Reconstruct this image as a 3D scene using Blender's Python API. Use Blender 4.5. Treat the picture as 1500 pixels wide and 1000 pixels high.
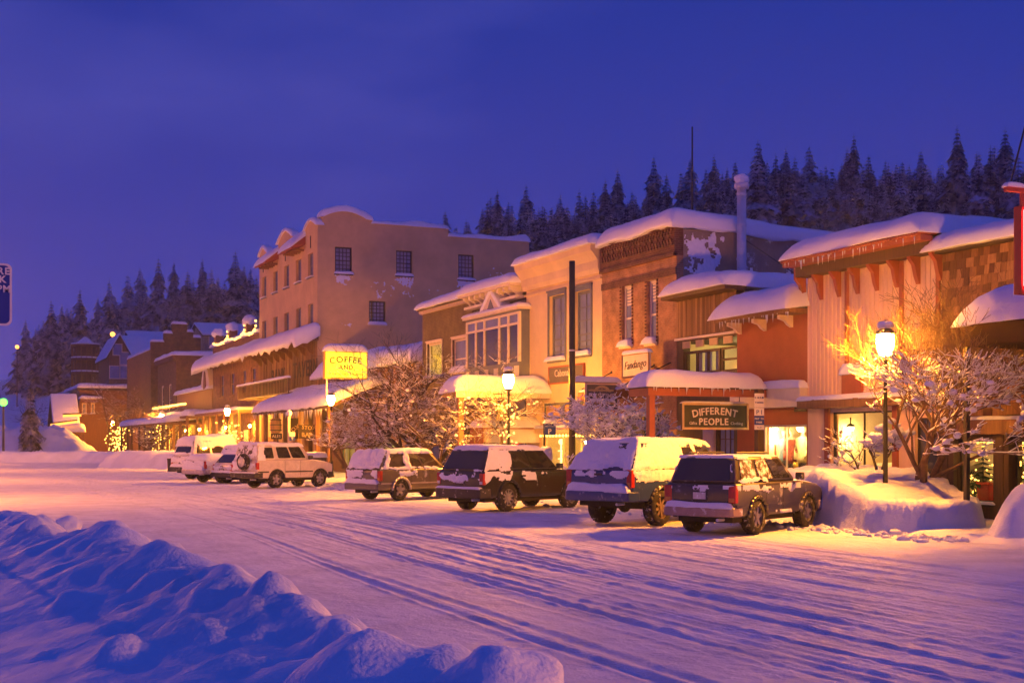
import bpy, bmesh, math, random
import numpy as np
from mathutils import Vector, Matrix, noise as mnoise

# ---------------------------------------------------------------- camera, sky, sun, exposure
scene = bpy.context.scene
for o in list(bpy.data.objects): bpy.data.objects.remove(o)
R = math.radians
FPX = 1900.0; AIM = math.atan(845 / FPX); EYE = 2.06; HOR = 648.0
cam_data = bpy.data.cameras.new('camera'); cam = bpy.data.objects.new('camera', cam_data)
scene.collection.objects.link(cam); scene.camera = cam
cam.location = (0, 0, EYE); cam.rotation_euler = (R(90), 0, -AIM)
cam_data.sensor_width = 36; cam_data.lens = 36 * FPX / 1500
cam_data.shift_y = (HOR - 500) / 1500; cam_data.clip_start = .1; cam_data.clip_end = 6000

world = bpy.data.worlds.new('World'); scene.world = world; world.use_nodes = True
wn, wl = world.node_tree.nodes, world.node_tree.links
wn.clear()
w_out = wn.new('ShaderNodeOutputWorld'); w_bg = wn.new('ShaderNodeBackground')
w_sky = wn.new('ShaderNodeTexSky'); w_sky.sky_type = 'NISHITA'; w_sky.sun_disc = False
w_sky.sun_elevation = R(-4.0); w_sky.sun_rotation = R(250); w_sky.altitude = 1700
w_sky.air_density = 1.3; w_sky.dust_density = .3; w_sky.ozone_density = 6
w_tc = wn.new('ShaderNodeTexCoord'); w_map = wn.new('ShaderNodeMapping'); w_map.inputs['Scale'].default_value = (1.4, 1.4, 4.0)
w_noi = wn.new('ShaderNodeTexNoise'); w_noi.inputs['Scale'].default_value = 1.7; w_noi.inputs['Detail'].default_value = 4
w_ramp = wn.new('ShaderNodeMapRange')
w_ramp.inputs['From Min'].default_value = .5; w_ramp.inputs['From Max'].default_value = .78
w_ramp.inputs['To Min'].default_value = 0; w_ramp.inputs['To Max'].default_value = .75
w_sep = wn.new('ShaderNodeSeparateXYZ'); w_el = wn.new('ShaderNodeMapRange')
w_el.inputs['From Min'].default_value = 0.0; w_el.inputs['From Max'].default_value = .42
w_grad = wn.new('ShaderNodeMix'); w_grad.data_type = 'RGBA'
w_grad.inputs['A'].default_value = (.070, .070, .47, 1)     # thin cloud near the horizon
w_grad.inputs['B'].default_value = (.004, .030, .295, 1)     # deep dusk blue above
w_mul = wn.new('ShaderNodeMix'); w_mul.data_type = 'RGBA'; w_mul.inputs['Factor'].default_value = .975
w_cl = wn.new('ShaderNodeMix'); w_cl.data_type = 'RGBA'; w_cl.inputs['B'].default_value = (.095, .095, .48, 1)
wl.new(w_tc.outputs['Generated'], w_map.inputs['Vector']); wl.new(w_map.outputs['Vector'], w_noi.inputs['Vector'])
wl.new(w_tc.outputs['Generated'], w_sep.inputs[0]); wl.new(w_sep.outputs['Z'], w_el.inputs['Value'])
wl.new(w_el.outputs['Result'], w_grad.inputs['Factor'])
wl.new(w_noi.outputs['Fac'], w_ramp.inputs['Value'])
wl.new(w_sky.outputs['Color'], w_mul.inputs['A']); wl.new(w_grad.outputs['Result'], w_mul.inputs['B'])
wl.new(w_mul.outputs['Result'], w_cl.inputs['A']); wl.new(w_ramp.outputs['Result'], w_cl.inputs['Factor'])
wl.new(w_cl.outputs['Result'], w_bg.inputs['Color']); w_bg.inputs['Strength'].default_value = 1.0
wl.new(w_bg.outputs['Background'], w_out.inputs['Surface'])

sun_d = bpy.data.lights.new('sun', 'SUN'); sun = bpy.data.objects.new('sun', sun_d); scene.collection.objects.link(sun)
sun_d.energy = .12; sun_d.angle = R(60); sun_d.color = (.12, .26, 1.0)
sun.rotation_euler = (R(40), 0, R(60))
scene.view_settings.view_transform = 'Standard'; scene.view_settings.look = 'None'
scene.view_settings.exposure = 0.0; scene.view_settings.gamma = 1
scene.cycles.use_denoising = True; scene.cycles.max_bounces = 6; scene.cycles.transparent_max_bounces = 12
scene.cycles.sample_clamp_indirect = 4; scene.cycles.caustics_reflective = False; scene.cycles.caustics_refractive = False

# ---------------------------------------------------------------- measuring helpers
CA, SA = math.cos(AIM), math.sin(AIM)
def fy(px, X=24.0):
    "street position of a picture column on the plane X"
    xc = (px - 750) / FPX; d = X / (xc * CA + SA); return d * (CA - xc * SA)
def fz(px, py, X=24.0):
    xc = (px - 750) / FPX; d = X / (xc * CA + SA); return EYE + (HOR - py) / FPX * d
def sx(px, Y):
    return Y * math.tan(AIM + math.atan((px - 750) / FPX))
def sz(px, py, Y):
    X = sx(px, Y); return EYE + (HOR - py) / FPX * (X * SA + Y * CA)
def gnd(px, py, z=0.0):
    d = (EYE - z) * FPX / (py - HOR); xc = (px - 750) / FPX
    return d * (xc * CA + SA), d * (CA - xc * SA)

# ---------------------------------------------------------------- numpy noise
def _h(ix, iy, s):
    n = (ix * 374761393 + iy * 668265263 + s * 974711) & 0xffffffff
    n = ((n ^ (n >> 13)) * 1274126177) & 0xffffffff
    return ((n ^ (n >> 16)) & 0xffff) / 65535.0
def vno(x, y, s=0):
    x = np.asarray(x, float); y = np.asarray(y, float)
    xi = np.floor(x).astype(np.int64); yi = np.floor(y).astype(np.int64); u = x - xi; v = y - yi
    u = u * u * u * (u * (u * 6 - 15) + 10); v = v * v * v * (v * (v * 6 - 15) + 10)
    a = _h(xi, yi, s); b = _h(xi + 1, yi, s); c = _h(xi, yi + 1, s); d = _h(xi + 1, yi + 1, s)
    return (a + (b - a) * u) * (1 - v) + (c + (d - c) * u) * v
def fbm(x, y, s=0, o=4, g=.5):
    t = 0; w = 1; n = 0
    for k in range(o):
        t = t + w * vno(x * 2 ** k, y * 2 ** k, s + k * 17); n += w; w *= g
    return t / n * 2 - 1
def sstep(a, b, x):
    t = np.clip((x - a) / (b - a), 0, 1); return t * t * (3 - 2 * t)

# ---------------------------------------------------------------- objects
COL = scene.collection
WL = {}
def thing(name, label, cat, loc=(0, 0, 0), rz=0.0, group=None):
    o = bpy.data.objects.new(name, None); COL.objects.link(o)
    o.location = loc; o.rotation_euler = (0, 0, rz); o.empty_display_size = .3
    o['label'] = label; o['category'] = cat
    if group: o['group'] = group
    WL[o.name] = Vector(loc); return o
def tag(o, label, cat, group=None):
    o['label'] = label; o['category'] = cat
    if group: o['group'] = group
    return o
def mesh_obj(name, me, mat, parent=None, kind=None, local=False):
    """link one mesh; vertices are world metres unless local, then re-based on the parent"""
    o = bpy.data.objects.new(name, me); COL.objects.link(o)
    if parent is not None:
        off = WL.get(parent.name, Vector((0, 0, 0)))
        if not local and off.length > 0: me.transform(Matrix.Translation(-off))
        o.parent = parent; WL[o.name] = off
    if mat is not None:
        me.materials.clear()
        for m in (mat if isinstance(mat, (list, tuple)) else [mat]): me.materials.append(m)
    if kind: o['kind'] = kind
    return o
def copy_tree(o, parent=None):
    c = o.copy(); COL.objects.link(c); c.parent = parent
    WL[c.name] = WL.get(o.name, Vector((0, 0, 0)))
    for ch in list(o.children): copy_tree(ch, c)
    return c

class MB:
    def __init__(s): s.v = []; s.f = []; s.m = []; s.mi = 0
    def add(s, vs, fs):
        b = len(s.v); s.v += [tuple(v) for v in vs]
        for f in fs: s.f.append(tuple(b + i for i in f)); s.m.append(s.mi)
        return s
    def box(s, x0, x1, y0, y1, z0, z1):
        if x0 > x1: x0, x1 = x1, x0
        if y0 > y1: y0, y1 = y1, y0
        if z0 > z1: z0, z1 = z1, z0
        return s.add([(x0, y0, z0), (x1, y0, z0), (x1, y1, z0), (x0, y1, z0), (x0, y0, z1), (x1, y0, z1), (x1, y1, z1), (x0, y1, z1)],
                     [(0, 3, 2, 1), (4, 5, 6, 7), (0, 1, 5, 4), (1, 2, 6, 5), (2, 3, 7, 6), (3, 0, 4, 7)])
    def hexa(s, p):     # 8 points: bottom ring then top ring
        return s.add(p, [(0, 3, 2, 1), (4, 5, 6, 7), (0, 1, 5, 4), (1, 2, 6, 5), (2, 3, 7, 6), (3, 0, 4, 7)])
    def prism(s, poly, axis, a, b):
        "poly: 2-D outline in the other two axes (in xyz order), pushed along axis from a to b"
        n = len(poly)
        def pt(q, t):
            return {'x': (t, q[0], q[1]), 'y': (q[0], t, q[1]), 'z': (q[0], q[1], t)}[axis]
        vs = [pt(q, a) for q in poly] + [pt(q, b) for q in poly]
        fs = [tuple(range(n))[::-1], tuple(range(n, 2 * n))] + [(i, (i + 1) % n, n + (i + 1) % n, n + i) for i in range(n)]
        return s.add(vs, fs)
    def tube(s, p, q, r0, r1=None, n=8, caps=True):
        p = Vector(p); q = Vector(q); r1 = r0 if r1 is None else r1
        d = (q - p)
        if d.length < 1e-6: return s
        d.normalize(); a = d.orthogonal().normalized(); b = d.cross(a)
        vs = []
        for c, r in ((p, r0), (q, r1)):
            for k in range(n):
                t = 2 * math.pi * k / n; vs.append(c + a * (r * math.cos(t)) + b * (r * math.sin(t)))
        fs = [(k, (k + 1) % n, n + (k + 1) % n, n + k) for k in range(n)]
        if caps: fs += [tuple(range(n))[::-1], tuple(range(n, 2 * n))]
        return s.add(vs, fs)
    def lathe(s, prof, c=(0, 0, 0), n=16, axis='z', caps=True):
        "prof: list of (radius, height)"
        vs = []; fs = []
        for r, h in prof:
            for k in range(n):
                t = 2 * math.pi * k / n; x, y = r * math.cos(t), r * math.sin(t)
                if axis == 'z': v = (c[0] + x, c[1] + y, c[2] + h)
                elif axis == 'y': v = (c[0] + x, c[1] + h, c[2] + y)
                else: v = (c[0] + h, c[1] + x, c[2] + y)
                vs.append(v)
        for i in range(len(prof) - 1):
            for k in range(n):
                fs.append((i * n + k, i * n + (k + 1) % n, (i + 1) * n + (k + 1) % n, (i + 1) * n + k))
        if caps: fs.append(tuple(range(n))[::-1]); fs.append(tuple(range((len(prof) - 1) * n, len(prof) * n)))
        return s.add(vs, fs)
    def ball(s, c, r, nu=8, nv=6, sq=(1, 1, 1)):
        prof = [(max(1e-3, math.sin(math.pi * i / nv)) * r, -math.cos(math.pi * i / nv) * r) for i in range(nv + 1)]
        t = MB().lathe(prof, (0, 0, 0), nu)
        return s.add([(c[0] + v[0] * sq[0], c[1] + v[1] * sq[1], c[2] + v[2] * sq[2]) for v in t.v], t.f)
    def merge(s, o, M=None):
        return s.add([(M @ Vector(v)) if M else v for v in o.v], o.f)
    def mesh(s, name='m', smooth=False, fix=True):
        me = bpy.data.meshes.new(name); me.from_pydata(s.v, [], s.f)
        if any(s.m): me.polygons.foreach_set('material_index', s.m)
        if fix:
            bm = bmesh.new(); bm.from_mesh(me); bmesh.ops.recalc_face_normals(bm, faces=bm.faces); bm.to_mesh(me); bm.free()
        if smooth: me.polygons.foreach_set('use_smooth', [True] * len(me.polygons))
        me.update(); return me
    def build(s, name, mat, parent=None, smooth=False, kind=None, local=False, fix=True, bevel=0.0):
        o = mesh_obj(name, s.mesh(name, smooth, fix), mat, parent, kind, local)
        if bevel: bev(o, bevel)
        return o
def bev(o, w, seg=2, ang=35):
    m = o.modifiers.new('b', 'BEVEL'); m.width = w; m.segments = seg; m.limit_method = 'ANGLE'; m.angle_limit = R(ang)
    o.data.polygons.foreach_set('use_smooth', [True] * len(o.data.polygons))
    n = o.modifiers.new('n', 'WEIGHTED_NORMAL'); n.keep_sharp = False
    return o
def grid_mesh(name, X, Y, Z, mask=None, smooth=True):
    ny, nx = X.shape
    v = np.stack([X.ravel(), Y.ravel(), Z.ravel()], 1)
    i = np.arange(ny * nx).reshape(ny, nx)
    q = np.stack([i[:-1, :-1], i[:-1, 1:], i[1:, 1:], i[1:, :-1]], -1)
    q = q[mask] if mask is not None else q.reshape(-1, 4)
    me = bpy.data.meshes.new(name)
    me.vertices.add(len(v)); me.vertices.foreach_set('co', v.astype(np.float32).ravel())
    me.loops.add(q.size); me.loops.foreach_set('vertex_index', q.astype(np.int32).ravel())
    me.polygons.add(len(q)); me.polygons.foreach_set('loop_start', np.arange(0, q.size, 4, dtype=np.int32))
    if smooth: me.polygons.foreach_set('use_smooth', np.ones(len(q), bool))
    me.update(calc_edges=True); return me

# ---------------------------------------------------------------- materials
MATS = {}
def newmat(name):
    m = bpy.data.materials.new(name); m.use_nodes = True; n = m.node_tree.nodes; MATS[name] = m
    return m, n, m.node_tree.links, n['Principled BSDF']
def pos(n, l, scale=1.0, obj=False):
    if obj:
        t = n.new('ShaderNodeTexCoord'); s = t.outputs['Object']
    else:
        t = n.new('ShaderNodeNewGeometry'); s = t.outputs['Position']
    return s
def pmat(name, col, rough=.7, var=.25, scale=3.0, bump=.2, bscale=20.0, metal=0.0, obj=False, spec=.4, dist=.02, stretch=(1, 1, 1), snow=0.0, snow_s=2.0, soft=.04):
    "painted / weathered surface: noise-varied colour, fine relief, optional wind-blown snow sticking to it"
    m, n, l, b = newmat(name)
    P = pos(n, l, 1, obj); mp = n.new('ShaderNodeMapping'); mp.inputs['Scale'].default_value = stretch; l.new(P, mp.inputs['Vector'])
    a = n.new('ShaderNodeTexNoise'); a.inputs['Scale'].default_value = scale; a.inputs['Detail'].default_value = 6; a.inputs['Roughness'].default_value = .65
    l.new(mp.outputs['Vector'], a.inputs['Vector'])
    mr = n.new('ShaderNodeMapRange'); mr.inputs['From Min'].default_value = .25; mr.inputs['From Max'].default_value = .75
    mr.inputs['To Min'].default_value = 1 - var; mr.inputs['To Max'].default_value = 1 + var
    l.new(a.outputs['Fac'], mr.inputs['Value'])
    mx = n.new('ShaderNodeMix'); mx.data_type = 'RGBA'; mx.blend_type = 'MULTIPLY'; mx.inputs['Factor'].default_value = 1
    mx.inputs['A'].default_value = (*col, 1); l.new(mr.outputs['Result'], mx.inputs['B'])
    out = mx.outputs['Result']
    b.inputs['Roughness'].default_value = rough; b.inputs['Metallic'].default_value = metal; b.inputs['Specular IOR Level'].default_value = spec
    if snow != 0:
        c = n.new('ShaderNodeTexNoise'); c.inputs['Scale'].default_value = snow_s; c.inputs['Detail'].default_value = 8; c.inputs['Roughness'].default_value = .75
        l.new(P, c.inputs['Vector'])
        k = n.new('ShaderNodeMapRange'); k.inputs['From Min'].default_value = .66 - soft - snow * .3; k.inputs['From Max'].default_value = .66 + soft - snow * .3
        l.new(c.outputs['Fac'], k.inputs['Value'])
        mz = n.new('ShaderNodeMix'); mz.data_type = 'RGBA'; mz.inputs['B'].default_value = (.84, .86, .9, 1)
        l.new(k.outputs['Result'], mz.inputs['Factor']); l.new(out, mz.inputs['A']); out = mz.outputs['Result']
        rr = n.new('ShaderNodeMapRange'); rr.inputs['To Min'].default_value = rough; rr.inputs['To Max'].default_value = .8
        l.new(k.outputs['Result'], rr.inputs['Value']); l.new(rr.outputs['Result'], b.inputs['Roughness'])
    l.new(out, b.inputs['Base Color'])
    if bump:
        d = n.new('ShaderNodeTexNoise'); d.inputs['Scale'].default_value = bscale; d.inputs['Detail'].default_value = 4; l.new(mp.outputs['Vector'], d.inputs['Vector'])
        bp = n.new('ShaderNodeBump'); bp.inputs['Strength'].default_value = bump; bp.inputs['Distance'].default_value = dist
        l.new(d.outputs['Fac'], bp.inputs['Height']); l.new(bp.outputs['Normal'], b.inputs['Normal'])
    return m
def brickmat(name, c1, c2, mortar, bw=.22, rh=.075, ms=.012, obj=False):
    m, n, l, b = newmat(name)
    P = pos(n, l, 1, obj); sp = n.new('ShaderNodeSeparateXYZ'); l.new(P, sp.inputs[0])
    ad = n.new('ShaderNodeMath'); l.new(sp.outputs['X'], ad.inputs[0]); l.new(sp.outputs['Y'], ad.inputs[1])
    cb = n.new('ShaderNodeCombineXYZ'); l.new(ad.outputs[0], cb.inputs['X']); l.new(sp.outputs['Z'], cb.inputs['Y'])
    t = n.new('ShaderNodeTexBrick'); t.inputs['Scale'].default_value = 1; t.inputs['Brick Width'].default_value = bw; t.inputs['Row Height'].default_value = rh
    t.inputs['Mortar Size'].default_value = ms; t.inputs['Color1'].default_value = (*c1, 1); t.inputs['Color2'].default_value = (*c2, 1); t.inputs['Mortar'].default_value = (*mortar, 1)
    l.new(cb.outputs[0], t.inputs['Vector'])
    a = n.new('ShaderNodeTexNoise'); a.inputs['Scale'].default_value = 2.2; a.inputs['Detail'].default_value = 7; l.new(P, a.inputs['Vector'])
    mr = n.new('ShaderNodeMapRange'); mr.inputs['From Min'].default_value = .3; mr.inputs['From Max'].default_value = .7; mr.inputs['To Min'].default_value = .65; mr.inputs['To Max'].default_value = 1.3
    l.new(a.outputs['Fac'], mr.inputs['Value'])
    mx = n.new('ShaderNodeMix'); mx.data_type = 'RGBA'; mx.blend_type = 'MULTIPLY'; mx.inputs['Factor'].default_value = 1
    l.new(t.outputs['Color'], mx.inputs['A']); l.new(mr.outputs['Result'], mx.inputs['B']); l.new(mx.outputs['Result'], b.inputs['Base Color'])
    bp = n.new('ShaderNodeBump'); bp.inputs['Strength'].default_value = .6; bp.inputs['Distance'].default_value = .012; bp.invert = True
    l.new(t.outputs['Fac'], bp.inputs['Height']); l.new(bp.outputs['Normal'], b.inputs['Normal']); b.inputs['Roughness'].default_value = .85
    return m
def emat(name, col, strength, sample=True):
    m, n, l, b = newmat(name); b.inputs['Base Color'].default_value = (*[min(1, c) for c in col], 1)
    b.inputs['Emission Color'].default_value = (*col, 1); b.inputs['Emission Strength'].default_value = strength
    if not sample: m.cycles.emission_sampling = 'NONE'
    return m
def glassmat(name, col, rough=.06, spec=.6, var=.5):
    "dark window glass seen from outside: deep colour with a clear-coat like reflection"
    m, n, l, b = newmat(name); P = pos(n, l)
    a = n.new('ShaderNodeTexNoise'); a.inputs['Scale'].default_value = 1.3; a.inputs['Detail'].default_value = 3; l.new(P, a.inputs['Vector'])
    mx = n.new('ShaderNodeMix'); mx.data_type = 'RGBA'; mx.inputs['A'].default_value = (*[c * (1 - var) for c in col], 1); mx.inputs['B'].default_value = (*[c * (1 + var) for c in col], 1)
    l.new(a.outputs['Fac'], mx.inputs['Factor']); l.new(mx.outputs['Result'], b.inputs['Base Color'])
    b.inputs['Roughness'].default_value = rough; b.inputs['Specular IOR Level'].default_value = spec
    d = n.new('ShaderNodeTexNoise'); d.inputs['Scale'].default_value = .9; l.new(P, d.inputs['Vector'])
    bp = n.new('ShaderNodeBump'); bp.inputs['Strength'].default_value = .12; bp.inputs['Distance'].default_value = .1; l.new(d.outputs['Fac'], bp.inputs['Height']); l.new(bp.outputs['Normal'], b.inputs['Normal'])
    return m
def clearmat(name, tint=(.95, .97, .96)):
    "shop window glass one looks through"
    m = bpy.data.materials.new(name); m.use_nodes = True; n = m.node_tree.nodes; l = m.node_tree.links; MATS[name] = m
    n.clear(); o = n.new('ShaderNodeOutputMaterial'); t = n.new('ShaderNodeBsdfTransparent'); t.inputs[0].default_value = (*tint, 1)
    g = n.new('ShaderNodeBsdfGlossy'); g.inputs['Roughness'].default_value = .04; lw = n.new('ShaderNodeLayerWeight'); lw.inputs['Blend'].default_value = .5; pw = n.new('ShaderNodeMath'); pw.operation = 'POWER'; pw.inputs[1].default_value = 4; l.new(lw.outputs['Facing'], pw.inputs[0]); fr = n.new('ShaderNodeMath'); fr.operation = 'MULTIPLY_ADD'; fr.inputs[1].default_value = .5; fr.inputs[2].default_value = .03; l.new(pw.outputs[0], fr.inputs[0])
    mx = n.new('ShaderNodeMixShader'); l.new(fr.outputs[0], mx.inputs[0]); l.new(t.outputs[0], mx.inputs[1]); l.new(g.outputs[0], mx.inputs[2]); l.new(mx.outputs[0], o.inputs['Surface'])
    return m
def snowmat(name, col=(.87, .89, .93), grime=.0, b1=.35, s1=6., b2=.3, s2=45., obj=False, sss=.0):
    m, n, l, b = newmat(name); P = pos(n, l, 1, obj)
    a = n.new('ShaderNodeTexNoise'); a.inputs['Scale'].default_value = .9; a.inputs['Detail'].default_value = 6; l.new(P, a.inputs['Vector'])
    mx = n.new('ShaderNodeMix'); mx.data_type = 'RGBA'; mx.inputs['A'].default_value = (*col, 1); mx.inputs['B'].default_value = (*[c * (1 - grime) * (1 - .06) for c in col], 1)
    mr = n.new('ShaderNodeMapRange'); mr.inputs['From Min'].default_value = .4; mr.inputs['From Max'].default_value = .7; l.new(a.outputs['Fac'], mr.inputs['Value'])
    l.new(mr.outputs['Result'], mx.inputs['Factor']); l.new(mx.outputs['Result'], b.inputs['Base Color'])
    c = n.new('ShaderNodeTexNoise'); c.inputs['Scale'].default_value = s1; c.inputs['Detail'].default_value = 5; l.new(P, c.inputs['Vector'])
    d = n.new('ShaderNodeTexNoise'); d.inputs['Scale'].default_value = s2; d.inputs['Detail'].default_value = 3; l.new(P, d.inputs['Vector'])
    p1 = n.new('ShaderNodeBump'); p1.inputs['Strength'].default_value = b1; p1.inputs['Distance'].default_value = .05; l.new(c.outputs['Fac'], p1.inputs['Height'])
    p2 = n.new('ShaderNodeBump'); p2.inputs['Strength'].default_value = b2; p2.inputs['Distance'].default_value = .012; l.new(d.outputs['Fac'], p2.inputs['Height'])
    l.new(p1.outputs['Normal'], p2.inputs['Normal']); l.new(p2.outputs['Normal'], b.inputs['Normal'])
    b.inputs['Roughness'].default_value = .65; b.inputs['Specular IOR Level'].default_value = .25
    return m

SNOW = snowmat('snow'); SNOW_ROAD = snowmat('packed_snow', (.80, .82, .87), .16, .45, 7., .7, 30.); SNOW_BERM = snowmat('ploughed_snow', (.86, .89, .94), .06, .6, 5., .8, 32.)
SNOW_CAR = snowmat('car_snow', (.84, .86, .90), .05, .5, 9., .5, 40., obj=True)
STUCCO = pmat('tan_stucco', (.66, .46, .22), .85, .2, .5, .35, 30)
CREAM = pmat('cream_paint', (.74, .58, .32), .75, .16, .7, .2, 25)
WHITE = pmat('white_paint', (.74, .66, .50), .6, .1, 2, .15, 20)
BRICK = brickmat('orange_brick', (.42, .19, .085), (.33, .14, .06), (.36, .25, .16))
DBRICK = brickmat('dark_red_brick', (.16, .055, .035), (.10, .035, .025), (.17, .11, .08))
BBRICK = brickmat('brown_brick', (.13, .075, .04), (.085, .05, .03), (.16, .12, .08))
RBRICK = brickmat('rust_brick', (.26, .10, .05), (.2, .07, .04), (.22, .14, .1))
PINK = pmat('pink_board_paint', (.76, .54, .38), .75, .2, 1.1, .2, 18, stretch=(1, 1, .2))
REDP = pmat('red_brown_trim', (.33, .085, .045), .6, .2, 3, .15, 20)
REDS = pmat('red_stucco', (.40, .10, .04), .85, .16, 1.5, .4, 22)
DWOOD = pmat('dark_stained_wood', (.075, .042, .025), .6, .4, 4, .4, 14, stretch=(1, 6, .25))
WOOD = pmat('brown_wood_boards', (.20, .095, .045), .75, .35, 3, .4, 14, stretch=(4, 4, .25))
WOODP = [pmat('weathered_plank_%s' % k, c, .8, .35, 3, .5, 14, stretch=(4, 4, .25)) for k, c in (('brown', (.22, .115, .055)), ('umber', (.16, .085, .042)), ('tan', (.30, .165, .08)))]
SHING = [pmat('cedar_shingle_%s' % k, c, .85, .4, 5, .5, 16, stretch=(3, 3, .4)) for k, c in (('brown', (.25, .125, .058)), ('dark', (.13, .062, .03)), ('honey', (.36, .19, .09)))]
BLUEP = pmat('slate_blue_paint', (.12, .14, .21), .65, .12, 2, .15, 20)
GREYB = pmat('blue_grey_trim', (.13, .15, .20), .6, .12, 2, .15, 20)
GREYW = pmat('weathered_grey_wall', (.27, .225, .19), .9, .3, 1.1, .4, 14, snow=.12, snow_s=1.1)
DARKM = pmat('black_metal', (.022, .02, .02), .5, .3, 5, .1, 30, spec=.5)
STEEL = pmat('galvanised_steel', (.66, .66, .68), .4, .15, 3, .05, 20, metal=.12, spec=.7)
BLACK = pmat('dark_frame_paint', (.035, .03, .028), .55, .2, 3, .1, 20)
ROOFD = pmat('dark_roof_edge', (.055, .04, .035), .8, .3, 3, .2, 20)
GLASS = glassmat('window_glass', (.05, .06, .10)); GLASSB = glassmat('sky_reflection_glass', (.20, .24, .40), .12)  # GLASSB: sky reflection painted into a pale blue base colour
CLEAR = clearmat('shop_glass')
ROOMY = pmat('shop_wall_cream', (.78, .66, .42), .8, .1, 2, .1, 10); ROOMD = pmat('shop_floor_wood', (.3, .18, .09), .6, .2, 3, .1, 10)
LAMPG = emat('street_side_lamp_glass', (1, .31, .02), 4000)
LAMPH = emat('dimmed_house_side_glass', (1, .37, .03), 600)  # house half glows weaker to spare the shopfronts; no shield is built
LAMPO = emat('added_mast_lamp_glass', (1, .28, .02), 4300)  # glow of the masts added out of view
ROOML = emat('warm_room_lamp', (1, .72, .30), 60)
BULB = emat('string_bulb', (1, .50, .09), 6, False)
REDN = emat('red_neon', (1, .03, .03), 60)
SIGNY = emat('lit_yellow_sign', (1, .80, .05), 1.15)
LETG = pmat('olive_sign_letter', (.03, .035, .005), .6, .1, 3, 0); LETW = pmat('pale_sign_letter', (.74, .66, .56), .6, .15, 8, 0); LETD = pmat('dark_sign_letter', (.035, .022, .015), .7, .2, 3, 0)
LETC = pmat('tan_sign_letter', (.55, .40, .20), .6, .15, 8, 0)
SGREEN = pmat('dark_green_sign', (.05, .055, .03), .7, .25, 4, .1, 20); SGREY = pmat('slate_sign', (.13, .115, .11), .7, .2, 4, .1, 20)
SCREAM = pmat('cream_sign', (.72, .60, .48), .7, .1, 4, .1, 20)
SBLUE = pmat('blue_sign', (.015, .045, .32), .45, .1, 4, 0); SWHITE = pmat('sign_white', (.75, .72, .74), .5, .1, 4, 0)
BARK = pmat('dark_bark', (.06, .042, .03), .9, .4, 12, .6, 30); BARKL = pmat('tan_twig_bark', (.17, .105, .055), .9, .4, 12, .4, 30)
# ================================================================ ground, road, hills
def ground_sheet():
    xs = np.concatenate([np.linspace(-320, -30, 10), np.linspace(-25, 60, 60), np.linspace(70, 560, 12)])
    ys = np.concatenate([np.linspace(-90, -10, 8), np.linspace(-5, 260, 120), np.linspace(280, 560, 10)])
    X, Y = np.meshgrid(xs, ys)
    Z = -.06 + .05 * fbm(X * .3, Y * .3, 5) - .12 * sstep(1.0, 3.0, X) * sstep(17.6, 16, X)
    o = mesh_obj('ground', grid_mesh('ground', X, Y, Z), SNOW, kind='structure'); return o
ground_sheet()
# sidewalk under the shopfronts: a raised snow-covered slab
xs = np.linspace(19.2, 24.6, 30); ys = np.linspace(-10, 200, 420); X, Y = np.meshgrid(xs, ys)
Z = .16 + .07 * fbm(X * .7, Y * .7, 9) - .25 * sstep(19.9, 19.2, X)
mesh_obj('sidewalk', grid_mesh('sidewalk', X, Y, Z), SNOW, kind='structure')

def road_height(X, Y):
    z = .012 * fbm(X * 1.3, Y * .35, 31, 4) + .02 * fbm(X * .35, Y * .12, 33, 3)
    rng = random.Random(4)
    wob = .9 * fbm(Y * .03, Y * 0 + 3.3, 40, 2) - 1.2 * sstep(25, 90, Y) * ((Y - 25) / 65).clip(0, 1.6)
    for k in range(34):
        c = rng.uniform(5.8, 14.6); w = rng.uniform(.05, .10); d = rng.uniform(.005, .017)
        ph = rng.uniform(0, 50); on = sstep(-.35, .1, fbm(Y * .05 + ph, Y * 0 + k, 50 + k, 2))
        for off in (0, 1.55):
            t = (X - (c + off + wob + .28 * fbm(Y * .045 + ph, Y * 0, 60 + k, 2))) / w
            z = z - d * on * np.exp(-t * t) + d * .9 * on * (np.exp(-(np.abs(t) - 1.8) ** 2 * 2.2)) * (.25 + 1.3 * vno(Y * 4.2 + ph, X * 6, 7 + k))
    tr = sstep(6.0, 7.2, X) * sstep(15.5, 14.2, X)
    z = z + tr * .012 * fbm(X * 9.5, Y * .12, 77, 3) + tr * .016 * (np.abs(fbm(X * 5, Y * 2.2, 81, 4, .6))) + .007 * fbm(X * 7, Y * 4, 78, 2)
    z = z + .05 * sstep(16.2, 18.6, X) * (.5 + .5 * fbm(X * 1.7, Y * 1.7, 79))
    return z
xs = np.concatenate([np.linspace(-32, 1.5, 50)[:-1], np.linspace(1.5, 19.4, 560)])
ys = np.concatenate([np.linspace(-14, 7, 40)[:-1], 7 + 55 * np.linspace(0, 1, 520) ** 1.6, np.linspace(62.5, 330, 150)])
X, Y = np.meshgrid(xs, ys)
mesh_obj('road', grid_mesh('road', X, Y, road_height(X, Y)), SNOW_ROAD, kind='structure')

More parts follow.
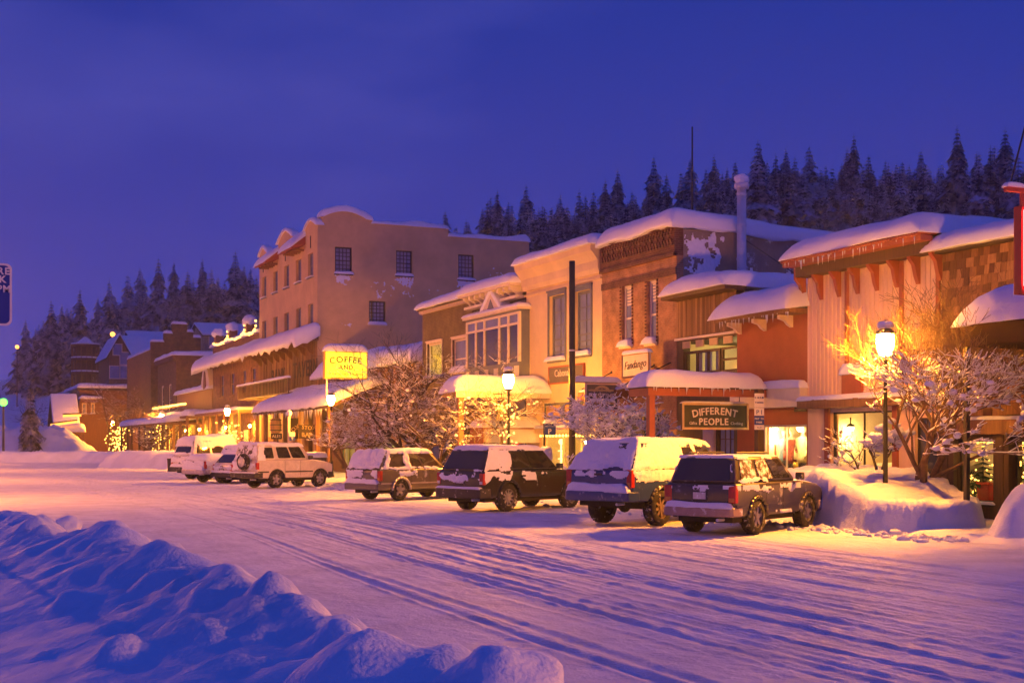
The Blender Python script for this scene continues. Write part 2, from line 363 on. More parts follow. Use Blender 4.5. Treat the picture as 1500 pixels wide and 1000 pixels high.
# ---- the ploughed bank the photographer stands behind
def berm():
    xs = np.arange(-15, 5.2, .075); ys = np.arange(1.5, 31, .085); X, Y = np.meshgrid(xs, ys)
    xr = np.interp(Y, [1, 4, 7, 10, 14, 18, 22, 27, 32], [2.05, 2.05, 1.98, 1.88, 1.40, .78, -.4, -3.2, -7])
    xr = xr + .22 * fbm(Y * .55, Y * 0 + 1.7, 91, 3)
    top = np.interp(Y, [1, 6, 12, 18, 21, 24, 28], [1.06, 1.09, 1.13, 1.05, .72, .4, .0]) * (1 + .10 * fbm(Y * .6, Y * 0 + 4, 92, 3))
    d = X - xr
    right = top * (1 - sstep(-.1, 1.75, d)) ** 1.15
    left = top * (.40 + .60 * np.exp(-np.clip(-d, 0, 99) / 1.7)) * (1 - .9 * sstep(-7, -14, d))
    z = np.where(d > 0, right, left)
    amp = .22 + .78 * np.exp(-(d / .9) ** 2)
    lump = fbm(X * .9 + .5 * fbm(X, Y, 99, 2), Y * .9, 93, 3) * .13 + (np.abs(fbm(X * 1.9, Y * 1.9, 94, 3)) ** .9) * .09 - .03 + .05 * fbm(X * 4.4, Y * 4.4, 96, 4, .6)
    z = z + amp * lump * sstep(.02, .5, z) + .10 * fbm(X * .38 + 7, Y * .3, 98, 2) * sstep(.1, .6, z)
    rng = random.Random(12)
    for k in range(170):                       # ploughed clods, rounded over by new snow
        cy = rng.uniform(2, 23); cx = np.interp(cy, [2, 10, 14, 18, 23], [2.0, 1.9, 1.4, .8, -.6]) + rng.gauss(-.05, .38) - (rng.uniform(0, 2.5) if k % 6 == 0 else 0)
        r = rng.uniform(.06, .17) if k % 5 else rng.uniform(.15, .26); h = r * rng.uniform(.25, .6); q = ((X - cx) ** 2 + ((Y - cy) * .9) ** 2) / (r * r)
        z = z + h * np.sqrt(np.clip(1 - q, 0, 1)) * .8 * np.clip(z * 2, 0, 1)
    z = z - .12 * sstep(.15, 0, z)
    return tag(mesh_obj('snow_bank', grid_mesh('berm', X, Y, z), SNOW_BERM), 'long lumpy blue-shadowed ploughed snow bank in the foreground on the near side of the road', 'snow bank')
berm()
def clod(c, r, seed, sq=(1, 1, .8)):
    bm = bmesh.new(); bmesh.ops.create_icosphere(bm, subdivisions=4, radius=1)
    for v in bm.verts:
        p = v.co.normalized(); f = 1 + .2 * mnoise.noise(p * 1.4 + Vector((seed, 0, 0))) + .06 * mnoise.noise(p * 4 + Vector((0, seed, 0)))
        v.co = Vector((p.x * sq[0], p.y * sq[1], p.z * sq[2])) * r * f + Vector(c)
    me = bpy.data.meshes.new('clod'); bm.to_mesh(me); bm.free(); me.polygons.foreach_set('use_smooth', [True] * len(me.polygons)); return me
for (px, Yd, z, r, lab) in ((735, 4.9, 1.02, .26, 'large rounded snow lump at the near end of the foreground bank'),
                            (668, 4.45, .97, .15, 'smaller rounded snow lump beside the large lump on the foreground bank'),
                            (100, 17.2, 1.02, .16, 'small snow-capped lump with a dark underside on the far end of the foreground bank'),):
    x = sx(px, Yd); tag(mesh_obj('snow_lump', clod((x, Yd, z), r, px * .1), SNOW_BERM), lab, 'snow lump')

def bank(name, label, pts, w, h, seed, group=None, steep=.5, rough=.18, hs=None):
    "a shovelled / ploughed mound running along a short centre line"
    P = [Vector((p[0], p[1], 0)) for p in pts]
    x0 = min(p.x for p in P) - w * 1.4; x1 = max(p.x for p in P) + w * 1.4; y0 = min(p.y for p in P) - w * 1.4; y1 = max(p.y for p in P) + w * 1.4
    st = .09 if max(x1 - x0, y1 - y0) < 14 else .3
    X, Y = np.meshgrid(np.arange(x0, x1, st), np.arange(y0, y1, st)); D = np.full(X.shape, 1e9); HS = np.ones(X.shape); hs = hs or [1] * len(P)
    for j, (a, b) in enumerate(zip(P[:-1], P[1:])):
        dx, dy = b.x - a.x, b.y - a.y; L = dx * dx + dy * dy + 1e-9; t = np.clip(((X - a.x) * dx + (Y - a.y) * dy) / L, 0, 1)
        dd = np.hypot(X - a.x - t * dx, Y - a.y - t * dy); HS = np.where(dd < D, hs[j] + (hs[j + 1] - hs[j]) * t, HS); D = np.minimum(D, dd)
    D = D + rough * w * .6 * fbm(X * 1.1 / max(1, w * .6), Y * 1.1 / max(1, w * .6), seed, 3)
    z = h * HS * (1 - sstep(w * steep * .55, w, D)) * (1 + .14 * fbm(X * .8, Y * .8, seed + 3)) + .10 * h * np.abs(fbm(X * 1.9, Y * 1.9, seed + 5, 4)) * (D < w) - .1 * (D >= w)
    z = np.where(D < w * 1.25, z, -.12)
    cell = (D[:-1, :-1] < w * 1.3)
    return tag(mesh_obj(name, grid_mesh(name, X, Y, z, mask=cell), SNOW_BERM), label, 'snow bank', group)
bank('snow_bank', 'high steep-cut snow bank around the lamp post before the pink shop', [(22.0, 28.4), (21.5, 26.4), (21.0, 24.6), (20.9, 23.7)], 1.6, 1.34, 201, steep=1.5, hs=[1, 1, .82, .55])
bank('snow_bank', 'rounded snow bank at the right edge beside the dark shop doorway', [(21.4, 18.8), (20.9, 20.0)], 1.3, 1.15, 211, steep=.6, rough=.35)
bank('snow_bank', 'low snow bank between the white off-road car and the grey wagon', [(17.3, 52.4), (18.6, 55.5), (19.4, 58)], 1.5, 1.25, 221)
bank('snow_bank', 'snow bank behind the pale snowy wagons by the lit lamps', [(16.5, 84), (18, 92)], 1.6, 1.0, 231)
bank('snow_bank', 'low lumpy snow bank by the litter bin and porch posts', [(14.5, 112), (17.5, 104), (19, 101)], 2.4, 1.3, 241)
bank('snow_bank', 'big smooth snow mound at the far left under the green lamp', [(5, 176), (13.0, 172)], 8.0, 4.0, 251, steep=.1, rough=.1)
bank('snow_bank', 'long low ploughed ridge at the foot of the big snow mound', [(3, 148), (15, 140), (17.5, 133)], 2.2, 1.1, 261)

# ---- hills behind the town (one terrain, polar grid around the street's near end)
HP = [(-900, 440, 470), (-300, 430, 470), (-60, 500, 440), (30, 478, 420), (120, 440, 410), (230, 405, 400), (330, 398, 390), (420, 380, 380), (540, 348, 370), (660, 322, 350), (760, 300, 335), (900, 278, 320), (1070, 240, 300), (1240, 228, 290), (1400, 222, 280), (1500, 215, 275), (1700, 205, 270), (2600, 190, 300), (4200, 190, 320)]
def ridge(ang):
    "ridge distance and ground height for a bearing (radians, right of the camera axis)"
    px = 750 + FPX * math.tan(max(-1.15, min(1.15, ang)))
    a = np.interp(px, [h[0] for h in HP], [h[1] for h in HP]); d = np.interp(px, [h[0] for h in HP], [h[2] for h in HP])
    dd = d / math.cos(max(-1.15, min(1.15, ang)))
    return dd, EYE + (HOR - a) / FPX * d - 17
def hill_z(ang, r):
    rd, zr = ridge(ang); r0 = 92 if ang > 0 else 92 + 120 * min(1, -ang / .3)
    t = (r - r0) / (rd - r0)
    if t <= 0: return -.3
    if t > 1: return zr + (t - 1) * 14
    return zr * (t ** .85) - .3 * (1 - t)
na, nr = 110, 60
A_ = np.linspace(-.75, 1.1, na); T_ = np.concatenate([np.linspace(80, 460, nr - 6), np.linspace(470, 520, 6)])
X = np.zeros((nr, na)); Y = X.copy(); Z = X.copy()
for j, a in enumerate(A_):
    for i, r in enumerate(T_):
        b = AIM + a; X[i, j] = r * math.sin(b); Y[i, j] = r * math.cos(b); Z[i, j] = hill_z(a, r)
Z += np.where(Z > 1, 1.3 * fbm(X * .03, Y * .03, 301, 4), 0)
mesh_obj('hillside', grid_mesh('hillside', X, Y, Z), SNOW, kind='structure')

# ================================================================ trees
def firmat():
    m, n, l, b = newmat('snow_dusted_needles'); g = n.new('ShaderNodeNewGeometry'); sp = n.new('ShaderNodeSeparateXYZ'); l.new(g.outputs['True Normal'], sp.inputs[0])
    tc = n.new('ShaderNodeTexCoord'); a = n.new('ShaderNodeTexNoise'); a.inputs['Scale'].default_value = .55; a.inputs['Detail'].default_value = 5; l.new(tc.outputs['Object'], a.inputs['Vector'])
    oi = n.new('ShaderNodeObjectInfo')
    ab = n.new('ShaderNodeMath'); ab.operation = 'ABSOLUTE'; l.new(sp.outputs['Z'], ab.inputs[0])
    s = n.new('ShaderNodeMath'); s.operation = 'MULTIPLY_ADD'; l.new(ab.outputs[0], s.inputs[0]); s.inputs[1].default_value = .35; l.new(a.outputs['Fac'], s.inputs[2])
    mr = n.new('ShaderNodeMapRange'); mr.inputs['From Min'].default_value = .62; mr.inputs['From Max'].default_value = .84; l.new(s.outputs[0], mr.inputs['Value'])
    sc = n.new('ShaderNodeMath'); sc.operation = 'MULTIPLY'; l.new(mr.outputs['Result'], sc.inputs[0])
    rm = n.new('ShaderNodeMapRange'); rm.inputs['To Min'].default_value = .5; rm.inputs['To Max'].default_value = 1.0; l.new(oi.outputs['Random'], rm.inputs['Value']); l.new(rm.outputs['Result'], sc.inputs[1])
    mx = n.new('ShaderNodeMix'); mx.data_type = 'RGBA'; mx.inputs['A'].default_value = (.022, .03, .026, 1); mx.inputs['B'].default_value = (.62, .64, .68, 1)
    l.new(sc.outputs[0], mx.inputs['Factor']); l.new(mx.outputs['Result'], b.inputs['Base Color']); b.inputs['Roughness'].default_value = .85; b.inputs['Specular IOR Level'].default_value = .1
    return m
FIR = firmat()
def conifer(h, seed):
    rng = random.Random(seed); c = MB(); t = MB(); t.tube((0, 0, -1.5), (0, 0, h * .97), h * .016, .02, 6)
    n = int(h * 1.6); wid = h * rng.uniform(.18, .25)
    for k in range(n):
        u = k / (n - 1); z = h * (.08 + .9 * u); L = wid * (1 - u) ** .8 * rng.uniform(.75, 1.2) + .14
        nb = 9 if u < .6 else 6; a0 = rng.uniform(0, 6)
        for j in range(nb):
            a = a0 + 6.283 * j / nb + rng.uniform(-.25, .25); l = L * rng.uniform(.6, 1.2)
            if rng.random() < .08: continue
            dr = Vector((math.cos(a), math.sin(a), 0)); sd = Vector((-math.sin(a), math.cos(a), 0)); dz = l * rng.uniform(.25, .6)
            p0 = Vector((0, 0, z)); w = l * rng.uniform(.26, .4)
            m1 = p0 + dr * l * .45 + Vector((0, 0, -dz * .15)); tip = p0 + dr * l + Vector((0, 0, -dz))
            c.add([p0, m1 + sd * w + Vector((0, 0, -.3 * w)), tip, m1 - sd * w + Vector((0, 0, -.3 * w)), m1 + Vector((0, 0, .18 * l))], [(0, 1, 4), (1, 2, 4), (2, 3, 4), (3, 0, 4)])
            for e in (-1, 1):                   # hanging side twigs break the outline
                q = p0 + dr * l * rng.uniform(.4, .8) + Vector((0, 0, -dz * .5)); r2 = q + sd * e * w * 1.3 + dr * .15 * l + Vector((0, 0, -.35 * l))
                c.add([q, r2, q + dr * .28 * l + Vector((0, 0, -.1 * l))], [(0, 1, 2)])
    return c.mesh('crown', fix=False), t.mesh('trunk')
CON = [conifer(hh, s) for hh, s in ((17, 1), (19, 2), (15, 3), (21, 4), (13, 5), (18, 6), (16, 7))]
for cr, tr in CON: cr.materials.append(FIR); tr.materials.append(BARK)
def plant_conifer(x, y, z, s, k, label, group, rng):
    r = thing('conifer', label, 'tree', (x, y, z), rng.uniform(0, 6.28), group); r.scale = (s * rng.uniform(.85, 1.2), s * rng.uniform(.85, 1.2), s)
    for nm, me in zip(('crown', 'trunk'), CON[k]):
        o = bpy.data.objects.new(nm, me); COL.objects.link(o); o.parent = r
rng = random.Random(77)
def forest(n, p0, p1, t0, t1, label, group, smin, smax):
    for k in range(n):
        px = p0 + (p1 - p0) * (k + rng.random()) / n; ang = math.atan((px - 750) / FPX); rd, zr = ridge(ang)
        t = t0 + (t1 - t0) * ((k * .6180339) % 1.0); rr = rd * t
        b = AIM + ang; z = hill_z(ang, rr) - .8
        plant_conifer(rr * math.sin(b), rr * math.cos(b), z, rng.uniform(smin, smax), rng.randrange(7), label, group, rng)
forest(238, 645, 1540, .66, 1.03, 'snow-dusted evergreen in the dense wood on the hill above the shops', 'evergreens on the hill above the shops', .62, 1.08)
forest(46, 30, 400, .80, 1.02, 'dark evergreen on the left hill behind the old houses', 'evergreens on the left hill', .7, 1.25)
ORD = ('leftmost', 'second from left', 'third from left', 'fourth from left', 'fifth from left', 'sixth from left', 'seventh from left', 'rightmost')
for no, (px, py, r) in enumerate(((75, 438, 315), (117, 422, 310), (160, 407, 305), (205, 430, 320), (232, 376, 300), (275, 395, 300), (310, 392, 298), (345, 366, 300))):
    ang = math.atan((px - 750) / FPX); b = AIM + ang; d = r * math.cos(ang); zt = EYE + (HOR - py) / FPX * d; zg = hill_z(ang, r) - .8
    k = 3; plant_conifer(r * math.sin(b), r * math.cos(b), zg, (zt - zg) / 20.6, k, ORD[no] + ' of the eight tall evergreens standing above the left roofs', 'tall evergreens at the left', rng)

def forest_mass():
    "the rest of the wood, too many and too close to count: one mass of smaller firs filling the slope"
    g = random.Random(5); V = []; Fc = []; src = [CON[k][0] for k in (0, 2, 4, 6)]; arr = []
    for me in src:
        v = np.empty(len(me.vertices) * 3, np.float32); me.vertices.foreach_get('co', v); arr.append((v.reshape(-1, 3), np.array([p.vertices[:] for p in me.polygons], dtype=np.int64)))
    base = 0
    for k in range(300):
        px = g.uniform(650, 1580) if k < 265 else g.uniform(40, 400); ang = math.atan((px - 750) / FPX); rd, zr = ridge(ang); rr = rd * g.uniform(.7, 1.0); b = AIM + ang; s = g.uniform(.55, .95); a = g.uniform(0, 6.28)
        v, f = arr[g.randrange(4)]; c, d = math.cos(a) * s, math.sin(a) * s
        w = np.stack([v[:, 0] * c - v[:, 1] * d + rr * math.sin(b), v[:, 0] * d + v[:, 1] * c + rr * math.cos(b), v[:, 2] * s + hill_z(ang, rr) - .5], 1); V.append(w); Fc.append(f + base); base += len(v)
    V = np.concatenate(V); Fc = np.concatenate(Fc); me = bpy.data.meshes.new('forest'); me.vertices.add(len(V)); me.vertices.foreach_set('co', V.astype(np.float32).ravel()); me.loops.add(Fc.size); me.loops.foreach_set('vertex_index', Fc.astype(np.int32).ravel()); me.polygons.add(len(Fc)); me.polygons.foreach_set('loop_start', np.arange(0, Fc.size, 3, dtype=np.int32)); me.update(calc_edges=True)
    o = mesh_obj('forest', me, FIR, kind='stuff'); o['label'] = 'frosted undergrowth of small firs filling the wooded hillside'; o['category'] = 'forest'
forest_mass()
def icicles(parent, p, q, n, seed, L=.28):
    g = random.Random(seed); m = MB(); p = Vector(p); q = Vector(q)
    for k in range(n): c = p.lerp(q, g.random()); l = L * g.uniform(.2, 1) ** 1.5; m.tube(c, c + Vector((0, 0, -l)), .014 + .03 * l, .002, 5)
    m.build('icicles', ICE, parent, True, kind='stuff')
ICE = pmat('ice', (.75, .8, .86), .12, .1, 9, 0, spec=.7)
def bare_tree(name, label, base, height, seed, snow=1.0, spread=.62, trunk=.16, levels=5, stems=1, clumps=0, bark=BARK, group=None, lean=(0, 0), kids=(2, 3), snow_r=1.0, top_snow=.8):
    rng = random.Random(seed); wood = MB(); sn = MB(); nodes = []; tw = MB()
    def grow(p, d, L, r, lev):
        n = 3 if lev < levels - 1 else 2; q = p; dd = d.copy()
        for i in range(n):
            dd = (dd + Vector((rng.gauss(0, .16), rng.gauss(0, .16), rng.gauss(.05, .10)))).normalized()
            e = q + dd * (L / n); ra = r * (1 - .35 * i / n); rb = r * (1 - .35 * (i + 1) / n)
            (wood if lev < 3 else tw).tube(q, e, ra, rb, 8 if lev < 2 else (5 if lev < 4 else 3), caps=False)
            if lev > 0 and snow > 0 and abs(dd.z) < .8 and q.z < base[2] + height * top_snow and rng.random() < .25 + .4 * snow:
                s_ = max(rb * .9, .006) + rng.uniform(.001, .010) * snow * snow_r; up = Vector((0, 0, rb * .7 + s_ * .5))
                sn.tube(q + up, e + up, s_, s_ * rng.uniform(.6, 1), 5)
            q = e
            if lev > 1: nodes.append((q.copy(), lev))
            if lev < levels and i < n - 1 and rng.random() < .75: kid(q, dd, L, rb, lev)
        if lev < levels:
            for k in range(rng.randint(*kids)): kid(q, dd, L, r * .62, lev)
    def kid(q, dd, L, r, lev):
        o = Vector((rng.gauss(0, 1), rng.gauss(0, 1), rng.gauss(.15, .55))).normalized()
        nd = (dd * (1 - spread) + o * spread).normalized()
        if nd.z < -.25: nd.z *= .3
        grow(q, nd.normalized(), L * rng.uniform(.58, .8), max(r * rng.uniform(.55, .8), .006), lev + 1)
    for k in range(stems):
        a = 6.28 * k / max(1, stems) + rng.uniform(-.4, .4); d = Vector((math.cos(a) * .35 * (stems > 1) + lean[0], math.sin(a) * .35 * (stems > 1) + lean[1], 1)).normalized()
        grow(Vector((base[0] + .08 * math.cos(a) * (stems > 1), base[1] + .08 * math.sin(a) * (stems > 1), base[2] - .2)), d, height * .34, trunk, 0)
    root = thing(name, label, 'tree', base, 0, group)
    wood.build('trunk', bark, root, True, fix=False); tw.build('branches', bark, root, True, fix=False)
    if clumps and nodes:
        low = [q for q in nodes if q[0].z < base[2] + height * top_snow * .8] or nodes
        for k in range(clumps):
            p, lev = low[rng.randrange(len(low))]; r = rng.uniform(.02, .075) * snow_r; sn.ball(p + Vector((0, 0, r * .4)), r, 7, 5, (rng.uniform(.9, 1.5), rng.uniform(.9, 1.5), rng.uniform(.7, 1.0)))
    if sn.v: sn.build('branch_snow', SNOW, root, True, fix=False, kind='stuff')
    return root
# ================================================================ building helpers
class Face:
    "a wall plane: 'F' looks at the road (towards -X, a = Y); 'S' looks down the street (towards -Y, a = X)"
    def __init__(s, kind, c): s.k = kind; s.c = c
    def box(s, mb, a0, a1, z0, z1, d0, d1):
        if s.k == 'F': return mb.box(s.c - d1, s.c - d0, a0, a1, z0, z1)
        return mb.box(a0, a1, s.c - d1, s.c - d0, z0, z1)
    def pt(s, a, z, d=0.0): return (s.c - d, a, z) if s.k == 'F' else (a, s.c - d, z)
    def quad(s, mb, a0, a1, z0, z1, d=0.0): return mb.add([s.pt(a0, z0, d), s.pt(a1, z0, d), s.pt(a1, z1, d), s.pt(a0, z1, d)], [(0, 1, 2, 3)])
def wall(name, face, a0, a1, z0, z1, mat, parent, holes=(), t=.28, back=True):
    "solid wall with real openings and reveals"
    A = sorted({a0, a1, *[h[0] for h in holes], *[h[1] for h in holes]}); Zs = sorted({z0, z1, *[h[2] for h in holes], *[h[3] for h in holes]})
    A = [a for a in A if a0 - 1e-6 <= a <= a1 + 1e-6]; Zs = [z for z in Zs if z0 - 1e-6 <= z <= z1 + 1e-6]; m = MB()
    for i in range(len(A) - 1):
        for j in range(len(Zs) - 1):
            ca, cz = (A[i] + A[i + 1]) / 2, (Zs[j] + Zs[j + 1]) / 2
            if any(h[0] < ca < h[1] and h[2] < cz < h[3] for h in holes): continue
            face.quad(m, A[i], A[i + 1], Zs[j], Zs[j + 1], 0)
            if back: face.quad(m, A[i], A[i + 1], Zs[j], Zs[j + 1], -t)
    P = face.pt
    for h in holes:
        b0, b1, y0, y1 = h
        for q in ([(b0, y0), (b1, y0)], [(b1, y0), (b1, y1)], [(b1, y1), (b0, y1)], [(b0, y1), (b0, y0)]):
            m.add([P(*q[0], 0), P(*q[1], 0), P(*q[1], -t), P(*q[0], -t)], [(0, 1, 2, 3)])
    for q in ([(a0, z0), (a1, z0)], [(a1, z0), (a1, z1)], [(a1, z1), (a0, z1)], [(a0, z1), (a0, z0)]):
        m.add([P(*q[0], 0), P(*q[1], 0), P(*q[1], -t), P(*q[0], -t)], [(0, 1, 2, 3)])
    return m.build(name, mat, parent, fix=False)
def window(face, a0, a1, z0, z1, parent, fmat=WHITE, glass=GLASS, cols=1, rows=1, fw=.07, d=-.12, casing=0.0, cmat=None, sill=.06, sill_snow=0.0, rail=True, split=None, mw=.028, label=None):
    "sash window set in an opening: frame > panes, sill, snow on the sill"
    m = MB(); B = face.box
    B(m, a0, a0 + fw, z0, z1, d - .06, d + .02); B(m, a1 - fw, a1, z0, z1, d - .06, d + .02)
    B(m, a0 + fw, a1 - fw, z1 - fw, z1, d - .06, d + .018); B(m, a0 + fw, a1 - fw, z0, z0 + fw, d - .06, d + .018)
    zm = z0 + (z1 - z0) * (split or .5); zs = [(z0 + fw, z1 - fw)]
    if rail: B(m, a0 + fw, a1 - fw, zm - .035, zm + .035, d - .055, d + .016); zs = [(z0 + fw, zm - .035), (zm + .035, z1 - fw)]
    for k in range(1, cols):
        a = a0 + fw + (a1 - a0 - 2 * fw) * k / cols; B(m, a - mw / 2, a + mw / 2, z0 + fw, z1 - fw, d - .045, d + .010)
    for (q0, q1) in zs:
        for k in range(1, rows): z = q0 + (q1 - q0) * k / rows; B(m, a0 + fw, a1 - fw, z - mw / 2, z + mw / 2, d - .043, d + .008)
    w = m.build('window', fmat, parent)
    if label: w['label'] = label
    for (q0, q1) in zs:
        g = MB(); B(g, a0 + fw, a1 - fw, q0, q1, d - .035, d - .022); g.build('pane', glass, w)
    if casing:
        c = MB(); B(c, a0 - casing, a0, z0 - casing * .3, z1 + casing * 1.3, 0, .05); B(c, a1, a1 + casing, z0 - casing * .3, z1 + casing * 1.3, 0, .05); B(c, a0, a1, z1, z1 + casing * 1.3, 0, .052)
        B(c, a0 - casing * 1.2, a1 + casing * 1.2, z1 + casing * 1.3, z1 + casing * 1.3 + .07, 0, .1); c.build('casing', cmat or fmat, w)
    if sill: s = MB(); B(s, a0 - .08, a1 + .08, z0 - .09, z0, -.1, .10); s.build('sill', cmat or fmat, w)
    if sill_snow:
        if face.k == 'F': snow_slab('sill_snow', w, face.c - .18, face.c + .12, a0 - .06, a1 + .06, z0, sill_snow, int(a0 * 37), over=.03)
        else: snow_slab('sill_snow', w, a0 - .06, a1 + .06, face.c - .18, face.c + .12, z0, sill_snow, int(a0 * 37), over=.03)
    return w
def snow_slab(name, parent, x0, x1, y0, y1, z, th, seed, over=.12, gx=0.0, gy=0.0, res=.28, lump=.26, zf=None, droop=.05, mat=None, p=.38):
    "pillow of settled snow lying on a flat or sloping top; gx, gy are slopes"
    nx = max(7, min(60, int((x1 - x0) / res) + 6)); ny = max(7, min(140, int((y1 - y0) / res) + 6))
    def par(n): s = np.linspace(-1, 1, n); return np.sign(s) * (1 - (1 - np.abs(s)) ** 1.7)
    U, V = np.meshgrid(par(nx), par(ny)); X = (x0 + x1) / 2 + U * ((x1 - x0) / 2 + over); Y = (y0 + y1) / 2 + V * ((y1 - y0) / 2 + over)
    def soft(q, L): d = (1 - np.abs(q)) * L; r = min(.45 * L, max(th * 1.1, .12)); t = np.clip(d / r, 0, 1); return np.sqrt(np.clip(1 - (1 - t) ** 2, 0, 1))
    e = soft(U, (x1 - x0) / 2 + over) * soft(V, (y1 - y0) / 2 + over)
    base = z + gx * (X - x0) + gy * (Y - y0) + (zf(X, Y) if zf else 0)
    edge = np.maximum(np.abs(U), np.abs(V))
    wig = max(over * .8, min(.09, th * .35)) * fbm(X * 1.6, Y * 1.6, seed + 8, 4) * edge ** 4
    X2 = X + wig * np.sign(U) * (np.abs(U) > .7); Y2 = Y + wig * np.sign(V) * (np.abs(V) > .7)
    top = base + th * e * (1 + lump * fbm(X * .45, Y * .45, seed, 3) + lump * .4 * fbm(X * 1.8, Y * 1.8, seed + 4, 4))
    low = base - .004 - droop * (edge > .93) * (.5 + .5 * fbm(X * 1.1, Y * 1.1, seed + 2))
    n = nx * ny; v = np.concatenate([np.stack([X2.ravel(), Y2.ravel(), top.ravel()], 1), np.stack([X2.ravel(), Y2.ravel(), np.minimum(low, top - .004).ravel()], 1)])
    i = np.arange(n).reshape(ny, nx); q = np.stack([i[:-1, :-1], i[:-1, 1:], i[1:, 1:], i[1:, :-1]], -1).reshape(-1, 4); q2 = q[:, ::-1] + n
    rim = np.concatenate([i[0, :], i[1:, -1], i[-1, -2::-1], i[-2:0:-1, 0]]); r2 = np.roll(rim, -1); q3 = np.stack([rim, rim + n, r2 + n, r2], 1)
    me = bpy.data.meshes.new(name); me.from_pydata(v.tolist(), [], np.concatenate([q, q2, q3]).tolist())
    me.polygons.foreach_set('use_smooth', [True] * len(me.polygons)); me.update()
    return mesh_obj(name, me, mat or SNOW, parent)
def splat(name, face, a0, a1, z0, z1, parent, seed, cover=.5, th=.05, res=.04, mat=None, fade=None):
    "wind-plastered snow stuck on a wall: an irregular patch with its own relief"
    nx = max(6, int((a1 - a0) / res)); nz = max(6, int((z1 - z0) / res)); A, Zz = np.meshgrid(np.linspace(a0, a1, nx), np.linspace(z0, z1, nz))
    u = (A - a0) / (a1 - a0); v = (Zz - z0) / (z1 - z0)
    e = np.minimum(np.minimum(u, 1 - u), np.minimum(v, 1 - v)) * 2
    mk = fbm(A * 4.2, Zz * 3.4, seed, 5, .65) * 1.0 + cover - .55 * (1 - np.clip(e * 2.2, 0, 1))
    if fade: mk = mk + fade * (v - .5)
    H = th * np.clip(mk, 0, 1) ** .6 + .004
    cell = (mk[:-1, :-1] > 0) & (mk[1:, 1:] > 0) & (mk[1:, :-1] > 0) & (mk[:-1, 1:] > 0)
    if not cell.any(): return None
    if face.k == 'F': X, Y = face.c - H, A
    else: X, Y = A, face.c - H
    return mesh_obj(name, grid_mesh(name, X, Y, Zz, mask=cell), mat or SNOW, parent, kind='stuff')
def corbels(face, a0, a1, n, z, dz, dd, w, parent, mat, name='bracket'):
    for k in range(n):
        a = a0 + (a1 - a0) * (k + .5) / n; m = MB()
        prof = [(0, z), (dd, z), (dd, z - dz * .32), (dd * .55, z - dz * .5), (dd * .35, z - dz * .8), (.04, z - dz), (0, z - dz)]
        if face.k == 'F': m.prism([(face.c - d, q) for d, q in prof], 'y', a - w / 2, a + w / 2)
        else: m.prism([(face.c - d, q) for d, q in prof], 'x', a - w / 2, a + w / 2)
        m.build(name, mat, parent)
def text_mb(s, size, arc=0.0, gap=1.0, bold=0.0, squash=1.0):
    "letters in the XY plane, centred; arc bends the line"
    out = MB(); adv = []; glyph = []
    for ch in s:
        if ch == ' ': adv.append(size * .38); glyph.append(None); continue
        cu = bpy.data.curves.new('t', 'FONT'); cu.body = ch; cu.size = size; cu.extrude = .012; cu.offset = bold; cu.resolution_u = 3
        ob = bpy.data.objects.new('t', cu); COL.objects.link(ob); dg = bpy.context.evaluated_depsgraph_get(); dg.update()
        me = bpy.data.meshes.new_from_object(ob.evaluated_get(dg)); xs = [v.co.x for v in me.vertices] or [0]
        mb = MB(); mb.add([(v.co.x - min(xs), v.co.y, v.co.z) for v in me.vertices], [tuple(p.vertices) for p in me.polygons])
        adv.append((max(xs) - min(xs) + size * .09) * gap); glyph.append(mb); bpy.data.objects.remove(ob); bpy.data.curves.remove(cu); bpy.data.meshes.remove(me)
    W = sum(adv); x = -W / 2
    for a, g in zip(adv, glyph):
        if g:
            xc = x + a / 2; M = Matrix.Translation((xc * squash, 0, 0))
            if arc: th = xc / arc; M = Matrix.Translation((arc * math.sin(th), arc * (math.cos(th) - 1), 0)) @ Matrix.Rotation(-th, 4, 'Z')
            out.merge(g, M @ Matrix.Diagonal((squash, 1, 1, 1)) @ Matrix.Translation((-a / 2, -size * .35, 0)))
        x += a
    return out
def letters(name, s, face, a, z, size, parent, mat, d=.01, arc=0.0, gap=1.0, bold=0.0, flip=False, squash=1.0):
    t = text_mb(s, size, arc, gap, bold, squash)
    # on an 'F' face one reads from large Y to small Y; on an 'S' face from small X to large X
    vs = [face.pt(a - v[0], z + v[1], d + v[2]) if face.k == 'F' else face.pt(a + v[0], z + v[1], d + v[2]) for v in t.v]
    return MB().add(vs, t.f).build(name, mat, parent, fix=False)
def room(parent, x0, x1, y0, y1, z0, z1, lamps=(), power=60, wmat=ROOMY, fmat=ROOMD, col=(1, .62, .22)):
    m = MB()
    m.add([(x1, y0, z0), (x1, y1, z0), (x1, y1, z1), (x1, y0, z1)], [(0, 1, 2, 3)])
    for y in (y0, y1): m.add([(x0, y, z0), (x1, y, z0), (x1, y, z1), (x0, y, z1)], [(0, 1, 2, 3)])
    m.add([(x0, y0, z1), (x1, y0, z1), (x1, y1, z1), (x0, y1, z1)], [(0, 1, 2, 3)]); m.build('room_wall', wmat, parent, fix=False)
    MB().box(x0, x1, y0, y1, z0 - .1, z0).build('room_floor', fmat, parent)
    for (lx, ly, lz) in lamps:
        o = MB().lathe([(.02, .32), (.02, .14), (.10, .10), (.13, .03)], (lx, ly, lz), 10).build('ceiling_lamp', DARKM, parent, True)
        MB().ball((lx, ly, lz), .10, 10, 6).build('lamp_bulb', ROOML, o, True)
        ld = bpy.data.lights.new('room_light', 'POINT'); ld.energy = power * 2.4; ld.color = col; ld.shadow_soft_size = .2
        lo = bpy.data.objects.new('room_light', ld); COL.objects.link(lo); lo.parent = o; lo.location = Vector((lx, ly, lz - .35)) - WL[o.name]
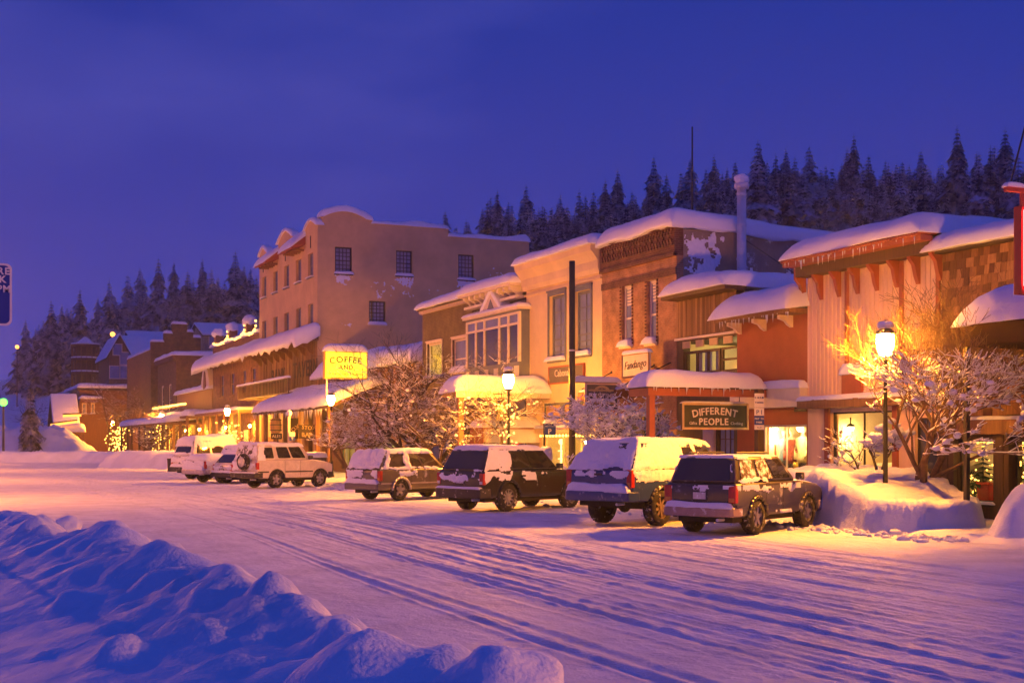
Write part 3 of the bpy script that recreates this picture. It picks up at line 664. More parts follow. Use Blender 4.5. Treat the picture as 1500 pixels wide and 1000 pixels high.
def shell(parent, x0, x1, y0, y1, z0, z1, mat, front=False):
    "side and back walls and the roof deck"
    m = MB()
    for y in (y0, y1): m.add([(x0, y, z0), (x1, y, z0), (x1, y, z1), (x0, y, z1)], [(0, 1, 2, 3)])
    m.add([(x1, y0, z0), (x1, y1, z0), (x1, y1, z1), (x1, y0, z1)], [(0, 1, 2, 3)])
    if front: m.add([(x0, y0, z0), (x0, y1, z0), (x0, y1, z1), (x0, y0, z1)], [(0, 1, 2, 3)])
    m.build('side_wall', mat, parent, fix=False)
    MB().box(x0 + .02, x1 - .02, y0 + .02, y1 - .02, z1 - .35, z1 - .1).build('roof', ROOFD, parent)
def bulbs(name, pts, r, parent=None, mat=None, wire=True):
    m = MB()
    for p in pts: m.ball(p, r, 6, 4)
    o = m.build('bulbs', mat or BULB, parent, True, kind='stuff', fix=False)
    if wire:
        w = MB()
        for p, q in zip(pts[:-1], pts[1:]): w.tube(Vector(p) + Vector((0, 0, r)), Vector(q) + Vector((0, 0, r)), .008, .008, 4)
        w.build('wire', DARKM, parent)
    return o
def string_lights(label, pts, r=.05, mat=None):
    t = thing('string_lights', label, 'string lights', pts[0]); bulbs('bulbs', pts, r, t, mat); return t
def line(p, q, n, sag=0.0, jit=0.0, seed=0):
    g = random.Random(seed); p = Vector(p); q = Vector(q)
    return [tuple(p.lerp(q, k / (n - 1)) + Vector((0, 0, -sag * 4 * (k / (n - 1)) * (1 - k / (n - 1)))) + Vector((g.uniform(-jit, jit), g.uniform(-jit, jit), g.uniform(-jit, jit)))) for k in range(n)]
FR = Face('F', 24.0)

# ================================================================ shingle-fronted Christmas shop at the right edge
y0, y1 = 16.0, fy(1380); H = 6.95
b = thing('shop_building', 'shingle-clad shop with dark pillars and Christmas window displays at the right edge', 'building', (24, y0, 0))
zt = fz(1480, 636); zl = fz(1480, 614)
h1 = (fy(1460), fy(1404), .55, zt - .12); h2 = (fy(1560), fy(1484), .55, zt - .12)
hd = (fy(1372), fy(1340), .8, 2.75)
wall('front_wall', FR, y0, y1, 0, zt, DWOOD, b, [h1, h2], t=.3)
wall('upper_wall', FR, y0, y1, zt, H, DWOOD, b, [], t=.3)
shell(b, 24.28, 38, y0, y1, 0, H, WOOD)
MB().box(23.72, 24, y0, y1, zt, zl).build('lintel', WOODP[2], b, bevel=.02)
snow_slab('lintel_snow', b, 23.76, 24, y0, y1, zl, .10, 3, over=.03)
for a, w_ in ((fy(1403), fy(1378) - fy(1403)), (fy(1484), fy(1461) - fy(1484))):
    for k in range(3):
        MB().box(23.86 - .012 * (k % 2), 24.0, a + w_ * k / 3 + .006, a + w_ * (k + 1) / 3 - .006, .15, zt - .005).build('pillar_board', DWOOD, b)
for h in (h1, h2): window(FR, *h, b, BLACK, CLEAR, 1, 1, .06, -.1, rail=False, sill=.05, sill_snow=.04)
rngs = random.Random(5); row = 0; z = zl + .12; shm = []
for k in range(3):
    shm.append(MB().hexa([(-.035, -.5, 0), (0, -.5, 0), (0, .5, 0), (-.035, .5, 0), (-.012, -.5, 1), (0, -.5, 1), (0, .5, 1), (-.012, .5, 1)]).mesh('shingle')); shm[-1].materials.append(SHING[k])
while z < H - .12:
    y = fy(1500) - .25 + rngs.uniform(-.1, 0)
    while y < y1 - .05:
        w_ = min(rngs.uniform(.16, .34), y1 - y - .005)
        o = bpy.data.objects.new('shingle', shm[rngs.randrange(3)]); COL.objects.link(o); o.parent = b
        o.location = Vector((23.998, y + w_ / 2, z + rngs.uniform(-.025, .01))) - WL[b.name]; o.scale = (1 + rngs.random() * .5, w_ - .014, .30); y += w_
    z += .235; row += 1
MB().box(23.7, 24.3, y0, y1, H, H + .08).build('roof_edge', ROOFD, b)
snow_slab('roof_snow', b, 23.6, 33, y0, y1 + .1, H + .08, .5, 11, over=.12, gx=.02, lump=.18)
room(b, 24.3, 26.2, 17.5, fy(1398), .45, zt - .05, [(25.0, fy(1425, 25), 2.4), (25.0, fy(1520, 25), 2.4)], 26)
for k in range(9): MB().box(26.02, 26.16, 17.6, fy(1399), .75 + .22 * k, .78 + .22 * k).build('shelf_board', WOODP[2], b)
string_lights('garland of warm bulbs around the Christmas shop window beside the black canopy post', line((24.2, h1[1] - .1, .62), (24.2, h1[1] - .1, h1[3] - .05), 15, 0, .03, 1) + line((24.2, h1[1] - .15, h1[3] - .06), (24.2, h1[0] + .1, h1[3] - .06), 11, 0, .03, 2), .032)
string_lights('string of warm bulbs in the shop window cut by the right picture edge', line((24.22, h2[1] - .08, .7), (24.22, h2[1] - .08, h2[3]), 12, 0, .05, 5) + line((24.22, h2[1] - .1, h2[3] - .08), (24.22, h2[0], h2[3] - .08), 12, 0, .05, 4), .03)
def xmas_tree(loc, h, label):
    t = thing('christmas_tree', label, 'Christmas tree', loc); g = random.Random(int(loc[1] * 10)); m = MB(); L = MB()
    for k in range(9):
        u = k / 8; r = h * .36 * (1 - u) + .03
        for j in range(12):
            a = g.uniform(0, 6.28); e = Vector((loc[0] + r * math.cos(a), loc[1] + r * math.sin(a), loc[2] + h * (.12 + .82 * u) - .12 * r)); c = Vector((loc[0], loc[1], loc[2] + h * (.16 + .84 * u)))
            s = Vector((-math.sin(a), math.cos(a), 0)) * r * .3; m.add([c, e + s, e - s], [(0, 1, 2)])
            if j < 3: L.ball(e, .024, 5, 4)
    m.build('foliage', MATS['wreath_green'], t); L.build('bulbs', BULB, t, True, kind='stuff')
    MB().tube((loc[0], loc[1], loc[2]), (loc[0], loc[1], loc[2] + h * .9), .02, .01, 6).build('trunk', BARK, t)
pmat('wreath_green', (.035, .075, .03), .8, .4, 9, 0); pmat('gift_red', (.55, .03, .02), .4, .15, 5, 0)
xmas_tree((24.75, fy(1440, 24.75), .9), 1.15, 'small lit Christmas tree in the shop window beside the black canopy post')
xmas_tree((24.9, fy(1496, 24.9), .5), 1.5, 'lit Christmas tree in the window at the right picture edge')
gb = thing('gift_box', 'glossy red gift box on the floor of the Christmas shop window', 'gift box', (24.62, fy(1449, 24.62), .56))
MB().box(24.45, 24.8, fy(1456, 24.62), fy(1438, 24.62), .56, .98).build('box', MATS['gift_red'], gb, bevel=.03); MB().box(24.43, 24.82, fy(1457, 24.62), fy(1437, 24.62), .98, 1.05).build('lid', MATS['gift_red'], gb, bevel=.02)
w = thing('wreath', 'green wreath with bulbs leaning in the Christmas shop window', 'wreath', (24.5, fy(1424, 24.5), .95))
m = MB(); L = MB(); g = random.Random(3)
for k in range(90):
    a = g.uniform(0, 6.28); r = .22 + g.gauss(0, .05); c = Vector((24.5 + g.gauss(0, .04), fy(1424, 24.5) + r * math.cos(a), .95 + r * math.sin(a))); m.add([c, c + Vector((g.gauss(0, .05), g.gauss(0, .08), g.gauss(0, .08))), c + Vector((g.gauss(0, .05), g.gauss(0, .08), g.gauss(0, .08)))], [(0, 1, 2)])
    if k % 6 == 0: L.ball(c, .026, 5, 4)
m.build('foliage', MATS['wreath_green'], w); L.build('bulbs', BULB, w, True, kind='stuff')
for k, px in enumerate((1427, 1433)):
    cd = thing('candle', ('taller' if k else 'shorter') + ' cream candle behind the wreath in the Christmas shop window', 'candle', (25.0, fy(px, 25.0), 1.3)); MB().tube((25.0, fy(px, 25.0), 1.2), (25.0, fy(px, 25.0), 1.75 + .12 * k), .035, .032, 8).build('wax', SCREAM, cd); MB().lathe([(.07, 0), (.07, .05), (.04, .08)], (25, fy(px, 25.0), 1.14), 10).build('holder', MATS['gift_red'], cd)

# canopy and post at the right edge, red blade sign
c = thing('shop_canopy', 'dark canopy thick with red-lit snow at the right edge', 'canopy', (21.2, 18, 4))
ye = fy(1412, 21.3); z0 = 4.22; z1 = 4.70
MB().box(21.2, 23.7, 8, ye, z0, z1).build('fascia', pmat('maroon_fascia', (.045, .014, .014), .8, .3, 4, .1, 20, spec=.1), c, bevel=.02)
snow_slab('canopy_snow', c, 21.1, 23.75, 8, ye, z1, .72, 21, over=.1, gx=.05)
p = thing('canopy_post', 'slim black post carrying the canopy at the right edge', 'post', (21.35, fy(1416, 21.35), .1))
MB().box(21.30, 21.40, fy(1416, 21.35) - .05, fy(1416, 21.35) + .05, .05, z0).build('shaft', DARKM, p); MB().box(21.24, 21.46, fy(1416, 21.35) - .11, fy(1416, 21.35) + .11, .05, .12).build('foot', DARKM, p)
s = thing('blade_sign', 'tall red neon-edged vertical sign cut by the right picture edge', 'sign', (22.4, 17.5, 5))
yb = 19.0; xb = sx(1497, yb)
zq = sz(1497, 300, yb); MB().box(xb, xb + 1.0, yb, yb + .22, 4.95, zq).build('panel', pmat('red_sign_paint', (.35, .02, .02), .5, .2, 4, 0), s, bevel=.02)
MB().tube((xb + .03, yb - .04, 5.1), (xb + .03, yb - .04, zq - .1), .018, .018, 8).build('neon_tube', REDN, s)
MB().box(xb - .35, xb + .1, yb + .02, yb + .12, zq + .25, zq + .36).build('bracket', pmat('red_bracket', (.4, .05, .03), .5, .2, 4, 0), s); MB().box(xb + .04, xb + .14, yb + .04, yb + .1, zq, zq + .3).build('bracket', MATS['red_bracket'], s); snow_slab('sign_snow', s, xb - .36, xb + .1, yb + .0, yb + .14, zq + .36, .07, 4, over=.01)
MB().tube((xb - .25, yb + .06, zq + .36), (xb + .35, yb + .06, zq + 2.2), .02, .02, 5).build('stay_wire', DARKM, s)

# ================================================================ pink board-and-batten shop
y0, y1 = fy(1380) + .01, fy(1183); H = 7.0
b = thing('shop_building', 'pink board-and-batten shop with red-brown brackets under a snowy false front', 'building', (24, y0, 0))
z2 = fz(1290, 595); hw = (fy(1308), fy(1217), .75, z2 - .12); hw2 = (fy(1376), fy(1340), .75, 2.72)
wall('front_wall', FR, y0, y1, 0, H, PINK, b, [hw, hw2]); shell(b, 24.28, 38, y0, y1, 0, H, PINK)
n = 30
for k in range(n + 1):
    y = y0 + .05 + (y1 - y0 - .1) * k / n; MB().box(23.972, 24, y - .02, y + .02, z2 + .32, H - .02).build('batten', PINK, b)
for k in range(3):
    y = (fy(1242), fy(1322), fy(1380) + .1)[k]; MB().box(23.93, 24, y - .06, y + .06, z2 + .32, H - .02).build('trim_board', REDP, b)
MB().box(23.55, 23.998, y0, y1, H, H + .30).build('soffit', DWOOD, b); MB().box(23.2, 23.6, y0 - .1, y1 + .15, H + .29, H + .42).build('cornice', REDP, b)
corbels(Face('F', 23.97), fy(1396), fy(1168), 8, H + .28, 1.0, .36, .13, b, REDP)
m = MB(); m.add([(23.15, y0 - .1, H + .42), (23.15, y1 + .15, H + .42), (24.4, y1 + .15, H + .58), (24.4, y0 - .1, H + .58)], [(0, 1, 2, 3)])
for k in range(58):
    y = y0 - .05 + (y1 - y0 + .15) * k / 57; m.tube((23.12, y, H + .44), (24.4, y, H + .60), .05, .05, 6)
m.build('tile_edge', REDP, b, True)
icicles(b, (23.16, y0, H + .4), (23.16, y1, H + .4), 40, 3)
snow_slab('roof_snow', b, 23.18, 34, y0 - .1, y1 + .12, H + .52, .58, 31, over=.06, gx=.012, lump=.14)
MB().box(23.6, 24, y0, y1, z2, z2 + .26).build('lintel', WOODP[0], b, bevel=.015); snow_slab('lintel_snow', b, 23.62, 24, y0, y1, z2 + .26, .12, 6, over=.03)
for y in (hw[1] + .12, hw[0] - .14): MB().box(23.93, 24, y - .1, y + .1, .15, z2 - .003).build('trim_board', REDP, b)
window(FR, *hw, b, BLACK, CLEAR, 2, 1, .05, -.12, rail=False, sill=.05, sill_snow=.06); window(FR, *hw2, b, BLACK, GLASS, 1, 1, .06, -.12, rail=True, sill_snow=.14, split=.3)
MB().box(23.9, 24, fy(1265), fy(1237), fz(1250, 582), fz(1250, 547)).build('sign_board', REDP, b); snow_slab('board_snow', b, 23.85, 24, fy(1266), fy(1236), fz(1250, 547), .3, 8, over=.03)
room(b, 24.3, 28.2, fy(1335), y1 - .1, .5, z2 - .02, [(25.3, fy(1246, 25.3), 2.5), (26.6, fy(1254, 26.6), 2.45)], 45)
MB().box(28.02, 28.18, fy(1242, 28), y1 - .15, .52, 2.3).build('brick_panel', RBRICK, b); MB().box(26.5, 27.2, fy(1320, 26.5), fy(1238, 26.5), .5, 1.45).build('counter', WHITE, b, bevel=.02); MB().box(27.6, 27.9, fy(1316, 27.6), fy(1245, 27.6), 1.72, 1.8).build('shelf', DWOOD, b); MB().box(27.5, 27.9, fy(1316, 27.6), fy(1285, 27.6), .5, 1.5).build('cabinet', RBRICK, b)

# ================================================================ red stucco clothing shop with the wood-fronted bay
y0, y1 = fy(1184) + .02, fy(1080); yb0, yb1 = y1, fy(992); H = 5.95
b = thing('shop_building', 'low red stucco clothing shop with timber-clad upper bay and deep roof snow', 'building', (24, y0, 0))
z2 = fz(1150, 612); zw = fz(1150, 622); hw = (y0 + .06, fy(1116), .95, zw); hb = (fy(1080) + .02, fy(1001), fz(1040, 546), fz(1040, 497))
wall('front_wall', FR, y0, y1, 0, H, REDS, b, [hw]); wall('bay_wall', FR, yb0 + .005, yb1, 0, 7.05, DWOOD, b, [hb, (fy(1075), fy(1050), .5, 2.75)])
shell(b, 24.28, 36, y0, yb1, 0, 5.9, GREYW); room(b, 24.3, 26.5, y0 + .05, fy(1112), .6, zw + .05, [(24.5, fy(1172, 24.5), 2.5), (24.5, fy(1135, 24.5), 2.5)], 30, col=(1, .68, .26))
room(b, 24.3, 27.5, yb0 + .1, yb1 - .1, hb[2] - .7, hb[3] + .3, [(25.6, (yb0 + yb1) / 2, hb[3] - .1)], 30, col=(1, .75, .25))
window(FR, *hw, b, WHITE, CLEAR, 2, 1, .06, -.1, rail=False, sill=.06)
MB().box(23.7, 24, y0, y1, z2 + .32, fz(1150, 578) + .2).build('ledge', WHITE, b, bevel=.02); snow_slab('ledge_snow', b, 23.68, 24, y0, y1, fz(1150, 578) + .2, .22, 7, over=.04)
for k in range(9): MB().box(23.955, 23.99, fy(1182), fy(1165), 3.0 + k * .085, 3.06 + k * .085).build('vent_slat', BLACK, b)
MB().box(23.3, 24.3, y0 - .02, y1 + .3, H, H + .14).build('eave', WOODP[0], b); corbels(Face('F', 24), y0 + .1, y1 + .5, 3, H - .002, .36, .5, .12, b, SCREAM)
icicles(b, (23.28, y0, H + .02), (23.28, y1, H + .02), 26, 5)
snow_slab('roof_snow', b, 23.2, 29.5, y0, y1 + .4, H + .14, .72, 41, over=.08, gx=.13, lump=.25)
# bay: planks, fascia, mullions
n = 27; zp0, zp1 = fz(1040, 489), 7.02; plk = []
for k in range(3): plk.append(MB().box(-.03, 0, -.5, .5, 0, 1).mesh('plank')); plk[-1].materials.append(WOODP[k])
g = random.Random(8)
for k in range(n):
    w_ = (yb1 - yb0) / n; o = bpy.data.objects.new('plank', plk[g.randrange(3)]); COL.objects.link(o); o.parent = b
    o.location = Vector((23.998 - g.random() * .012, yb0 + w_ * (k + .5), zp0 + g.uniform(0, .03))) - WL[b.name]; o.scale = (1, w_ - .012, zp1 - zp0 - g.uniform(0, .02))
MB().box(23.35, 24.2, yb0 - .25, yb1 + .05, 7.05, 7.2).build('bay_eave', DWOOD, b); snow_slab('bay_snow', b, 23.25, 28.5, yb0 - .25, yb1 - .02, 7.2, .55, 43, over=.06, gx=-.02, lump=.3)
MB().box(23.88, 24, yb0, yb1, zp0 - .1, zp0 - .02).build('bay_trim', WHITE, b)
for k in range(4): MB().box(23.93, 23.97, hb[0] + .2 + k * .86, hb[0] + .7 + k * .86, zp0 - .4, zp0 - .16).build('transom_panel', LETC, b)
window(FR, hb[0], hb[0] + (hb[1] - hb[0]) * .3, hb[2], zp0 - .5, b, DWOOD, CLEAR, 1, 1, .07, -.08, sill=0)
window(FR, hb[0] + (hb[1] - hb[0]) * .33, hb[1], hb[2], zp0 - .5, b, DWOOD, CLEAR, 3, 1, .09, -.08, rail=False, sill=0, mw=.1)
pmat('lace_curtain', (.45, .45, .5), .9, .2, 8, 0)
for q in (.42, .62, .80): MB().box(24.35, 24.38, hb[0] + (hb[1] - hb[0]) * q, hb[0] + (hb[1] - hb[0]) * (q + .12), hb[2] + .02, zp0 - .55).build('curtain', MATS['lace_curtain'], b)
window(FR, fy(1075), fy(1050), .5, 2.75, b, DWOOD, GLASSB, 3, 2, .06, -.1, sill=0); MB().box(23.9, 24, fy(1050) + .05, fy(1033), .15, 2.9).build('door_panel', PINK, b)
# mannequins and goods in the clothing window
def mannequin(label, y, x, z, h, cm, legs):
    t = thing('mannequin', label, 'mannequin', (x, y, z)); s = h / 1.75
    MB().lathe([(.085 * s, 1.32 * s), (.17 * s, 1.36 * s), (.175 * s, 1.42 * s), (.05 * s, 1.5 * s), (.045 * s, 1.56 * s), (.085 * s, 1.62 * s), (.09 * s, 1.7 * s), (.05 * s, 1.78 * s)], (x, y, z), 12).build('head_and_neck', SCREAM, t, True)
    m = MB().lathe([(.16 * s, .72 * s), (.19 * s, .85 * s), (.145 * s, 1.05 * s), (.20 * s, 1.28 * s), (.205 * s, 1.40 * s), (.08 * s, 1.46 * s)], (x, y, z), 12)
    for e in (-1, 1): m.tube((x, y + e * .2 * s, z + 1.4 * s), (x - .05, y + e * .27 * s, z + 1.08 * s), .06 * s, .05 * s, 8); m.tube((x - .05, y + e * .27 * s, z + 1.08 * s), (x - .12, y + e * .22 * s, z + .82 * s), .05 * s, .04 * s, 8)
    m.build('jacket', cm, t, True); m = MB()
    for e in (-1, 1): m.tube((x, y + e * .08 * s, z + .8 * s), (x, y + e * .1 * s, z + .05), .085 * s, .06 * s, 8)
    m.build('trousers', legs, t, True)
bl = pmat('blue_jacket', (.18, .26, .34), .8, .3, 10, 0); yl = pmat('cream_fleece', (.62, .50, .25), .9, .25, 10, 0); rd = pmat('striped_red_knit', (.40, .09, .06), .9, .5, 14, 0); gy = pmat('grey_trousers', (.10, .10, .11), .8, .2, 6, 0)
mannequin('mannequin in a blue-grey jacket, leftmost in the clothing shop window', fy(1147, 24.92), 24.95, .62, 1.85, bl, gy); mannequin('mannequin in a red striped knit in the middle of the clothing shop window', fy(1161, 24.92), 24.9, .62, 1.9, rd, gy); mannequin('mannequin in a cream fleece, rightmost in the clothing shop window', fy(1177, 24.92), 24.9, .62, 1.95, yl, pmat('dark_trousers', (.04, .035, .035), .8, .2, 6, 0))
pst = thing('poster', 'square red poster standing in the clothing shop window', 'poster', (24.6, fy(1130, 24.6), 1.4)); MB().box(24.58, 24.61, fy(1137, 24.6), fy(1122, 24.6), 1.35, 2.0).build('sheet', REDP, pst); MB().box(24.56, 24.579, fy(1134, 24.6), fy(1125, 24.6), 1.5, 1.75).build('picture', LETC, pst)
for k, (px, zz) in enumerate(((1160, .75), (1166, 1.05), (1172, .72), (1180, .7), (1152, .7))):
    tb = thing('plush_toy', ('gold', 'yellow hanging', 'cream', 'brown', 'pale')[k] + ' plush toy on the floor of the clothing shop window', 'toy', (24.5, fy(px, 24.5), zz))
    cm = pmat('plush_%d' % k, [(.55, .35, .05), (.7, .5, .06), (.65, .55, .4), (.2, .1, .05), (.6, .55, .5)][k], .95, .2, 12, 0)
    MB().ball((24.5, fy(px, 24.5), zz + .1), .13, 9, 7, (1, 1, 1.1)).build('body', cm, tb, True); m = MB().ball((24.48, fy(px, 24.5), zz + .3), .09, 9, 7); m.ball((24.48, fy(px, 24.5) - .07, zz + .38), .03); m.ball((24.48, fy(px, 24.5) + .07, zz + .38), .03); m.build('head', cm, tb, True)
# porch canopy in front of the timber bay + hanging sign
Yp = 33.7; x0 = sx(956, Yp); zf0 = sz(960, 579, Yp); zf1 = sz(960, 568, Yp)
c = thing('porch_canopy', 'flat timber porch canopy with a thick snow cushion above the dark green hanging sign', 'canopy', (x0, Yp, 0))
MB().box(x0 - .1, x0 + .1, Yp + .02, Yp + .22, .1, zf0).build('post', REDP, c, bevel=.015); 
MB().box(x0 - .15, 23.66, Yp, Yp + .16, zf0, zf1).build('beam', REDP, c); MB().box(x0 - .15, x0 + .02, Yp + .16, 34.9, zf0, zf1).build('beam', REDP, c)
for k in range(2): MB().box(x0 + .06, 23.66, Yp + .35 + .5 * k, Yp + .42 + .5 * k, zf0 + .04, zf1 - .01).build('rafter', WOODP[0], c)
MB().box(x0 - .2, 23.66, Yp - .06, 34.9, zf1, zf1 + .05).build('deck', ROOFD, c)
icicles(c, (x0 - .15, Yp - .07, zf1 + .03), (23.6, Yp - .07, zf1 + .03), 26, 7)
snow_slab('canopy_snow', c, x0 - .2, 23.62, Yp - .05, 34.9, zf1 + .05, .5, 51, over=.06, lump=.16)
s = thing('hanging_sign', 'long dark green hanging shop sign with two arched lines of pale letters', 'sign', (sx(998, Yp), Yp + .3, 3))
a0, a1 = sx(999, Yp + .3), sx(1096, Yp + .3); z0, z1 = sz(1040, 629, Yp + .3), sz(1040, 590, Yp + .3); SF = Face('S', Yp + .3)
MB().box(a0, a1, Yp + .3, Yp + .38, z0, z1).build('board', SGREEN, s); m = MB()
for q in ((a0, a1, z1 - .07, z1), (a0, a1, z0, z0 + .07), (a0, a0 + .06, z0 + .07, z1 - .07), (a1 - .06, a1, z0 + .07, z1 - .07)): SF.box(m, *q, .001, .035)
m.build('frame', LETC, s); am = (a0 + a1) / 2
letters('lettering', 'DIFFERENT', SF, am, (z0 + z1) / 2 + .17, .31, s, LETW, .004, arc=3.4, gap=1.05, bold=.006); letters('lettering', 'PEOPLE', SF, am - .05, z0 + .25, .29, s, LETW, .004, gap=1.05, bold=.006)
letters('lettering', 'Gifts', SF, a0 + .4, z0 + .2, .13, s, LETW, .004); letters('lettering', 'Clothing', SF, a1 - .42, z0 + .2, .13, s, LETW, .004)
for q in (a0 + .3, a1 - .3): MB().tube((q, Yp + .34, z1), (q, Yp + .34, zf0 + .05), .012, .012, 5).build('hanger', DARKM, s)
snow_slab('sign_snow', s, a0, a1, Yp + .29, Yp + .39, z1, .05, 9, over=.015)
# parking signs
def parking_sign(label, x, y, z, h_, panels, w=.30, post=True, topz=None, post_mat=DARKM):
    t = thing('parking_sign', label, 'sign', (x, y, .1))
    if post: MB().box(x - .03, x + .03, y + .01, y + .06, .0, (topz or z + h_) + .05).build('post', post_mat, t)
    F_ = Face('S', y); zz = z + h_
    for (hh, mt, rows) in panels:
        m = MB(); F_.box(m, x - w / 2, x + w / 2, zz - hh + .008, zz, .0, .012); pn = m.build('panel', mt, t)
        for (st, size, fz_, lm) in rows: letters('lettering', st, F_, x, zz - hh * fz_, size, pn, lm, .014)
        zz -= hh
    return t
x = sx(1112, 32.2)
parking_sign('stack of white and blue parking signs on a broad brown post by the timber porch', x, 32.2, sz(1112, 657, 32.2), 0, [], topz=sz(1112, 576, 32.2), post=False)
t = bpy.data.objects['parking_sign']; MB().box(x - .02, x + .20, 32.23, 32.42, 0, sz(1112, 570, 32.2)).build('post', DWOOD, t)
F_ = Face('S', 32.2)
def panel(t, F_, a0, a1, z0, z1, mt, rows):
    m = MB(); F_.box(m, a0, a1, z0, z1, 0, .012); p = m.build('panel', mt, t)
    for (st, size, fz_, lm) in rows: letters('lettering', st, F_, (a0 + a1) / 2, z1 - (z1 - z0) * fz_, size, p, lm, .014)
zz = [sz(1112, q, 32.2) for q in (576, 597, 609, 622, 629)]
panel(t, F_, x - .17, x + .17, zz[1] + .01, zz[0], SWHITE, [('2 HOUR', .09, .3, SBLUE), ('PARKING', .07, .65, SBLUE)])
panel(t, F_, x - .17, x + .17, zz[2] + .01, zz[1], SWHITE, [('P 1', .19, .55, SBLUE)])
panel(t, F_, x - .17, x + .17, zz[3] + .004, zz[2], SBLUE, [('PAY TO', .085, .3, SWHITE), ('PARK', .085, .72, SWHITE)])
panel(t, F_, x - .17, x + .17, zz[4], zz[3], SWHITE, [('<-->', .09, .55, SBLUE)])

# ================================================================ orange brick building
y0, y1 = fy(991), fy(882); H = 9.85; zc = 8.70
b = thing('brick_building', 'two-storey orange brick building with dark patterned brick cornice', 'building', (24, y0, 0))
holes = [(fy(925), fy(911), fz(917, 507), fz(917, 418)), (fy(961), fy(948), fz(955, 503), fz(955, 410))]
wall('front_wall', FR, y0, y1, 0, zc, BRICK, b, holes + [(y0 + .5, y1 - .5, .6, 3.1)])
MB().box(23.92, 24.28, y0, y1, zc, H).build('cornice_wall', DBRICK, b); MB().box(23.955, 24, y0 + .002, y1 - .002, 8.02, 8.28).build('brick_band', DBRICK, b)
g = random.Random(2); cb = MB().box(-.07, 0, -.055, .055, -.05, .05).mesh('brick'); cb.materials.append(DBRICK)
for r_ in range(5):
    n = 26
    for k in range(n):
        if r_ in (2,) and k % 2 == 0: continue
        o = bpy.data.objects.new('brick', cb); COL.objects.link(o); o.parent = b; o.location = Vector((23.92, y0 + .1 + (y1 - y0 - .2) * (k + (.5 if r_ % 2 else .25)) / n, zc + .42 + .125 * r_)) - WL[b.name]
MB().box(23.86, 24, y0, y1, zc - .02, zc + .1).build('string_course', DBRICK, b); MB().box(23.82, 24.1, y0, y1, H - .12, H + .002).build('cornice_cap', DBRICK, b)
for h in holes:
    window(FR, *h, b, WHITE, GLASSB, 1, 1, .10, -.14, sill_snow=.24, split=.46, sill=.08)
    for e in (h[0] - .13, h[1] + .05):
        for k in range(18): MB().box(23.965, 24, e, e + .09, h[2] + .05 + k * (h[3] - h[2]) / 18, h[2] + .12 + k * (h[3] - h[2]) / 18).build('quoin_brick', DBRICK, b)
    for k in range(9): MB().box(24.16, 24.17, h[0] + .13, h[1] - .13, h[2] + 1.55 + k * .12, h[2] + 1.64 + k * .12).build('blind_slat', WHITE, h and b)
wall('side_wall', Face('S', y0), 24.28, 44, 0, H - .2, GREYW, b); MB().box(43.7, 44, y0 + .3, y1, 0, H - .4).build('back_wall', GREYW, b); MB().box(24.28, 43.7, y1 - .25, y1 - .002, 0, H - .3).build('party_wall', BRICK, b)
MB().box(24.3, 43.9, y0 + .3, y1 - .3, H - .6, H - .4).build('roof', ROOFD, b)
snow_slab('roof_snow', b, 23.75, 44, y0 - .12, y1 + .05, H, .62, 61, over=.08, gx=-.055, lump=.2, droop=.25)
SB = Face('S', y0 - .001)
splat('wall_snow', SB, 24.3, 26.0, 7.2, 9.8, b, 5, .22, .12); splat('wall_snow', SB, 26, 38, 7.3, 8.5, b, 8, .05, .06)
for a0_, z_ in ((29.5, 8.0), (33, 7.6), (27.5, 7.9), (36.5, 7.2)): MB().box(a0_, a0_ + 2.6, y0 - .22, y0, z_ - .08, z_).build('wall_ledge', ROOFD, b); snow_slab('ledge_snow', b, a0_, a0_ + 2.6, y0 - .22, y0, z_, .22, int(a0_), over=.05)
ch = MB().tube((26.4, y0 - .5, 6.4), (26.4, y0 - .5, 11.2), .17, .17, 16); fl = thing('flue_pipe', 'shiny steel flue pipe with a snow cap beside the brick side wall', 'chimney pipe', (26.4, y0 - .5, 6.4)); ch.build('pipe', STEEL, fl, True)
m = MB();
for z_ in (7.4, 8.6, 9.8, 10.9): m.tube((26.4, y0 - .5, z_), (26.4, y0 - .5, z_ + .07), .185, .185, 16)
m.build('band', STEEL, fl); MB().lathe([(.26, 11.15), (.27, 11.28), (.24, 11.34), (.05, 11.4)], (26.4, y0 - .5, 0), 14).build('cap', STEEL, fl, True); mesh_obj('cap_snow', clod((26.4, y0 - .5, 11.48), .26, 3, (1, 1, .8)), SNOW, fl)
MB().tube((26.4, y0 - .5, 9.4), (29.5, y0 + .02, 8.1), .02, .02, 5).build('stay', DARKM, fl)
an = thing('antenna_mast', 'thin dark mast rising from the brick building roof', 'mast', (26.5, fy(1014, 26.5) + 2, 9.8)); xm, ym = 27.5, 27.5 / math.tan(AIM + math.atan(264 / FPX)); MB().tube((xm, ym, 9.5), (xm, ym, sz(1014, 186, ym)), .05, .03, 6).build('pole', DARKM, an); MB().lathe([(.12, 9.5), (.12, 9.9), (.06, 9.95)], (xm, ym, 0), 8).build('socket', DARKM, an)
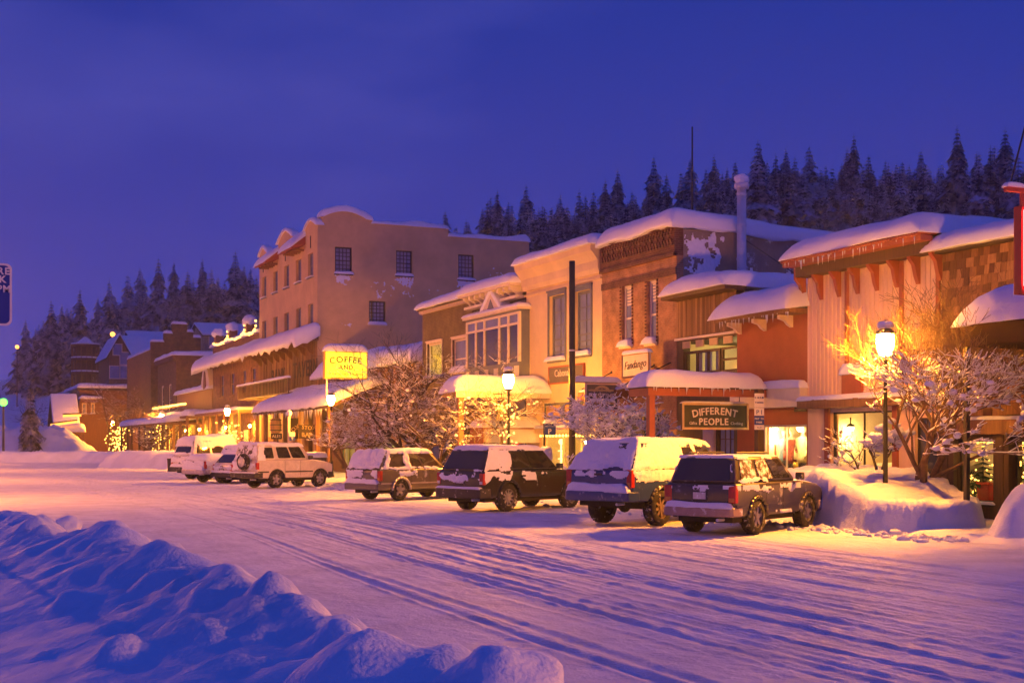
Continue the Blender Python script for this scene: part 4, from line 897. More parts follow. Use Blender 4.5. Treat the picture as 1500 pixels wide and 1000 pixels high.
# shopfront below + awning + sign
wd = window(FR, y0 + .5, y0 + 2.6, .6, 3.1, b, BLACK, GLASS, 2, 1, .08, -.14, rail=False, sill=0); window(FR, y0 + 2.6, y1 - .5, .6, 3.1, b, BLACK, GLASS, 2, 1, .08, -.14, rail=False, sill=0)
aw = thing('copper_awning', 'narrow copper-coloured awning under the cream script sign', 'awning', (22.6, y0, 4.2)); m = MB(); za = fz(930, 565, 23); zb = fz(930, 583, 23)
m.prism([(24, za + .2), (22.7, za - .1), (22.7, zb), (24, zb + .1)], 'y', fy(947), fy(890)); m.build('canopy', pmat('copper_sheet', (.32, .13, .05), .45, .3, 4, .1, 20, metal=.5), aw); snow_slab('awning_snow', aw, 22.75, 24, fy(947), fy(890), za - .1, .1, 14, over=.02, gx=.22)
s = thing('script_sign', 'tilted cream signboard with dark script lettering on the brick front', 'sign', (22.9, fy(930, 22.9), 4.6)); FS = Face('F', 23.0); a0, a1 = fy(951, 23), fy(911, 23); z0, z1 = fz(932, 552, 23), fz(932, 517, 23)
MB().box(23.0, 23.07, a0, a1, z0, z1).build('board', SCREAM, s); m = MB()
for q in ((a0, a1, z1 - .05, z1), (a0, a1, z0, z0 + .05), (a0, a0 + .05, z0 + .05, z1 - .05), (a1 - .05, a1, z0 + .05, z1 - .05)): FS.box(m, *q, .001, .03)
m.build('frame', WOODP[2], s); t_ = text_mb('Fandango', .42, bold=-.004); vs = [FS.pt((a0 + a1) / 2 - .05 - v[0] - v[1] * .25, (z0 + z1) / 2 + .04 + v[1] + v[0] * .04, .004 + v[2]) for v in t_.v]; MB().add(vs, t_.f).build('lettering', LETD, s, fix=False)
for q in (a0 + .2, a1 - .2): MB().tube((23.07, q, z0 + .1), (24, q, z0 + .5), .02, .02, 5).build('bracket', DARKM, s)
snow_slab('sign_snow', s, 22.97, 23.1, a0, a1, z1, .12, 2, over=.02)
for q, z_ in ((fy(896), fz(896, 545)), (fy(958), fz(958, 535))):
    r_ = thing('stay_rod', 'slanting dark stay rod ' + ('left' if q > 42 else 'right') + ' of the cream script sign', 'rod', (24, q, z_)); MB().tube((24, q, z_), (22.75, q + .1, za), .022, .022, 6).build('rod', DARKM, r_); MB().box(23.97, 24.0, q - .05, q + .05, z_ - .05, z_ + .05).build('anchor', DARKM, r_)

# ================================================================ cream building
y0, y1 = fy(882) + .01, fy(771); H = 9.75
b = thing('shop_building', 'tall cream-painted shop with two blue-grey framed upper windows', 'building', (24, y0, 0))
holes = [(fy(828), fy(805), fz(815, 528), fz(815, 432)), (fy(866), fy(842), fz(855, 520), fz(855, 425))]; zs = fz(840, 634); hs = (fy(880) + .3, fy(795), .7, zs)
ht = (fy(880) + .3, fy(795), fz(840, 612), fz(840, 588))
wall('front_wall', FR, y0, y1, 0, H, CREAM, b, holes + [hs, ht]); shell(b, 24.28, 40, y0, y1, 0, H, CREAM)
m = MB(); m.prism([(24, 8.75), (23.9, 8.75), (23.82, 8.95), (23.8, 9.25), (23.62, 9.5), (23.5, 9.62), (23.45, 9.9), (24, 9.9)], 'y', y0 - .0, y1 + .15); m.build('cornice', CREAM, b, False)
MB().box(23.93, 24, y0, y1, 8.52, 8.6).build('string_course', CREAM, b)
snow_slab('roof_snow', b, 23.4, 36, y0, y1 + .1, 9.9, .42, 71, over=.08, gx=-.02, lump=.2)
for h in holes: window(FR, *h, b, GREYB, GLASSB, 2, 3, .13, -.16, casing=.12, cmat=GREYB, sill=.1, sill_snow=.2, split=.33, mw=.05)
window(FR, *hs, b, CREAM, CLEAR, 3, 1, .1, -.14, rail=False, sill=.08, mw=.08); window(FR, *ht, b, GREYB, pmat('frosted_amber_glass', (.5, .3, .12), .3, .3, 6, .3, 8), 3, 1, .1, -.1, rail=False, sill=0, mw=.35)
room(b, 24.3, 27.5, y0 + .1, y1 - .2, .5, zs + .1, [(25.2, fy(858), 2.1), (25.2, fy(822), 2.1)], 70, col=(1, .6, .16))
MB().box(23.75, 24, y0, y1, zs + .02, zs + .25).build('shop_cornice', CREAM, b); snow_slab('cornice_snow', b, 23.72, 24, y0, y1, zs + .25, .1, 8, over=.03)
string_lights('row of round bulbs along the top of the cream shop window behind the black pole', line((23.9, hs[0] + .1, zs - .1), (23.9, hs[1], zs - .1), 17), .06)
for k, px in enumerate((822, 868)):
    d = thing('display_figure', ('tall glowing white paper figure left of' if k == 0 else 'curled glowing ornament right of') + ' the black pole in the cream shop window', 'decoration', (24.9, fy(px, 24.9), .6)); em = emat('glowing_paper_%d' % k, (1, .68, .25), 3.2); m = MB().tube((24.9, fy(px, 24.9), .6), (24.9, fy(px, 24.9), 2.05), .05, .04, 8)
    for q in range(3): m.tube((24.9, fy(px, 24.9) - .28, 1.0 + q * .35), (24.9, fy(px, 24.9) + .28, 1.0 + q * .35), .025, .025, 6)
    m.ball((24.9, fy(px, 24.9), 2.1), .13, 8, 6); m.build('figure', em, d, True); MB().lathe([(.2, 0), (.2, .05), (.05, .08)], (24.9, fy(px, 24.9), .55), 10).build('stand', DARKM, d)
s = thing('wall_sign', 'grey wall sign with pale script lettering and a red-brown frame on the cream front', 'sign', (23.9, fy(832), 4.8)); a0, a1 = fy(857), fy(807); z0, z1 = fz(830, 559), fz(830, 537); FS = Face('F', 23.92)
MB().box(23.92, 23.99, a0, a1, z0, z1).build('board', SGREY, s); m = MB()
for q in ((a0 - .05, a1 + .05, z1, z1 + .06), (a0 - .05, a1 + .05, z0 - .06, z0), (a0 - .05, a0, z0, z1), (a1, a1 + .05, z0, z1)): FS.box(m, *q, -.06, .03)
m.build('frame', REDP, s); letters('lettering', "Cabona's", FS, (a0 + a1) / 2 + .25, (z0 + z1) / 2 + .08, .42, s, LETW, .004)

# ================================================================ blue Victorian with bay window
y0, y1 = fy(782) + .0, fy(693); H = 8.45
y0 = max(y0, fy(771) + .01) if False else fy(781)
b = thing('shop_building', 'slate-blue Victorian shop with white bracketed cornice and gabled bay window', 'building', (24.02, y0, 0)); FV = Face('F', 24.02)
wall('front_wall', FV, y0 + .9, y1, 0, H, BLUEP, b, [(y0 + 1.2, y1 - .4, .6, 2.6)]); shell(b, 24.3, 38, y0 + .9, y1, 0, H + .3, BLUEP)
yy0 = y0 + .9
MB().box(23.55, 24.02, yy0, y1 + .1, 8.5, 8.62).build('frieze', WHITE, b); MB().box(23.25, 24.02, yy0, y1 + .15, 9.05, 9.2).build('cornice', WHITE, b); corbels(FV, yy0, y1 + .1, 9, 9.05, .55, .62, .2, b, WHITE)
for k in range(8): q = yy0 + (y1 - yy0) * (k + 1) / 9; MB().box(23.9, 24.02, q - .16, q + .16, 8.68, 8.92).build('frieze_panel', GREYB, b)
snow_slab('roof_snow', b, 23.2, 34, yy0 + .05, y1 + .1, 9.2, .48, 81, over=.06, gx=-.01, lump=.2)
# bay: three-sided
bz0, bz1 = fz(735, 535), fz(735, 462); xa = 23.5; ya, yb_ = fy(776), fy(697); ym0, ym1 = ya + (yb_ - ya) * .36, ya + (yb_ - ya) * .64
bay = MB(); bay.box(xa, 24.02, ya, yb_, bz0 - .75, bz0).box(xa, 24.02, ya, yb_, bz1 - .1, bz1); bo = bay.build('bay', BLUEP, b)
mp = MB()
for q in (ya + .08, ym0, ym1, yb_ - .08, ya + (ym0 - ya) * .54, ym1 + (yb_ - ym1) * .46): mp.box(xa - .03, xa + .09, q - .07, q + .07, bz0, bz1 - .1)
mp.box(xa - .02, xa + .08, ya + .16, yb_ - .16, bz1 - .66, bz1 - .56); mp.box(xa - .022, xa + .08, ya, yb_, bz1 - .2, bz1 - .1); mp.build('bay_frame', WHITE, bo)
for q0, q1 in ((ya + .15, ym0 - .07), (ym0 + .07, ym1 - .07), (ym1 + .07, yb_ - .15)): MB().box(xa + .03, xa + .045, q0, q1, bz0, bz1 - .66).build('pane', GLASS, bo); MB().box(xa + .03, xa + .045, q0, q1, bz1 - .56, bz1 - .2).build('transom_pane', GLASSB, bo)
MB().box(xa + .09, 24.02, ya + .01, ya + .06, bz0, bz1 - .1).build('bay_side', BLUEP, bo); MB().box(xa + .09, 24.02, yb_ - .06, yb_ - .01, bz0, bz1 - .1).build('bay_side', BLUEP, bo)
for k in range(6): q = ya + .25 + (yb_ - ya - .5) * k / 5; MB().box(xa - .04, xa - .021, q - .25, q + .25, bz0 - .62, bz0 - .18).build('bay_panel', WHITE, bo)
MB().box(xa - .16, 24.02, ya - .12, yb_ + .12, bz1, bz1 + .14).build('bay_cornice', WHITE, bo); snow_slab('bay_snow', bo, xa - .16, 24.0, ya - .1, yb_ + .1, bz1 + .14, .14, 6, over=.04)
m = MB(); m.prism([(ym0 - .55, bz1 + .14), (ym1 + .55, bz1 + .14), ((ym0 + ym1) / 2, bz1 + 1.0)], 'x', xa - .05, 24.0); m.build('bay_gable', WHITE, bo); m = MB(); mm = (ym0 + ym1) / 2; m.prism([(mm - .4, bz1 + .25), (mm + .4, bz1 + .25), (mm, bz1 + .72)], 'x', xa - .07, xa - .04); m.build('gable_panel', GREYB, bo)
m = MB()
for e in (-1, 1): m.hexa([(xa - .12, mm, bz1 + 1.0), (24, mm, bz1 + 1.0), (24, mm + e * 1.15, bz1 + .14), (xa - .12, mm + e * 1.15, bz1 + .14), (xa - .12, mm, bz1 + 1.28), (24, mm, bz1 + 1.28), (24, mm + e * 1.2, bz1 + .36), (xa - .12, mm + e * 1.2, bz1 + .36)])
m.build('gable_snow', SNOW, bo, bevel=.06)
window(FV, y0 + 1.2, y1 - .4, .6, 2.6, b, WHITE, CLEAR, 4, 1, .1, -.14, rail=False, sill=0); room(b, 24.35, 27.5, y0 + 1, y1 - .2, .5, 2.9, [(25.4, fy(745), 2.5)], 80, col=(1, .55, .15))
NEONL = emat('red_neon_letter', (1, .04, .02), 8)
nn = thing('neon_sign', 'red neon lettering in the window of the blue Victorian shop', 'neon sign', (23.98, fy(776), 2.0)); letters('lettering', 'GS', FV, fy(779) + 1.6, 2.15, .42, nn, NEONL, .06); MB().box(24.03, 24.05, fy(779) + .8, fy(779) + 2.4, 1.9, 2.5).build('backing', DARKM, nn)

# canopy with lit lamp before it + lower white shop awning
Yc = 50.0; x0 = sx(672, Yc); z0 = sz(700, 580, Yc); z1 = sz(700, 574, Yc)
c = thing('porch_canopy', 'wide porch canopy with domed glowing snow before the blue Victorian', 'canopy', (x0, Yc, 0))
MB().box(x0, x0 + .22, Yc, Yc + .22, .1, z0).build('post', WOODP[2], c); MB().box(x0 - .1, 24, Yc - .05, 51.6, z0, z1 + .05).build('deck', WOODP[2], c); MB().box(x0 - .15, 23.99, Yc - .1, Yc - .052, z0 - .06, z1 + .12).build('fascia', WHITE, c)
icicles(c, (x0 - .15, Yc - .12, z1), (23.9, Yc - .12, z1), 40, 9)
snow_slab('canopy_snow', c, x0 - .15, 24, Yc - .1, 51.6, z1 + .05, .66, 91, over=.08, lump=.15, droop=.15)
a = thing('shop_awning', 'lower white signboard awning with a snow cushion under the big porch canopy', 'awning', (21.5, 51, 2.4)); xa0, xa1 = sx(708, 51), sx(795, 51); q0, q1 = sz(740, 649, 51), sz(740, 628, 51)
MB().box(xa0, xa1, 51, 52.4, q0 + .02, q1).build('board', SCREAM, a); m = MB(); m.box(xa0 - .05, xa1 + .05, 50.95, 52.4, q1, q1 + .08).box(xa0 - .05, xa0, 50.95, 52.4, .4, q1).box(xa1, xa1 + .05, 50.95, 52.4, .4, q1); m.build('frame', REDP, a); snow_slab('awning_snow', a, xa0 - .05, xa1 + .05, 50.95, 52.4, q1 + .08, .45, 15, over=.05, lump=.15)
s = thing('hanging_sign', 'small dark square sign hanging in front of the lit lamp canopy', 'sign', (sx(734, 49), 49, 3)); F_ = Face('S', 49.0); a0, a1 = sx(727, 49), sx(743, 49); MB().box(a0, a1, 49, 49.05, sz(735, 616, 49), sz(735, 590, 49)).build('board', SGREY, s); m = MB(); F_.box(m, a0 + .06, a1 - .06, sz(735, 602, 49), sz(735, 594, 49), .001, .012); m.build('emblem', LETC, s); MB().tube(((a0 + a1) / 2, 49.02, sz(735, 590, 49)), ((a0 + a1) / 2, 49.02, z0 + .1), .015, .015, 5).build('hanger', DARKM, s); MB().box((a0 + a1) / 2 - .02, (a0 + a1) / 2 + .02, 49.0, 50.0, z0 + .06, z0 + .1).build('arm', DARKM, s)
x = sx(806, 46.5); t = thing('parking_sign', 'blue parking sign with a snow cap between the canopy and the black pole', 'sign', (x, 46.5, .1)); F_ = Face('S', 46.5); MB().box(x - .27, x - .21, 46.52, 46.58, .1, sz(806, 616, 46.5)).build('post', DARKM, t); panel(t, F_, x - .26, x + .24, sz(806, 624, 46.5), sz(806, 619, 46.5), SBLUE, [('PAY', .1, .5, SWHITE)]); panel(t, F_, x - .26, x + .24, sz(806, 637, 46.5), sz(806, 624.6, 46.5), SBLUE, [('P', .3, .55, SWHITE)]); snow_slab('sign_snow', t, x - .28, x + .26, 46.47, 46.57, sz(806, 619, 46.5), .14, 3, over=.02)
pm = thing('pay_machine', 'rounded parking pay machine under a snow cap behind the black wagon', 'pay machine', (sx(802, 44.5), 44.5, .1)); xq = sx(802, 44.5); MB().box(xq - .2, xq + .2, 44.5, 44.85, .1, 1.45).build('cabinet', SBLUE, pm, bevel=.05); mesh_obj('cap_snow', clod((xq, 44.67, 1.6), .33, 5, (.9, .8, 1.0)), SNOW, pm)

# ================================================================ small brown brick building
y0, y1 = fy(692), fy(619); H = 8.95
b = thing('brick_building', 'small dark brown brick building with two upper windows and corbelled snow-laden eave', 'building', (24, y0, 0))
holes = [(fy(648), fy(626), fz(637, 552), fz(637, 502)), (fy(684), fy(663), fz(673, 545), fz(673, 496))]
wall('front_wall', FR, y0, y1, 0, H, BBRICK, b, holes + [(y0 + .8, y1 - .8, .6, 3.0)]); shell(b, 24.28, 38, y0, y1, 0, H, BBRICK)
window(FR, *holes[0], b, SCREAM, CLEAR, 1, 1, .1, -.12, rail=False, casing=.06, sill_snow=.1); window(FR, *holes[1], b, SCREAM, GLASSB, 1, 1, .1, -.12, rail=True, casing=.06, sill_snow=.32, split=.4)
room(b, 24.3, 27, fy(655), y1 - .1, holes[0][2] - .6, holes[0][3] + .2, [(25.4, fy(637), holes[0][2] + .7)], 60, col=(1, .72, .15)); window(FR, y0 + .8, y1 - .8, .6, 3.0, b, BLACK, GLASS, 4, 1, .08, -.12, rail=False)
m = MB(); n = 44
for k in range(n): m_ = MB().box(23.78, 24, y0 + (y1 - y0) * (k + .2) / n, y0 + (y1 - y0) * (k + .7) / n, H - .02, H + .14); m_.build('dentil', SCREAM, b)
MB().box(23.7, 24.3, y0, y1, H + .14, H + .24).build('cornice', ROOFD, b); snow_slab('roof_snow', b, 23.6, 36, y0, y1, H + .24, .5, 95, over=.06, gx=-.02, lump=.2)
# snowed-in lit cafe (COFFEE AND) between the brown building and the tall hotel
y0, y1 = fy(617), 86.6; H = 6.4
b = thing('cafe_building', 'low cafe under a heavy roof drift between the brown building and the tall tan hotel', 'building', (24, y0, 0))
hw = (fy(582), fy(540), fz(560, 664), fz(560, 645))
wall('front_wall', FR, y0, y1, 0, H, WOODP[0], b, [hw, (fy(520), fy(500), .4, 2.8)]); shell(b, 24.28, 37, y0, y1, 0, H - .1, BBRICK); window(FR, *hw, b, BLACK, CLEAR, 2, 1, .06, -.1, rail=False); window(FR, fy(520), fy(500), .4, 2.8, b, BLACK, CLEAR, 2, 1, .08, -.1, rail=False, sill=0)
room(b, 24.3, 27.5, y0 + .3, y1 - .5, .2, 3.2, [(25.2, fy(560), 2.75), (25.3, fy(510), 2.6)], 110, wmat=pmat('cafe_wall', (.75, .75, .35), .8, .1, 3, 0), col=(1, .8, .25))
for k in range(40): MB().box(23.965, 24, y0 + .1 + k * .5, y0 + .56 + k * .5, 3.5, H - .05).build('plank', WOODP[k % 3], b) if y0 + .56 + k * .5 < y1 else None
MB().box(23.6, 24.3, y0, y1, H, H + .15).build('eave', DWOOD, b); snow_slab('roof_snow', b, 23.5, 36, y0 + .1, y1 - .1, H + .15, 1.15, 99, over=.1, lump=.35, res=.5, droop=.3)
# its lean-to porch roof over the pavement
p = thing('porch_roof', 'long lean-to porch roof deep in snow along the cafe and tavern front', 'porch', (20.5, 72, 0)); zf_ = fz(480, 592, 20.6)
m = MB(); m.prism([(20.5, zf_), (24, zf_ + 1.35), (24, zf_ + 1.15), (20.5, zf_ - .3)], 'y', 72, 91); m.build('roof', DWOOD, p)
for k in range(8): yq = 72.3 + k * 2.63; MB().box(20.62, 20.86, yq, yq + .22, .1, zf_ - .25).build('post', WOODP[k % 2 * 2], p)
icicles(p, (20.47, 72, zf_ - .25), (20.47, 91, zf_ - .25), 60, 8, .6)
snow_slab('porch_snow', p, 20.45, 23.95, 72, 91, zf_ + .01, .5, 103, over=.1, gx=.385, lump=.2, res=.4, droop=.2)
s = thing('lit_sign', 'lit yellow box sign with green letters and a snow cushion by the tan hotel', 'sign', (20, 71.5, 6)); Ys = 71.5; a0, a1 = sx(477, Ys), sx(537, Ys); z0, z1 = sz(507, 553, Ys), sz(507, 516, Ys); SF = Face('S', Ys)
MB().box(a0, a1, Ys, Ys + .35, z0, z1).build('face_panel', SIGNY, s); m = MB()
for q in ((a0 - .06, a1 + .06, z1, z1 + .07), (a0 - .06, a1 + .06, z0 - .07, z0), (a0 - .06, a0, z0, z1), (a1, a1 + .06, z0, z1)): m.box(q[0], q[1], Ys - .02, Ys + .37, q[2], q[3])
m.build('frame', pmat('sign_frame_ochre', (.45, .30, .04), .5, .2, 4, 0), s); am = (a0 + a1) / 2
letters('lettering', 'COFFEE', SF, am, z1 - .40, .50, s, LETG, .004, arc=4.5, gap=1.12, bold=.004); letters('lettering', 'AND', SF, am, z0 + .60, .36, s, LETG, .004, gap=1.08, bold=.004); letters('lettering', 'Breakfast Lunch & Brewery', SF, am, z0 + .22, .20, s, LETG, .004, squash=.82)
snow_slab('sign_snow', s, a0 - .06, a1 + .06, Ys - .02, Ys + .37, z1 + .07, .42, 9, over=.05, lump=.1); MB().tube((a0 + .12, Ys + .2, z0), (a0 + .12, Ys + .2, 4.35), .05, .05, 8).build('leg', STEEL, s); MB().tube((a1 - .3, Ys + .2, z0), (a1 - .3, Ys + .2, 5.3), .05, .05, 8).build('leg', STEEL, s); MB().tube((a1, Ys + .2, z0 + .5), (a1 + 1.0, Ys + .6, 5.6), .035, .035, 6).build('stay', STEEL, s); MB().tube((a1, Ys + .2, z0 + .6), (a1 + .5, Ys + .6, 5.5), .035, .035, 6).build('stay', STEEL, s)

# ================================================================ tall tan stucco hotel
y0, y1 = fy(465), fy(380); H = 16.4
b = thing('hotel_building', 'tall tan stucco hotel with curved parapets and three-pane rows of windows', 'building', (24, y0, 0))
rowt = (fz(420, 386), fz(420, 420)); rowl = (fz(420, 455), fz(420, 491)); cols = (387, 403.5, 420, 437.5, 455); holes = []
for px in cols:
    yc = fy(px)
    for (zt_, zb_) in ((12.95, 10.95 + .0), (0, 0)): pass
    holes.append((yc - .62, yc + .62, 13.0, 15.2)); holes.append((yc - .6, yc + .6, 9.75, 11.85))
holes = []
for px in cols:
    yc = fy(px)
    holes.append((yc - .72, yc + .72, fz(455, 406), fz(455, 371))); holes.append((yc - .7, yc + .7, fz(455, 479), fz(455, 445)))
wall('front_wall', FR, y0, y1, 0, H, STUCCO, b, holes, t=.35)
for h in holes: window(FR, *h, b, GREYB, GLASSB, 1, 1, .16, -.2, sill_snow=.06, split=.5)
SF = Face('S', y0); sh = []
for px, pz0, pz1 in ((503, 401, 362), (592, 404, 367), (682.5, 410, 373), (552.5, 475, 441), (632, 475, 441)):
    xc = sx(px, y0); sh.append((xc - .60, xc + .60, sz(px, pz0, y0), sz(px, pz1, y0)))
xe = sx(775, y0); xs2, xs3 = sx(545, y0), sx(657, y0)
wall('side_wall', SF, 24.35, xs2, 0, H + .0, STUCCO, b, sh, t=.35)
wall('side_wall', SF, xs2, xs3, 0, sz(600, 331, y0), STUCCO, b, sh, t=.35); wall('side_wall', SF, xs3, xe, 0, sz(700, 349, y0), STUCCO, b, sh, t=.35)
for h in sh: window(SF, *h, b, BLACK, GLASSB, 4, 3, .09, -.15, sill_snow=.18, mw=.045, cmat=WHITE if h[3] < 14 else BLACK)
for h in sh[:3]: splat('wall_snow', Face('S', y0 - .001), h[0] - .1, h[1] + .1, h[2] - .95, h[2] - .05, b, int(h[0] * 7), .20, .04, fade=.9)
for q in ((25.6, 26.6, 9.6, 10.4, -.2), (27.5, 31.5, 12.0, 13.6, -.3), (31.8, 33.6, 12.0, 13.2, -.32), (36, 39, 13.2, 15.2, -.28), (40, 40.8, 12, 13, -.35)): splat('wall_snow', Face('S', y0 - .001), *q[:4], b, int(q[0] * 11 + q[2]), q[4] + .12, .05)
# curved parapet on the side (first bay) and stepped curves on the front
par_e = lambda u: .55 + .45 * (1 - np.abs(2 * u - 1) ** 1.8)
def curve_par(face, a0, a1, z0, h, t, name='parapet', n=20, mat=STUCCO):
    prof = [(a0, z0)]
    for k in range(n + 1):
        u = k / n; e = par_e(u); prof.append((a0 + (a1 - a0) * u, z0 + h * e))
    prof.append((a1, z0)); m = MB()
    if face.k == 'F': m.prism(prof, 'x', face.c, face.c + t)
    else: m.prism(prof, 'y', face.c, face.c + t)
    return m.build(name, mat, b)
zpk = sz(500, 309, y0); par_s = lambda u: .72 + .28 * np.sin(np.pi * np.clip(u * 1.1, 0, 1)); _pe = par_e; par_e = par_s; curve_par(SF, 24.35, xs2, H, zpk - H, .5); par_e = _pe
sn = lambda X, Y: (zpk - H) * par_s(np.clip((X - 24.35) / (xs2 - 24.35), 0, 1))
snow_slab('parapet_snow', b, 24.2, xs2, y0 - .05, y0 + .55, H, .42, 111, over=.1, zf=sn, lump=.5); snow_slab('parapet_snow', b, xs2, xs3 - .1, y0 - .05, y0 + .5, sz(600, 331, y0), .3, 112, over=.08, lump=.6); snow_slab('parapet_snow', b, xs3, xe, y0 - .05, y0 + .5, sz(700, 349, y0), .35, 113, over=.06, lump=.8)
L = y1 - y0
for (u0, u1, hh) in ((.0, .2, 1.15), (.38, .64, 1.5), (.83, 1.0, 1.2)):
    curve_par(FR, y0 + L * u0, y0 + L * u1, H, hh, .36)
    f_ = (lambda A0, A1, h_: (lambda X, Y: h_ * par_e(np.clip((Y - A0) / (A1 - A0), 0, 1))))(y0 + L * u0, y0 + L * u1, hh)
    snow_slab('parapet_snow', b, 23.9, 24.4, y0 + L * u0, y0 + L * u1, H, .3, int(u0 * 100) + 120, over=.08, zf=f_, lump=.4)
for (u0, u1) in ((.18, .39), (.63, .84)):
    MB().prism([(23.0, H - .5), (24, H + .35), (24, H - .3), (23.0, H - .65)], 'y', y0 + L * u0, y0 + L * u1).build('pent_roof', REDP, b); snow_slab('pent_snow', b, 22.95, 24.3, y0 + L * u0, y0 + L * u1, H - .5, .42, int(u0 * 90), over=.1, gx=.8, lump=.3)
    for k in range(4): q = y0 + L * (u0 + (u1 - u0) * (k + .5) / 4); MB().box(23.2, 24, q - .08, q + .08, H - .72, H - .58).build('rafter_tail', WOODP[0], b)
for u in (.10, .28, .51, .74, .92): MB().box(23.97, 24, y0 + L * u - .09, y0 + L * u + .09, H - .75, H + .1).build('slit_vent', ROOFD, b)
MB().box(24.4, xe, y0 + .5, y1, H - 2.4, H - 2.2).build('roof', ROOFD, b); wall('back_wall', Face('F', xe), y0 + .35, y1, 0, H - 1.9, STUCCO, b); wall('far_wall', Face('S', y1), 24.35, xe, 0, H - 1.9, STUCCO, b)
snow_slab('roof_snow', b, 24.5, xe - .2, y0 + .6, y1 - .2, H - 2.2, .5, 131, over=.02, res=.8)
# timber tavern front on the lower floors
zt_ = fz(465, 497) - .1; n = 44; g = random.Random(6)
for k in range(n):
    w_ = L / n; o = bpy.data.objects.new('plank', plk[g.randrange(3)]); COL.objects.link(o); o.parent = b; o.location = Vector((23.99 - .03 * (k % 2), y0 + w_ * (k + .5), 4.9)) - WL[b.name]; o.scale = (1.2, w_ - .02, zt_ - 4.9)
letters('lettering', 'BANK', FR, fy(410), fz(425, 547), 1.45, b, LETD, .10, gap=1.05, bold=.03); letters('lettering', 'TAVERN', FR, fy(449), fz(446, 540), 1.55, b, LETD, .10, gap=1.02, bold=.03)
MB().box(22.6, 24, y0 - .3, y1 + 21, zt_ + .0, zt_ + .12).build('awning_deck', WOODP[0], b)
m = MB(); m.prism([(22.5, zt_ + .12), (24, zt_ + .9), (24, zt_ + .121)], 'y', y0 - .3, y1 + 21); m.build('awning_roof', DWOOD, b); snow_slab('awning_snow', b, 22.4, 24, y0 - .3, y1 + 21, zt_ + .13, .5, 141, over=.1, gx=.5, lump=.3, res=.5, droop=.9)
corbels(Face('F', 23.98), y0, y1, 9, zt_ - .002, .9, .9, .16, b, WOODP[0])
m = MB(); zb_ = 5.55
m.box(22.2, 22.3, y0 + 1, y1, zb_ + .9, zb_ + 1.0).box(22.2, 24, y0 + 1, y1, zb_ - .12, zb_)
bo = m.build('balcony', DWOOD, b); snow_slab('rail_snow', bo, 22.15, 22.35, y0 + 1, y1, zb_ + 1.0, .14, 5, over=.03)
for k in range(36): q = y0 + 1.1 + (L - 1.2) * k / 35; MB().box(22.22, 22.28, q - .05, q + .05, zb_, zb_ + .9).build('baluster', DWOOD, bo)
# ground floor of the tavern
for k, (px, w_, mt) in enumerate(((478, .5, WOODP[2]), (458, .35, DWOOD), (440, .35, WOODP[2]), (425, .35, WOODP[0]), (408, .4, DWOOD), (390, .4, WOODP[2]))): MB().box(23.7, 24, fy(px), fy(px) + w_, .1, 4.8).build('pilaster', mt, b)
for (p0, p1) in ((456, 444), (424, 412), (404, 394)):
    q0, q1 = fy(p0) + .3, fy(p1); MB().box(23.93, 23.99, q0, q1, .3, 2.5).build('door', WOODP[2], b)
sg = thing('hanging_sign', 'brown tavern sign under the porch roof with pale lettering above the word bar', 'sign', (21.2, 78, 2.8)); F_ = Face('S', 76.0); a0, a1 = sx(438, 76), sx(463, 76); z0, z1 = sz(450, 642, 76), sz(450, 622, 76)
MB().box(a0, a1, 76, 76.06, z0, z1).build('board', LETD, sg); letters('lettering', 'STOX', F_, (a0 + a1) / 2 + .1, z1 - .18, .32, sg, LETC, .004, arc=-1.6); letters('lettering', 'BAR', F_, (a0 + a1) / 2, z0 + .24, .36, sg, LETC, .004)
sg2 = thing('hanging_sign', 'dark tavern sign panel with slanting pale letters beside the bar sign', 'sign', (20.9, 79, 2.8)); F_ = Face('S', 79.0); c0, c1 = sx(424, 79), sx(437, 79); MB().box(c0, c1, 79, 79.06, sz(430, 642, 79), sz(430, 612, 79)).build('board', LETD, sg2); t_ = text_mb('TOX', .36); ang = .6; MB().add([F_.pt((c0 + c1) / 2 + v[0] * math.cos(ang) - v[1] * math.sin(ang), sz(430, 628, 79) + v[0] * math.sin(ang) + v[1] * math.cos(ang), .004 + v[2]) for v in t_.v], t_.f).build('lettering', LETC, sg2, fix=False)
sg3 = thing('barrel_sign', 'hanging sign shaped like an orange barrel above a dark panel at the tavern porch', 'sign', (20.6, 82, 2.6)); F_ = Face('S', 82.0); d0, d1 = sx(397, 82), sx(413, 82); dm = (d0 + d1) / 2; zt2 = sz(405, 612, 82); zm = sz(405, 634, 82); z0 = sz(405, 643, 82)
MB().lathe([(.28, 0), (.36, .25), (.38, .5), (.34, .75), (.26, .95)], (dm, 82.2, zm), 14).build('barrel', WOODP[2], sg3, True); m = MB()
for h_ in (.15, .5, .82): m.lathe([(.385, h_), (.39, h_ + .06)], (dm, 82.2, zm), 14)
m.build('hoop', DARKM, sg3); MB().box(d0, d1, 82, 82.06, z0, zm - .02).build('board', LETD, sg3); letters('lettering', 'ALES', F_, dm, (z0 + zm) / 2, .26, sg3, LETW, .004)
t = thing('parking_sign', 'small white and blue sign on a snow-topped post before the tavern', 'sign', (sx(427, 70), 70, .1)); xq = sx(424, 70); MB().box(xq - .06, xq + .06, 70.05, 70.17, .1, sz(424, 606, 70)).build('post', SCREAM, t); F_ = Face('S', 70.03); panel(t, F_, xq + .0, xq + .32, sz(424, 639, 70), sz(424, 632.5, 70), SWHITE, []); panel(t, F_, xq, xq + .32, sz(424, 645, 70), sz(424, 639.2, 70), SBLUE, [('T', .2, .5, SWHITE)]); mesh_obj('post_snow', clod((xq, 70.11, sz(424, 605, 70)), .15, 4, (1, 1, 1.1)), SNOW, t)
